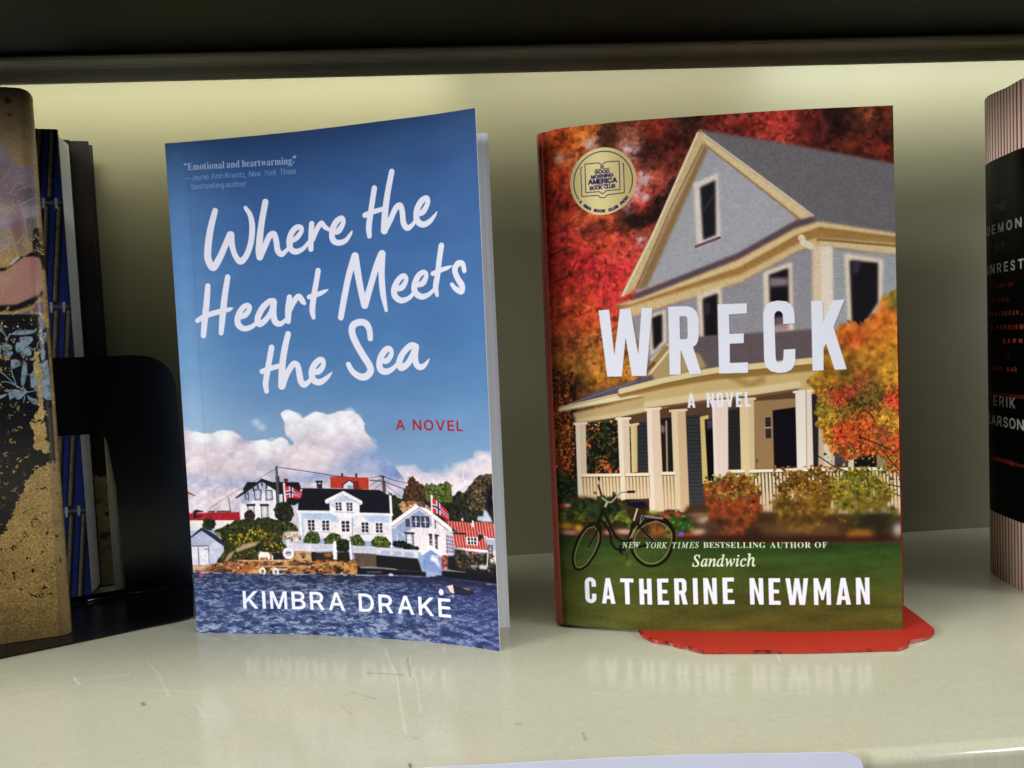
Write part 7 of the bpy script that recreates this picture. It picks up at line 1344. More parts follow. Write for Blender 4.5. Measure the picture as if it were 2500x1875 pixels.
    sh.poly('268 364 273 374 289 371 298 358 291 335 278 330 269 341', '17141c', 0.02); sh.line('285 341 311 342', 0.04, '4a463a')
    sh.put(gblur(sh.cover([P('293 286 310 309 325 297 308 280')]), 4) * 0.5, '8a8a4a')
    # shade of the jacket fold, painted as a dark line along the hinge
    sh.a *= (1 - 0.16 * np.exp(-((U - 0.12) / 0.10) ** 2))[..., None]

    # ---- round seal
    t = np.linspace(0, 2 * math.pi, 90)
    cen = P('260 1951 400 1946 251 1807 116 1958 266 2092')
    cu, cv = cen[0]; ru = (cen[1, 0] - cen[3, 0]) / 2; rv = (cen[4, 1] - cen[2, 1]) / 2
    cu = (cen[1, 0] + cen[3, 0]) / 2; cv = (cen[4, 1] + cen[2, 1]) / 2
    R = (ru + rv) / 2
    ring = lambda f: np.column_stack([cu + f * R * np.cos(t), cv + f * R * np.sin(t)])
    sh.poly(ring(1.0), 'd2bf88'); sh.a += (sh.cover([ring(1.0)]) * 0.07 * (np.cos((U - cu) * 2.2 + 0.6) - 0.3))[..., None] * np.array([1, 1, 0.8])
    navy = '28255a'
    arc = np.radians(np.linspace(-28, 212, 60)); sh.line(np.column_stack([cu + 0.885 * R * np.cos(arc), cv + 0.885 * R * np.sin(arc)]), 0.018, navy)
    for q in ('257 2017 243 2029 184 2030 183 1909 241 1907 256 1896 271 1908 330 1908 331 2027 273 2029 257 2017', '170 2018 165 2015 165 1894 236 1892 246 1881 264 1879 276 1890 348 1893 349 2015 345 2015'):
        sh.line(q, 0.016, navy)
    for q in ('226 2001 290 2002', '223 1935 289 1935'): sh.line(q, 0.012, navy)
    for s_, qq, cap, bo in (('THE', '249 2006 265 2006', 0.075, 0.006), ('GOOD', '226 1984 288 1982', 0.135, 0.012), ('MORNING', '209 1965 303 1965', 0.135, 0.012), ('AMERICA', '196 1942 318 1940', 0.19, 0.016), ('BOOK', '202 1918 255 1917', 0.14, 0.011), ('CLUB', '263 1918 310 1918', 0.14, 0.011)):
        w = P(qq); text(sh, s_, 'sans', w[0, 0], w[1, 0], w[0, 1], cap, navy, bold=bo, v1=w[1, 1])
    def around(q, mid):
        a = math.radians(-90) + (mid - 0.5 * L) / (0.885 * R)
        rot = a + math.pi / 2
        x, y = q[:, 0] - mid, q[:, 1] - 0.055
        return np.column_stack([cu + 0.885 * R * math.cos(a) + x * math.cos(rot) - y * math.sin(rot), cv + 0.885 * R * math.sin(a) + x * math.sin(rot) + y * math.cos(rot)])
    L = 0.885 * R * math.radians(108)
    text(sh, 'A GMA BOOK CLUB PICK!', 'sans', 0, L, 0, 0.11, navy, bold=0.014, place=around, space=0.9)

    # ---- lettering
    wht = 'dfe0ec'
    wreck = [['218 1401 265 1401 280 1206 311 1400 356 1401 382 1205 403 1401 448 1400 413 1110 352 1111 331 1277 309 1111 246 1112'],
             ['514 1400 591 1399 614 1392 632 1372 639 1345 638 1282 633 1250 625 1234 612 1225 644 1110 595 1109 560 1216 557 1110 511 1111', '560 1357 582 1357 590 1353 592 1345 591 1271 588 1263 582 1260 559 1260'],
             ['718 1400 837 1398 836 1356 763 1355 763 1273 821 1273 820 1232 763 1232 761 1151 835 1151 834 1107 715 1108'],
             ['1028 1305 981 1304 980 1342 977 1351 971 1357 962 1360 953 1356 948 1349 946 1333 947 1168 949 1154 954 1147 961 1143 970 1147 976 1154 978 1166 980 1198 1027 1199 1026 1148 1020 1128 1009 1113 988 1103 958 1101 928 1109 910 1124 902 1143 900 1164 901 1348 905 1369 914 1387 930 1398 960 1403 996 1398 1014 1384 1024 1368 1027 1347'],
             ['1095 1394 1141 1394 1143 1303 1181 1394 1230 1394 1183 1283 1233 1106 1184 1105 1151 1216 1141 1196 1139 1105 1094 1105']]
    for i, rings in enumerate(wreck):
        rs = orient([P(q) for q in rings])
        m = sh.cover(rs)
        sh.put(np.roll(gblur(m, 1.2), (1, 1), (0, 1)) * 0.5, '4a3f48')
        sh.put(m, wht, 1.0)
    cap = 1.15
    w = P('110 107 751 119 815 117 1307 112')
    for s_, a, b in (('CATHERINE', w[0], w[1]), ('NEWMAN', w[2], w[3])):
        text(sh, s_, 'cond', a[0] + 0.02, b[0] + 0.02, a[1] - 0.03, cap, '3a3f20', alpha=0.5, v1=b[1] - 0.03, soft=0.02)
        text(sh, s_, 'cond', a[0], b[0], a[1], cap, wht, gloss=1.0, v1=b[1])
    w = P('581 967 842 964'); text(sh, 'A NOVEL', 'cond', w[0, 0], w[1, 0], w[0, 1], 0.62, wht, gloss=0.8, v1=w[1, 1], space=0.45)
    for off, c, al in ((0.02, '2a3016', 0.6), (0.0, 'd5dac0', 1.0)):
        for s_, fam, qq in (('NEW', 'ital', '283 361 362 363'), ('YORK', 'ital', '385 362 476 362'), ('TIMES', 'ital', '498 362 609 363'), ('BESTSELLING', 'bold', '628 363 885 361'), ('AUTHOR', 'bold', '903 361 1070 359'), ('OF', 'bold', '1086 359 1137 358')):
            w = P(qq); text(sh, s_, fam, w[0, 0] + off, w[1, 0] + off, w[0, 1] - off, 0.255, c, alpha=al, v1=w[1, 1] - off, bold=0.006 if fam == 'ital' else 0)
        w = P('580 282 841 283'); text(sh, 'Sandwich', 'ital', w[0, 0] + off, w[1, 0] + off, w[0, 1] - off, 0.50, c, alpha=al, v1=w[1, 1] - off, bold=0.012)
    return sh.image('autumn_house_print', 0.012, 4, 0.35)


def gilded_cover():
    """gilded cover with a lady in a pale gown; only its right edge is in view"""
    sh = Sheet(14.85, 25.6, 62)
    U, V = sh.uv(); H, W = sh.H, sh.W
    n = fbm(H, W, 5, 5, 1, 3); n2 = fbm(H, W, 18, 18, 2, 4, 0.65); n3 = fbm(H, W, 60, 60, 3, 4)
    gold = rgb('94794c') + (rgb('c8ab70') - rgb('94794c')) * np.clip(fbm(H, W, 2.6, 2.6, 71, 3) * 2.4 - 0.7, 0, 1)[..., None]
    top = np.clip((V - 15) / 6, 0, 1)[..., None]
    gold = gold + (rgb('b39c7a') - gold) * 0.8 * top
    gold *= (0.80 + 0.25 * fbm(H, W, 2.2, 2.2, 7, 2) + 0.22 * (n3 - 0.4))[..., None]
    sh.a[:] = gold
    # pale dress
    dress = gblur(sh.cover([P('635 2279 1353 2282 1377 2276 1391 2241 1402 2189 1427 2175 1453 2190 1481 2187 1482 2009 1481 1958 1453 1904 606 1881')]), 1.0)
    sh.put(np.clip((dress + (n2 - 0.5) * 0.3 - 0.4) / 0.12, 0, 1), rgb('98898f') + 0.22 * (n3[..., None] - 0.5) + 0.06 * (fbm(H, W, 3, 3, 8, 2)[..., None] - 0.5))
    sh.poly('1377 2042 1399 2093 1409 2050 1409 2008 1375 2007', '6e4a4c', 0.16, 0.6); sh.poly('1395 2027 1409 2013 1426 1938 1428 1873 1383 1794 1397 1873 1375 1919', '7c6265', 0.16, 0.6); sh.poly('1370 1926 1408 1938 1419 1873 1404 1830 1437 1816 1430 1794 1394 1776 1371 1859', '735a5f', 0.14, 0.6); sh.poly('607 1903 1346 1901 1367 1844 1320 1795 599 1790', '8f8794', 0.2, 0.7); sh.poly('1427 1941 1478 1960 1475 1906 1458 1895 1452 1845 1438 1834 1428 1873', '6f6c70', 0.05, 0.8); sh.poly('1403 2100 1478 2094 1478 2009 1415 2008', '605a60', 0.12, 0.6)
    for q in ('1355 2120 1382 2163 1393 2181', '1395 2128 1424 2139 1447 2147', '1407 2071 1443 2090 1478 2098', '1422 2013 1455 2033 1481 2048', '1378 2057 1403 2100 1416 2111', '1320 1795 1347 1816 1367 1844', '1359 1909 1372 1869 1381 1816 1390 1773', '1409 2009 1422 2013 1461 2035', '1433 1949 1457 1970 1477 1985', '1416 2013 1427 1945 1432 1873 1438 1834', '1385 1830 1405 1852 1422 1877'):
        sh.line(q, 0.022, 'b9aab0', 0.5, True, 2)
    # belt, arm, dark skirt
    sh.poly('595 1730 1333 1709 1396 1759 1445 1794 1476 1780 1482 1769 1397 1773 1347 1723 591 1680', '140f12', 0.03); sh.poly('1462 1902 1481 1906 1489 1686 1478 1758 1452 1794 1453 1866', '0d0b0d', 0.03); sh.poly('1460 1827 1478 1812 1477 1794 1468 1798', '9a9496', 0.02, 0.8)
    sh.line('1363 1741 1380 1759 1392 1769', 0.06, 'b9b6b8', 0.8)
    sh.poly('590 1663 1332 1688 1386 1748 1438 1774 1475 1769 1481 1740 1479 1631 1457 1595 1399 1568 1334 1537 580 1530', 'a87c70', 0.05); sh.poly('589 1653 1331 1680 1378 1730 1397 1723 1348 1651 586 1613', 'bd968a', 0.15, 0.6); sh.poly('580 1536 1367 1554 1457 1595 1478 1620 1480 1606 1429 1549 1352 1526 579 1516', '120d14', 0.04); sh.poly('1421 1524 1456 1567 1480 1595 1477 1511', '7a5e6a', 0.05); sh.poly('579 1516 1351 1511 1421 1528 1426 1509 579 1510', '6a5f66', 0.04)
    navy = P('579 1510 1351 1511 1458 1508 1466 1483 1483 1446 1483 1211 1476 508 1465 133 489 280')
    blk = sh.cover([navy]); sh.put(gblur(blk, 1), '0a0c16')
    sh.poly('1461 1484 1479 1484 1479 1440 1463 1441', '7d7b86', 0.03)
    # silver flowers of the skirt
    silver, sil2 = '93a4ae', '6d7d88'
    for q in ('1336 1420 1359 1437 1397 1439 1442 1436 1433 1424 1398 1416 1357 1417', '1370 1393 1372 1406 1398 1410 1423 1406 1425 1391 1415 1377 1398 1363 1377 1375', '1352 1365 1357 1383 1371 1384 1398 1363 1374 1339 1358 1336 1353 1347', '1399 1361 1413 1348 1416 1326 1404 1318 1376 1319 1370 1328 1381 1346', '1298 1364 1312 1385 1339 1369 1341 1355 1318 1345 1303 1346', '1303 1342 1337 1344 1342 1333 1325 1312 1307 1317', '1274 1383 1298 1371 1292 1328 1270 1325', '1328 1279 1331 1305 1350 1307 1365 1299 1369 1277 1348 1268 1330 1261', '1364 1187 1364 1212 1373 1270 1381 1304 1393 1284 1392 1247 1381 1204 1373 1179',
              '1309 1165 1341 1170 1387 1155 1360 1125 1344 1119 1335 1134 1313 1121', '1257 1132 1277 1145 1312 1154 1295 1137 1276 1129', '1383 1142 1401 1126 1426 1117 1431 1088 1406 1097 1388 1120', '1402 1232 1416 1250 1421 1275 1437 1289 1456 1280 1477 1301 1480 1257 1481 1169 1482 1110 1464 1111 1440 1128 1421 1136 1426 1165 1401 1174 1402 1203', '1450 1343 1464 1350 1471 1338 1464 1302 1451 1299', '1443 1420 1456 1421 1464 1397 1478 1375 1460 1386 1445 1409', '1467 1422 1482 1429 1480 1378 1470 1397', '1404 1307 1423 1313 1425 1297 1409 1297', '1279 1458 1308 1468 1309 1435 1290 1432'):
        m = sh.poly(q, silver, 0.012); sh.put(m * np.clip(n2 * 4 - 1.7, 0, 1) * 0.75, '48555f'); sh.put(m * (np.sin((U * 1.4 + V) * 46) > 0.5) * 0.35, '3c4852')
    for q in ('1309 1432 1322 1402 1318 1388', '1322 1402 1336 1423', '1401 1363 1422 1348 1431 1336', '1438 1354 1443 1376 1457 1390', '1330 1261 1333 1236 1343 1195', '1284 1253 1302 1237 1339 1192 1387 1153', '1287 1206 1312 1204 1339 1188', '1370 1179 1381 1160 1387 1155', '1387 1153 1419 1158', '1375 1135 1368 1107', '1389 1236 1402 1232'):
        sh.line(q, 0.022, silver, 0.9, True)
    sh.blobs(150, (11.0, 13.3, 14.85, 17.4), (0.03, 0.055), ['8f9aa2', 'a9b2b6', '6f7a82'], 11, blk * np.clip(1.2 - n3, 0, 1) * 0.8, 0.7)
    # worn gold over the hem
    hem = P('1425 1348 1447 1339 1453 1281 1445 1120 1455 1064 1470 1008 1478 875 1462 787 1307 654 515 636 490 295 1499 145 1549 928 1484 1118 1473 1155 1442 1267')
    hv = gblur(sh.cover([P('1422 1340 1447 1339 1449 1266 1448 1156 1447 1046 1456 935 1461 861 1422 864 1398 881 1398 976 1381 1014 1423 1066 1432 1157 1416 1261')]), 3) * 0.78
    sh.put(np.clip((hv + (n2 - 0.5) * 1.5 - 0.42) / 0.08, 0, 1), gold * 1.12)
    gm = gblur(sh.cover([P('344 142 1150 412 1233 493 1286 578 1325 684 1395 788 1486 835 1617 824 1548 -250 331 -27')]), 4)
    gm = gm * 1.0
    sh.put(np.clip((gm + (n2 - 0.5) * 1.9 + (n - 0.5) * 1.3 - 0.42) / 0.08, 0, 1), gold)
    edge = np.clip((gblur(sh.cover([P('1458 1078 1502 1075 1494 -49 1438 -40')]), 4) + (n2 - 0.5) * 0.9 - 0.55) / 0.1, 0, 1); sh.put(edge * (V < 14.0) * 0.5, '77684e')
    # scratches in the gilding near the top
    mk = gblur(sh.cover([P('649 2480 1416 2528 1399 2365 638 2325')]), 4) * np.clip((n2 - 0.60) / 0.04, 0, 1); sh.put(mk * 0.8, '3a2c22')
    return sh.image('gilded_cover_print', 0.04, 6, 0.3)


def striped_spine():
    sh = Sheet(DEMON_W, 24.1, 62)
    U, V = sh.uv(); H, W = sh.H, sh.W
    t = (U / 0.255) % 1
    sh.a[:] = rgb('dcc6b4')
    sh.put((np.abs(t - 0.5) < 0.17).astype(float), '7c3a36')
    band = P('11 1975 -1239 2200'); b2 = P('-20 453 -1104 209')
    vt, vb = band[:, 1].mean(), b2[:, 1].mean()
    bm = ((V < vt) & (V > vb)).astype(float); sh.put(bm, '020203')
    grey, red = 'a2a2a0', 'a3402c'
    for s_, fam, qq, cap, c, al in DEMON_TEXT:
        text(sh, s_, 'sans', qq[0], qq[1], qq[2], cap, c, bold=0.02 if cap > 0.3 else 0.012, alpha=al, space=0.4)
    for q in ('-13 983 -1150 891', '-12 976 -1149 880', '-17 694 -1125 523', '-17 685 -1125 514'):
        v = P(q)[:, 1].mean(); sh.put(np.clip(0.022 - np.abs(V - v), 0, 0.012) / 0.012, red)
    return sh.image('striped_jacket_print', 0.03, 8)


# ================================================================ materials
def mat(name, color=None, rough=0.6, image=None, spec=0.4, noise=0.0, nscale=40.0, bump=0.0, gloss=None, metal=0.0):
    m = bpy.data.materials.new(name); m.use_nodes = True
    nt = m.node_tree; b = nt.nodes['Principled BSDF']
    b.inputs['Roughness'].default_value = rough; b.inputs['Specular IOR Level'].default_value = spec; b.inputs['Metallic'].default_value = metal
    src = None
    if image is not None:
        t = nt.nodes.new('ShaderNodeTexImage'); t.image = image; t.interpolation = 'Cubic'; t.extension = 'EXTEND'
        src = t.outputs['Color']
        if gloss is not None:
            mr = nt.nodes.new('ShaderNodeMapRange'); mr.inputs[3].default_value = rough; mr.inputs[4].default_value = gloss
            nt.links.new(t.outputs['Alpha'], mr.inputs[0]); nt.links.new(mr.outputs[0], b.inputs['Roughness'])
    if noise or bump:
        tc = nt.nodes.new('ShaderNodeTexCoord'); n = nt.nodes.new('ShaderNodeTexNoise')
        n.inputs['Scale'].default_value = nscale; n.inputs['Detail'].default_value = 5
        nt.links.new(tc.outputs['Object'], n.inputs['Vector'])
        if noise:
            mx = nt.nodes.new('ShaderNodeMix'); mx.data_type = 'RGBA'; mx.blend_type = 'MULTIPLY'; mx.inputs[0].default_value = 1.0
            ramp = nt.nodes.new('ShaderNodeMapRange'); ramp.inputs[1].default_value = 0.3; ramp.inputs[2].default_value = 0.7
            ramp.inputs[3].default_value = 1 - noise; ramp.inputs[4].default_value = 1 + noise * 0.4
            nt.links.new(n.outputs[0], ramp.inputs[0]); nt.links.new(ramp.outputs[0], mx.inputs[7])
            if src is not None:
                nt.links.new(src, mx.inputs[6])
            else:
                mx.inputs[6].default_value = lin(color)
            src = mx.outputs[2]
        if bump:
            bp = nt.nodes.new('ShaderNodeBump'); bp.inputs['Strength'].default_value = bump; bp.inputs['Distance'].default_value = 0.001
            nt.links.new(n.outputs[0], bp.inputs['Height']); nt.links.new(bp.outputs[0], b.inputs['Normal'])
    if src is not None:
        nt.links.new(src, b.inputs['Base Color'])
    else:
        b.inputs['Base Color'].default_value = lin(color)
    return m


def striped_mat(name, c1, c2, scale, axis='Z', rough=0.8):
    """thin parallel page edges"""
    m = bpy.data.materials.new(name); m.use_nodes = True
    nt = m.node_tree; b = nt.nodes['Principled BSDF']; b.inputs['Roughness'].default_value = rough
    b.inputs['Specular IOR Level'].default_value = 0.2
    tc = nt.nodes.new('ShaderNodeTexCoord'); n = nt.nodes.new('ShaderNodeTexNoise'); mp = nt.nodes.new('ShaderNodeMapping')
    mp.inputs['Scale'].default_value = (scale, scale, 1.5); n.inputs['Scale'].default_value = 1.0; n.inputs['Detail'].default_value = 2
    mx = nt.nodes.new('ShaderNodeMix'); mx.data_type = 'RGBA'; mx.inputs[6].default_value = lin(c1); mx.inputs[7].default_value = lin(c2)
    nt.links.new(tc.outputs['Object'], mp.inputs[0]); nt.links.new(mp.outputs[0], n.inputs['Vector']); nt.links.new(n.outputs[0], mx.inputs[0]); nt.links.new(mx.outputs[2], b.inputs['Base Color'])
    return m


# ================================================================ mesh helpers
def link(name, me, m, parent=None, smoothed=False):
    o = bpy.data.objects.new(name, me); COL.objects.link(o)
    for x in (m if isinstance(m, (list, tuple)) else [m]):
        me.materials.append(x)
    if smoothed:
        for p in me.polygons: p.use_smooth = True
    if parent is not None:
        o.parent = parent
        o.matrix_parent_inverse = Matrix.Translation(parent.location).inverted()
    return o


def thing(name, label, cat, loc, group=None):
    o = bpy.data.objects.new(name, None); COL.objects.link(o)
    o.location = Vector(loc) * CM; o.empty_display_size = 0.02
    o['label'] = label; o['category'] = cat
    if group: o['group'] = group
    return o


def mesh(verts, faces, uvs=None):
    me = bpy.data.meshes.new('mesh')
    me.from_pydata([tuple(c * CM for c in v) for v in verts], [], faces)
    if uvs is not None:
        lay = me.uv_layers.new(name='print')
        for poly in me.polygons:
            for li, vi in zip(poly.loop_indices, poly.vertices):
                lay.data[li].uv = uvs[vi]
    me.update()
    return me


def arclen(p):
    return np.r_[0, np.cumsum(np.linalg.norm(np.diff(np.asarray(p, float), axis=0), axis=1))]


def offset(plan, d):
    """plan curve moved d cm to its left-hand side"""
    p = np.asarray(plan, float); t = np.gradient(p, axis=0); t /= np.linalg.norm(t, axis=1)[:, None]
    return p + d * np.column_stack([-t[:, 1], t[:, 0]])


def ribbon(plan, z0, z1, thick, uv=None, rows=2):
    """upright sheet over a plan curve; z0, z1 numbers or functions of arc length; its thickness lies behind (left of the travel)"""
    p = np.asarray(plan, float); d = arclen(p); q = offset(p, thick); n = len(p)
    f0 = z0 if callable(z0) else (lambda s: z0); f1 = z1 if callable(z1) else (lambda s: z1)
    V, F, UVS = [], [], []
    for side in (p, q):
        for i in range(n):
            for j in range(rows):
                t = j / (rows - 1); z = f0(d[i]) * (1 - t) + f1(d[i]) * t
                V.append((side[i, 0], side[i, 1], z))
                UVS.append(((d[i] - uv[0]) / uv[1], (z - uv[2]) / uv[3]) if uv else (0, 0))
    at = lambda s, i, j: s * n * rows + i * rows + j
    front = []
    for i in range(n - 1):
        for j in range(rows - 1):
            front.append(len(F)); F.append((at(0, i, j), at(0, i + 1, j), at(0, i + 1, j + 1), at(0, i, j + 1)))
            F.append((at(1, i, j), at(1, i, j + 1), at(1, i + 1, j + 1), at(1, i + 1, j)))
        F.append((at(0, i, 0), at(1, i, 0), at(1, i + 1, 0), at(0, i + 1, 0)))
        F.append((at(0, i, rows - 1), at(0, i + 1, rows - 1), at(1, i + 1, rows - 1), at(1, i, rows - 1)))
    for j in range(rows - 1):
        F.append((at(0, 0, j), at(0, 0, j + 1), at(1, 0, j + 1), at(1, 0, j)))
        F.append((at(0, n - 1, j), at(1, n - 1, j), at(1, n - 1, j + 1), at(0, n - 1, j + 1)))
    me = mesh(V, F, UVS)
    return me, front


def prism(plan, z0, z1):
    """upright solid over a closed plan outline (counter-clockwise from above)"""
    p = [tuple(q) for q in plan]; n = len(p)
    V = [(x, y, z0) for x, y in p] + [(x, y, z1) for x, y in p]
    F = [tuple(range(n - 1, -1, -1)), tuple(range(n, 2 * n))]
    F += [(i, (i + 1) % n, n + (i + 1) % n, n + i) for i in range(n)]
    return mesh(V, F)


def bevel(me, w, seg=2, angle=40):
    bm = bmesh.new(); bm.from_mesh(me)
    es = [e for e in bm.edges if len(e.link_faces) == 2 and e.calc_face_angle(0) > math.radians(angle)]
    bmesh.ops.bevel(bm, geom=es, offset=w * CM, segments=seg, affect='EDGES', clamp_overlap=True)
    bm.to_mesh(me); bm.free(); me.update()
    return me


def plate(outline, holes, origin, ex, ez, thick):
    """flat sheet-metal part: outline and holes in (s, z) cm on the upright plane through origin along ex; thickness behind it"""
    bm = bmesh.new(); ex = np.array(ex, float); nrm = np.array([-ex[1], ex[0]])
    edges = []
    for ring in [outline] + list(holes):
        vs = [bm.verts.new(((origin[0] + ex[0] * s) * CM, (origin[1] + ex[1] * s) * CM, (origin[2] + z) * CM)) for s, z in ring]
        edges += [bm.edges.new((vs[i], vs[(i + 1) % len(vs)])) for i in range(len(vs))]
    res = bmesh.ops.triangle_fill(bm, edges=edges, use_beauty=True)
    faces = [g for g in res['geom'] if isinstance(g, bmesh.types.BMFace)]
    ext = bmesh.ops.extrude_face_region(bm, geom=faces)
    bmesh.ops.translate(bm, vec=(nrm[0] * thick * CM, nrm[1] * thick * CM, 0), verts=[g for g in ext['geom'] if isinstance(g, bmesh.types.BMVert)])
    bmesh.ops.recalc_face_normals(bm, faces=bm.faces)
    me = bpy.data.meshes.new('mesh'); bm.to_mesh(me); bm.free()
    return me


def slab(outline, z0, z1, bev=0.0):
    me = prism(outline, z0, z1)
    bm = bmesh.new(); bm.from_mesh(me); bmesh.ops.recalc_face_normals(bm, faces=bm.faces); bm.to_mesh(me); bm.free()
    if bev: bevel(me, bev, 2)
    return me


def rounded(pts, r, n=5):
    """outline with its corners rounded; r = radius or one radius per corner"""
    pts = [np.array(p, float) for p in pts]; out = []
    for i, p in enumerate(pts):
        rr = r[i] if isinstance(r, (list, tuple)) else r
        a, b = pts[i - 1], pts[(i + 1) % len(pts)]
        if rr <= 0:
            out.append(tuple(p)); continue
        da = (a - p) / np.linalg.norm(a - p); db = (b - p) / np.linalg.norm(b - p)
        k = min(rr, 0.45 * np.linalg.norm(a - p), 0.45 * np.linalg.norm(b - p))
        for t in np.linspace(0, 1, n + 1):
            q = (1 - t) ** 2 * (p + da * k) + 2 * t * (1 - t) * p + t * t * (p + db * k)
            out.append(tuple(q))
    return out


def tube(pts, r, seg=6):
    """thin round thread along 3D points"""
    V, F = [], []
    pts = [np.array(p, float) for p in pts]
    for i, p in enumerate(pts):
        t = pts[min(i + 1, len(pts) - 1)] - pts[max(i - 1, 0)]; t /= np.linalg.norm(t)
        a = np.cross(t, (0.3, 1, 0.2)); a /= np.linalg.norm(a); b = np.cross(t, a)
        for k in range(seg):
            w = 2 * math.pi * k / seg; V.append(tuple(p + r * (math.cos(w) * a + math.sin(w) * b)))
    for i in range(len(pts) - 1):
        for k in range(seg):
            F.append((i * seg + k, i * seg + (k + 1) % seg, (i + 1) * seg + (k + 1) % seg, (i + 1) * seg + k))
    F += [tuple(range(seg))[::-1], tuple((len(pts) - 1) * seg + k for k in range(seg))]
    return mesh(V, F)


# ================================================================ the shelf (setting)
def shelf_paint():
    """enamelled shelf board: its scratches, pits and rubbed streaks"""
    x0, y0 = -34.0, 21.0
    sh = Sheet(72.0, 24.0, 22)
    U, V = sh.uv(); H, W = sh.H, sh.W
    sh.a[:] = rgb('b0ae98')
    n = fbm(H, W, 200, 120, 3, 4); sh.a *= (0.975 + 0.05 * n)[..., None]
    sh.a *= (0.985 + 0.03 * fbm(H, W, 3, 3, 5, 2))[..., None]
    G = lambda s: P(s) - (x0, y0)
    for q, r, c, al in (('-431 3151 -387 2990 -354 2879 -326 2702 -294 2516 -277 2431', 0.016, 'dcd6c2', 0.8), ('-314 3056 -305 2908 -276 2849 -254 2691 -236 2559', 0.014, 'd9d3bf', 0.8),
                        ('-325 3041 -298 2863', 0.02, '77735f', 0.8), ('-474 2923 -394 2903 -327 2882', 0.025, '77735f', 0.8), ('-516 2763 -411 2695', 0.016, '86826e', 0.8), ('-534 2662 -486 2586', 0.018, '8f8b76', 0.7),
                        ('-1444 3185 -1332 3029 -1214 2833', 0.014, 'dbd6c0', 0.7), ('-1677 3044 -1486 3052 -1478 3090', 0.018, 'dcd7c2', 0.6), ('-1940 2999 -1611 2979 -1117 2852', 0.012, 'dcd7c2', 0.5), ('-1687 3064 -1626 2992', 0.03, 'e4dfcc', 0.7),
                        ('306 2351 309 2309', 0.030, '807c68', 0.8), ('89 2442 112 2433', 0.028, '84806a', 0.7), ('-256 2402 -233 2391', 0.02, '85816c', 0.8), ('-250 2244 -245 2223', 0.035, '4a4840', 0.9), ('-1296 2792 -1279 2770', 0.06, '6a6755', 0.7),
                        ('727 2749 936 2664 1221 2603', 0.012, 'd9d4be', 0.5), ('359 2633 572 2570', 0.012, 'd6d1bb', 0.6), ('-1079 2748 -1011 2640', 0.02, 'dcd7c3', 0.5), ('-1022 2944 -781 2879', 0.01, 'd9d4be', 0.5), ('-1095 2673 -1048 2622', 0.02, 'a09c86', 0.5),
                        ('1164 2852 1153 2787', 0.02, 'e2dcc8', 0.7), ('1524 2814 1549 2770', 0.02, 'a29e88', 0.5), ('-176 3153 -172 3066', 0.02, 'dcd6c4', 0.6), ('196 2503 220 2465', 0.012, '9a967f', 0.6)):
        sh.line(G(q), r, c, al, True)
    r = np.random.default_rng(12)
    for _ in range(170):
        u, v = r.uniform(0, 72), r.uniform(0, 14)
        a = r.normal(0.0, 0.5); L = r.exponential(0.55)
        sh.line(np.array([(u, v), (u + L * math.cos(a), v + 0.5 * L * math.sin(a))]), r.uniform(0.006, 0.016), r.choice(['dad5bf', 'a7a38c', '938f79', 'd5d0ba']), r.uniform(0.15, 0.55))
    return sh.image('shelf_paint_wear', 0.012, 7)


m_floor = mat('cream_enamel_worn', image=shelf_paint(), rough=0.15, spec=0.55, bump=0.015, nscale=220)
m_wall = mat('cream_enamel_panel', '78755a', rough=0.5, noise=0.05, nscale=14, bump=0.05)
m_under = mat('shaded_shelf_enamel', '1c1a11', rough=0.5, noise=0.2, nscale=12)  # shade under the upper shelf put into a near-black base colour
m_flange = mat('olive_enamel', 'd6d0b4', rough=0.45, noise=0.08, nscale=20)

# lower shelf board with a rolled front edge
prof = [(44.75, 0.0), (21.8, 0.0)]
for k in range(9):
    a = math.radians(90 + 90 * k / 8)
    prof.append((21.5 + 0.4 * math.cos(a), -0.4 + 0.4 * math.sin(a)))
prof += [(21.1, -3.0), (44.75, -3.0)]
xs = [-60.0, 70.0]
V = [(x, y, z) for x in xs for (y, z) in prof]; n = len(prof)
F = [(i, (i + 1) % n, n + (i + 1) % n, n + i) for i in range(n)] + [tuple(range(n))[::-1], tuple(range(n, 2 * n))]
me = mesh(V, F, [((x + 34.0) / 72.0, (y - 21.0) / 24.0) for (x, y, z) in V])
bmf = bmesh.new(); bmf.from_mesh(me); bmesh.ops.recalc_face_normals(bmf, faces=bmf.faces); bmf.to_mesh(me); bmf.free()
o = link('shelf', me, m_floor, smoothed=False); o['kind'] = 'structure'
for p_ in me.polygons:
    p_.use_smooth = abs(p_.normal.x) < 0.5 and -0.39 * CM < p_.center.z < -0.001 * CM
o = link('back_panel', slab([(-60, 44.8), (70, 44.8), (70, 45.2), (-60, 45.2)], -3.0, 40.0), m_wall); o['kind'] = 'structure'
# upper shelf: underside, rolled front, flange along its rear edge
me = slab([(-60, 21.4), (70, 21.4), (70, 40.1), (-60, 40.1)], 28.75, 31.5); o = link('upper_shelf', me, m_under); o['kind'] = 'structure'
prof = [(40.20, 27.46), (40.28, 27.4), (40.38, 27.45), (40.42, 28.7), (40.42, 31.4), (40.12, 31.4), (40.11, 28.76), (39.90, 28.74), (39.74, 28.66), (39.68, 28.54), (39.72, 28.40), (39.84, 28.28), (40.0, 28.2), (40.08, 28.05), (40.12, 27.7)]
V = [(x, y, z) for x in (-60.0, 70.0) for (y, z) in prof]; n = len(prof)
me = mesh(V, [(i, (i + 1) % n, n + (i + 1) % n, n + i) for i in range(n)] + [tuple(range(n))[::-1], tuple(range(n, 2 * n))])
bmf = bmesh.new(); bmf.from_mesh(me); bmesh.ops.recalc_face_normals(bmf, faces=bmf.faces); bmf.to_mesh(me); bmf.free()
o = link('shelf_flange', me, m_flange); o['kind'] = 'structure'

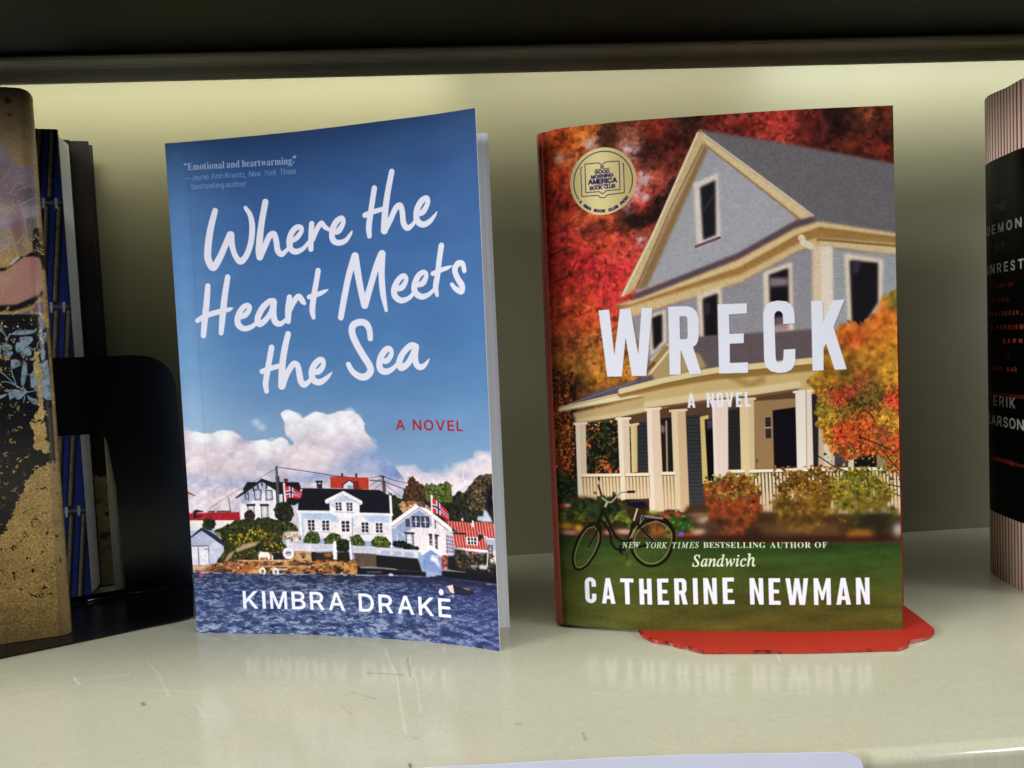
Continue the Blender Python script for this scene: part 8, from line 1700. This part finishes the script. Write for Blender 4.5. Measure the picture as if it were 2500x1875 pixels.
# ================================================================ paperback
m_white = mat('white_paper', 'eef1fa', rough=0.75, spec=0.25, noise=0.04, nscale=60)
m_leaf_white = striped_mat('white_leaf_edges', 'f2f3f6', 'c4c7ce', 1100)
m_cream_pages = striped_mat('cream_page_edges', 'b8ac92', '8d8068', 2600)
m_white_pages = striped_mat('white_page_edges', 'f2f3f8', 'c9ced8', 2600)
plan = smooth(np.array(PAPER_PLAN), 4)
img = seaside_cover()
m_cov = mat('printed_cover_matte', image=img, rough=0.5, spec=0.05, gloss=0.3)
book = thing('paperback', 'paperback novel with white seaside houses under a blue sky, its front cover curling open', 'book', (-6, 33, 0))
L = arclen(plan)[-1]
me, front = ribbon(plan, 0.0, lambda s: 22.66 - 0.05 * (s / L) - 0.14 * max(0.0, s / L - 0.55) ** 2 / 0.2, 0.035, uv=(0, 15.5, 0, 22.6))
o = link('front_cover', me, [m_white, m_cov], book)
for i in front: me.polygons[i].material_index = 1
edge_ = np.array([(-13.25, 35.04), (-9, 34.7), (-4, 34.0), (-1.0, 33.36), (0.2, 33.17), (1.17, 33.12)])
fp = smooth(edge_, 4)
bk = np.array([(1.05, 34.75), (-4, 35.9), (-12.6, 36.7)])
me = slab([tuple(q) for q in fp] + [tuple(q) for q in bk], 0.0, 22.22); link('page_block', me, m_leaf_white, book)
me, _ = ribbon(np.array([(-12.7, 36.85), (-4.0, 36.0), (1.10, 34.85)])[::-1], 0.0, 22.6, 0.035); link('back_cover', me, mat('sea_blue_card', '4b6fa8', rough=0.4), book)
me, _ = ribbon(np.array([(-12.75, 36.86), (-13.1, 35.9), (-13.25, 35.05)]), 0.0, 22.6, 0.03); link('spine', me, mat('sky_blue_card', '7d9cc6', rough=0.4), book)
me = tube([(-0.35, 33.38, 19.55), (-0.12, 33.36, 19.66), (0.06, 33.34, 19.92), (0.16, 33.32, 20.25)], 0.022); link('dark_curl', me, mat('black_curl', '14141a', rough=0.8), book)  # small dark curled mark on the page, built as a thin tube

# ================================================================ hardcover in its jacket
front_plan = smooth(np.array(HOUSE_PLAN), 5)
d0 = arclen(front_plan)[-1]
spine_plan = np.array([(4.35, 35.0), (3.9, 34.7), (3.55, 34.2), (3.36, 33.6), (3.31, 33.1), (3.36, 32.82), (3.44, 32.70), (3.515, 32.632)])
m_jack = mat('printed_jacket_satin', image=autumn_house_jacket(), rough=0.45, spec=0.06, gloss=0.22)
m_red = mat('brick_red_jacket', 'b04a3a', rough=0.4, noise=0.08, nscale=60)
m_board = mat('black_cloth_board', '131214', rough=0.8, noise=0.2, nscale=300)
book = thing('hardcover_book', 'hardcover novel with a grey gabled house among red autumn leaves on its jacket', 'book', (10, 32, 0.15))
top = lambda s: 22.12 - 0.27 * s / d0 - 0.10 * math.exp(-(s / 0.5) ** 2)
me, front = ribbon(front_plan, 0.15, top, 0.02, uv=(0, 14.5, 0.15, 22.0))
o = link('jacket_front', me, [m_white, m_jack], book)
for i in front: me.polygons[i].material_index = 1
me, _ = ribbon(spine_plan, 0.17, 22.02, 0.02); link('jacket_spine', me, m_red, book, True)
back_r, back_l = np.array((18.0, 31.75)), np.array((4.4, 35.05))
me, _ = ribbon(np.array([back_r, back_l]), 0.17, 21.95, 0.02); link('jacket_back', me, m_red, book)
fb = offset(front_plan, 0.03); fi = offset(front_plan, 0.30)
me = slab([tuple(q) for q in fb] + [tuple(q) for q in fi[::-1]], 0.16, 21.74); link('front_board', me, m_board, book)
me = slab([(4.45, 34.68), (17.9, 31.42), (17.96, 31.7), (4.42, 35.0)], 0.16, 21.9); link('back_board', me, m_board, book)
me = slab([(3.50, 33.0), (3.60, 33.0), (4.5, 34.8), (4.38, 34.95), (3.95, 34.64), (3.6, 34.1), (3.42, 33.5)], 0.16, 22.10); link('spine_board', me, m_board, book)
inner = offset(front_plan, 0.32)[1:-1]
me = slab([tuple(q) for q in inner] + [(17.45, 31.45), (4.55, 34.6)], 0.5, 21.4); link('page_block', me, m_cream_pages, book)

# ================================================================ red bookend under it
m_redm = bpy.data.materials.new('chipped_red_enamel'); m_redm.use_nodes = True
nt = m_redm.node_tree; b = nt.nodes['Principled BSDF']; b.inputs['Roughness'].default_value = 0.32
tc = nt.nodes.new('ShaderNodeTexCoord'); nz = nt.nodes.new('ShaderNodeTexNoise'); nz.inputs['Scale'].default_value = 260; nz.inputs['Detail'].default_value = 4
geo = nt.nodes.new('ShaderNodeNewGeometry'); mr = nt.nodes.new('ShaderNodeMapRange'); mr.inputs[1].default_value = 0.50; mr.inputs[2].default_value = 0.55
bev = nt.nodes.new('ShaderNodeBevel'); bev.samples = 6; bev.inputs[0].default_value = 0.0011
dot = nt.nodes.new('ShaderNodeVectorMath'); dot.operation = 'DOT_PRODUCT'
inv = nt.nodes.new('ShaderNodeMapRange'); inv.inputs[1].default_value = 0.995; inv.inputs[2].default_value = 0.90
add = nt.nodes.new('ShaderNodeMath'); add.operation = 'MULTIPLY'
n2_ = nt.nodes.new('ShaderNodeTexNoise'); n2_.inputs['Scale'].default_value = 55; mr2 = nt.nodes.new('ShaderNodeMapRange'); mr2.inputs[1].default_value = 0.47; mr2.inputs[2].default_value = 0.55
ml = nt.nodes.new('ShaderNodeMath'); ml.operation = 'MULTIPLY'
mx = nt.nodes.new('ShaderNodeMix'); mx.data_type = 'RGBA'; mx.inputs[6].default_value = lin('a92a20'); mx.inputs[7].default_value = lin('140d0d')
nt.links.new(tc.outputs['Object'], nz.inputs['Vector']); nt.links.new(tc.outputs['Object'], n2_.inputs['Vector']); nt.links.new(nz.outputs[0], mr.inputs[0]); nt.links.new(n2_.outputs[0], mr2.inputs[0])
nt.links.new(bev.outputs[0], dot.inputs[0]); nt.links.new(geo.outputs['True Normal'], dot.inputs[1]); nt.links.new(dot.outputs['Value'], inv.inputs[0])
nt.links.new(mr.outputs[0], ml.inputs[0]); nt.links.new(mr2.outputs[0], ml.inputs[1]); nt.links.new(ml.outputs[0], add.inputs[0]); nt.links.new(inv.outputs[0], add.inputs[1]); nt.links.new(add.outputs[0], mx.inputs[0]); nt.links.new(mx.outputs[2], b.inputs['Base Color'])
end = thing('bookend', 'red enamelled metal bookend with chipped edges under the hardcover', 'bookend', (13, 31, 0))
base = [(19.26, 32.33), (6.6, 35.2), (6.75, 30.9), (7.1, 30.2), (7.75, 29.9), (7.95, 29.55), (8.25, 29.45), (8.7, 28.85), (12.9, 28.22), (16.45, 27.9), (17.0, 28.25), (17.1, 28.5), (18.1, 28.75), (18.75, 29.3), (18.95, 29.75)]
me = slab(rounded(base, [0, 0] + [0.28] * 13, 4)[::-1], 0.015, 0.148); bevel(me, 0.04, 2, 60); link('base_plate', me, m_redm, end)
ex = np.array([0.9752, -0.2211])
up = rounded([(-11.6, 0.18), (0.0, 0.18), (0.0, 14.2), (-11.6, 14.2)], [0, 0, 1.6, 1.6])
me = plate(up, [], (19.24, 32.36, 0.0), ex, None, 0.12); link('upright_plate', me, m_redm, end)

# ================================================================ black bookend on the left
m_blk = mat('black_enamel_steel', '0c0c10', rough=0.26, spec=0.5, noise=0.3, nscale=90, bump=0.05)
end = thing('bookend', 'black steel bookend with rounded upright and a cut-out window, left of the paperback', 'bookend', (-19, 38, 0))
base = [(-26.6, 30.4), (-21.36, 33.12), (-18.58, 34.56), (-16.0, 35.98), (-15.07, 36.45), (-14.6, 36.8), (-14.45, 37.15), (-16.35, 42.30), (-29.0, 36.9)]
me = slab(base, 0.01, 0.10); bevel(me, 0.03, 2, 60); link('base_plate', me, m_blk, end)
ex = np.array([1.9, 0.8]); ex /= np.linalg.norm(ex)
me = tube([(-21.2, 40.35, 0.15), (-19.45, 41.03, 0.15), (-17.6, 41.82, 0.15)], 0.075, 8); link('bend', me, m_blk, end, True)
out = rounded([(-13.0, 0.06), (1.20, 0.06), (0.98, 13.2), (-13.0, 13.3)], [0, 0, 2.1, 1.5], 8)
hole = rounded([(-8.0, 0.45), (-2.18, 0.45), (-2.30, 6.1), (-2.62, 9.05), (-8.0, 9.2)], [0.2, 0.1, 0, 0.5, 0.2], 3)[::-1]
me = plate(out, [hole], (-17.5, 41.9, 0.0), ex, None, 0.10); bevel(me, 0.02, 2, 60); link('upright_plate', me, m_blk, end)

# ================================================================ gilded book in front of it
gp = np.array(GOLD_PLAN); gd = (gp[1] - gp[0]) / np.linalg.norm(gp[1] - gp[0]); gn = np.array([-gd[1], gd[0]])
gl = np.linalg.norm(gp[1] - gp[0])
book = thing('hardcover_book', 'gilded hardcover showing a pale gown and floral black skirt, at the left edge', 'book', (-25, 34.5, 0.12))
m_gold = mat('gilded_print', image=gilded_cover(), rough=0.38, spec=0.5, bump=0.12, nscale=900)
def off(s, t): return tuple(gp[0] + gd * s + gn * t)
gplan = np.array([off(q, 0) for q in np.linspace(0, gl - 0.55, 8)] + [off(gl - 0.38, 0.02), off(gl - 0.22, 0.07), off(gl - 0.10, 0.16), off(gl - 0.03, 0.28), off(gl, 0.42)])
gtot = arclen(gplan)[-1]
def gtop(q):
    e = max(0.0, q - (gtot - 0.75))
    return 25.46 - 0.5 * (1 - math.sqrt(max(0.0, 1 - (e / 0.8) ** 2)))
me, front = ribbon(gplan, 0.12, gtop, 0.26, uv=(0, 14.85, 0.12, 25.6))
o = link('front_board', me, [mat('gilt_cloth', '6d5a3a', rough=0.5, noise=0.2, nscale=300), m_gold], book)
for i in front: me.polygons[i].material_index = 1
for p_ in me.polygons: p_.use_smooth = abs(p_.normal.z) < 0.5
me = slab([off(0.3, 0.30), off(gl - 0.8, 0.30), off(gl - 1.5, 2.35), off(-0.5, 2.35)], 0.4, 24.4); link('page_block', me, m_cream_pages, book)
me, _ = ribbon(np.array([off(gl - 0.95, 2.66), off(-0.9, 2.66)]), 0.12, 25.2, 0.28); link('back_board', me, mat('gilt_cloth_back', '6d5a3a', rough=0.5, noise=0.2, nscale=300), book)
me = slab([off(-0.12, 0.0), off(-0.02, 0.0), off(-0.92, 2.64), off(-1.02, 2.64)], 0.12, 24.9); link('spine', me, mat('gilt_cloth_spine', '7d6a42', rough=0.5), book)

# ================================================================ blue patterned book behind the upright
def blue_pattern():
    sh = Sheet(15.0, 25.3, 40)
    U, V = sh.uv(); H, W = sh.H, sh.W
    sh.a[:] = rgb('112b7c')
    n = fbm(H, W, 4, 10, 3, 3)
    for j in range(6):
        vb = 25.3 - 5.5 * j + 1.3
        for i in range(9):
            u = 15.0 - 0.30 - i * 0.60 - (0.10 if j % 2 else 0.0)
            for du, w, c in ((0.0, 0.19, '0f0d10'), (0.03, 0.085, '6e6252'), (0.07, 0.04, '8a7d68')):
                m = sh.sweep(np.array([(u - du + 0.26, vb, w), (u - du - 0.26, vb - 4.9, w)]))
                sh.put(m * np.clip(0.4 + n * 1.1, 0, 1) if w < 0.15 else m, c)
        sh.poly(np.array([(0, vb + 0.32), (15, vb + 0.32), (15, vb + 0.18), (0, vb + 0.18)]), '6e5a4c')
        for i in range(9):
            u = 15.0 - 0.35 - i * 0.60; sh.poly(np.array([(u, vb + 0.5), (u + 0.16, vb + 0.5), (u + 0.12, vb - 0.05), (u, vb - 0.05)]), 'b5b2b0')
    sh.a *= (0.8 + 0.4 * fbm(H, W, 3, 3, 9, 2))[..., None]
    return sh.image('blue_pattern_print', 0.04, 2)


bx_ = np.array([0.90, 0.19]); bx_ /= np.linalg.norm(bx_)
A = np.array((-21.33, 40.95)); Bk = A + 3.0 * np.array([-bx_[1], bx_[0]])
book = thing('hardcover_book', 'blue book with thin brown diagonal bands, behind the gilded book and the black bookend', 'book', (-28, 41, 0.1))
left = A - bx_ * 14.5
def brd(p, q, t):
    d_ = (q - p) / np.linalg.norm(q - p); k = np.array([-d_[1], d_[0]])
    return [tuple(p), tuple(q), tuple(q + k * t), tuple(p + k * t)]
me, front = ribbon(np.array([left, A]), 0.1, 25.3, 0.2, uv=(-0.5, 15.0, 0.1, 25.3))
o = link('front_board', me, [mat('navy_cloth', '0f1630', rough=0.7), mat('blue_pattern_jacket', image=blue_pattern(), rough=0.5)], book)
for i in front: me.polygons[i].material_index = 1
dep = (Bk - A) / np.linalg.norm(Bk - A)
pl = [tuple(left + dep * 0.22), tuple(A + dep * 0.22 - bx_ * 0.02), tuple(A + dep * 1.95 - bx_ * 0.02), tuple(left + dep * 1.95)]
me = slab(pl, 0.3, 25.0); link('page_block', me, m_white_pages, book)
me, _ = ribbon(np.array([A + dep * 1.97, left + dep * 1.97]), 0.1, 25.3, -0.2); link('back_board', me, mat('navy_cloth_back', '0d1430', rough=0.7), book)
me, _ = ribbon(np.array([left + dep * 2.15, left]), 0.1, 25.3, 0.1); link('spine', me, mat('navy_cloth_spine', '101a44', rough=0.7), book)

# brown book behind the blue one
def bark_print():
    sh = Sheet(14.0, 25.4, 30)
    U, V = sh.uv(); H, W = sh.H, sh.W
    n = fbm(H, W, 26, 40, 5, 5)
    sh.a[:] = rgb('100805') + (rgb('26150c') - rgb('100805')) * np.clip(n * 2 - 0.6, 0, 1)[..., None]
    low = np.clip((6.4 - V + (fbm(H, W, 8, 8, 6, 4) - 0.5) * 2.2) / 0.3, 0, 1)
    sh.put(low, 'a39a72'); sh.put(low * np.clip((fbm(H, W, 9, 7, 8, 4) - 0.55) * 8, 0, 1) * np.exp(-((V - 3.6) / 1.5) ** 2), '35382a')
    return sh.image('bark_print', 0.05, 3)


book = thing('hardcover_book', 'dark brown book with a cream lower panel, behind the blue banded book', 'book', (-28, 43.5, 0))
A2 = np.array((-20.98, 43.42)); l2 = A2 - bx_ * 13.0
me, front = ribbon(np.array([l2, A2]), 0.1, 25.35, 0.15, uv=(-0.9, 14.0, 0.1, 25.4))
o = link('front_board', me, [m_board, mat('bark_jacket', image=bark_print(), rough=0.6)], book)
for i in front: me.polygons[i].material_index = 1
kk = np.array([-bx_[1], bx_[0]])
me = slab([tuple(l2 + kk * 0.16), tuple(A2 + kk * 0.16 - bx_ * 0.25), tuple(A2 + kk * 0.75 - bx_ * 0.25), tuple(l2 + kk * 0.75)], 0.4, 25.0); link('page_block', me, m_cream_pages, book)
me, _ = ribbon(np.array([A2 + kk * 0.76, l2 + kk * 0.76]), 0.1, 25.35, -0.15); link('back_board', me, m_board, book)
# slim booklet at the cut-out
A3 = np.array((-20.12, 41.12)); d3 = np.array([0.66, 0.28])
b3 = thing('booklet', 'slim cream booklet on edge inside the cut-out window of the black bookend', 'booklet', (-19.5, 41.4, 0.1))
me = slab([tuple(A3), tuple(A3 + d3 * 0.85), tuple(A3 + d3 * 0.85 + (-0.1, 0.45)), tuple(A3 + (-0.1, 0.45))], 0.1, 8.9); link('page_block', me, striped_mat('booklet_page_edges', 'e0d6b8', 'b5a988', 900), b3)

# ================================================================ striped book at the right edge
dplan = smooth(np.array(DEMON_PLAN), 5)
book = thing('hardcover_book', 'thick hardcover with red striped jacket and black title band on the spine', 'book', (29, 35, 0))
me, front = ribbon(dplan, lambda s: 0.0, lambda s: 24.06 + 0.08 * math.sin(s * 1.3), 0.03, uv=(0, DEMON_W, 0, 24.1))
o = link('jacket_spine', me, [m_white, mat('striped_jacket', image=striped_spine(), rough=0.5, spec=0.06)], book)
for i in front: me.polygons[i].material_index = 1
for p_ in me.polygons: p_.use_smooth = True
e0, e1 = dplan[0], dplan[-1]
me, _ = ribbon(np.array([e1, e1 + (14.5, -3.2)]), 0.0, 24.06, 0.03); link('jacket_front', me, mat('striped_jacket_front', 'b39c96', rough=0.5), book)
me, _ = ribbon(np.array([e0 + (15.0, -0.6), e0]), 0.0, 24.06, 0.03); link('jacket_back', me, mat('striped_jacket_back', 'a8908a', rough=0.5), book)
sp = offset(dplan, 0.06)
me = slab([tuple(q) for q in sp] + [tuple(e1 + (14.2, -2.9)), tuple(e0 + (14.6, -0.8))], 0.1, 23.75); link('page_block', me, m_cream_pages, book)

# ================================================================ paper label on the front edge
pts = LABEL_TOP
V, F = [], []
for x, z in pts:
    V += [(x, 20.93, z), (x, 20.90, z - 0.6), (x, 20.90, -2.9)]
n = len(pts)
for i in range(n - 1):
    for j in range(2):
        F.append((3 * i + j, 3 * i + j + 1, 3 * i + 3 + j + 1, 3 * i + 3 + j))
me = mesh(V, F)
bm = bmesh.new(); bm.from_mesh(me); bmesh.ops.recalc_face_normals(bm, faces=bm.faces)
bmesh.ops.solidify(bm, geom=bm.faces[:], thickness=0.03 * CM); bm.to_mesh(me); bm.free()
o = link('shelf_label', me, mat('lavender_paper', 'c6c9da', rough=0.7, noise=0.04, nscale=80))
o['label'] = 'blank pale lavender paper label strip along the front edge of the shelf'; o['category'] = 'label'
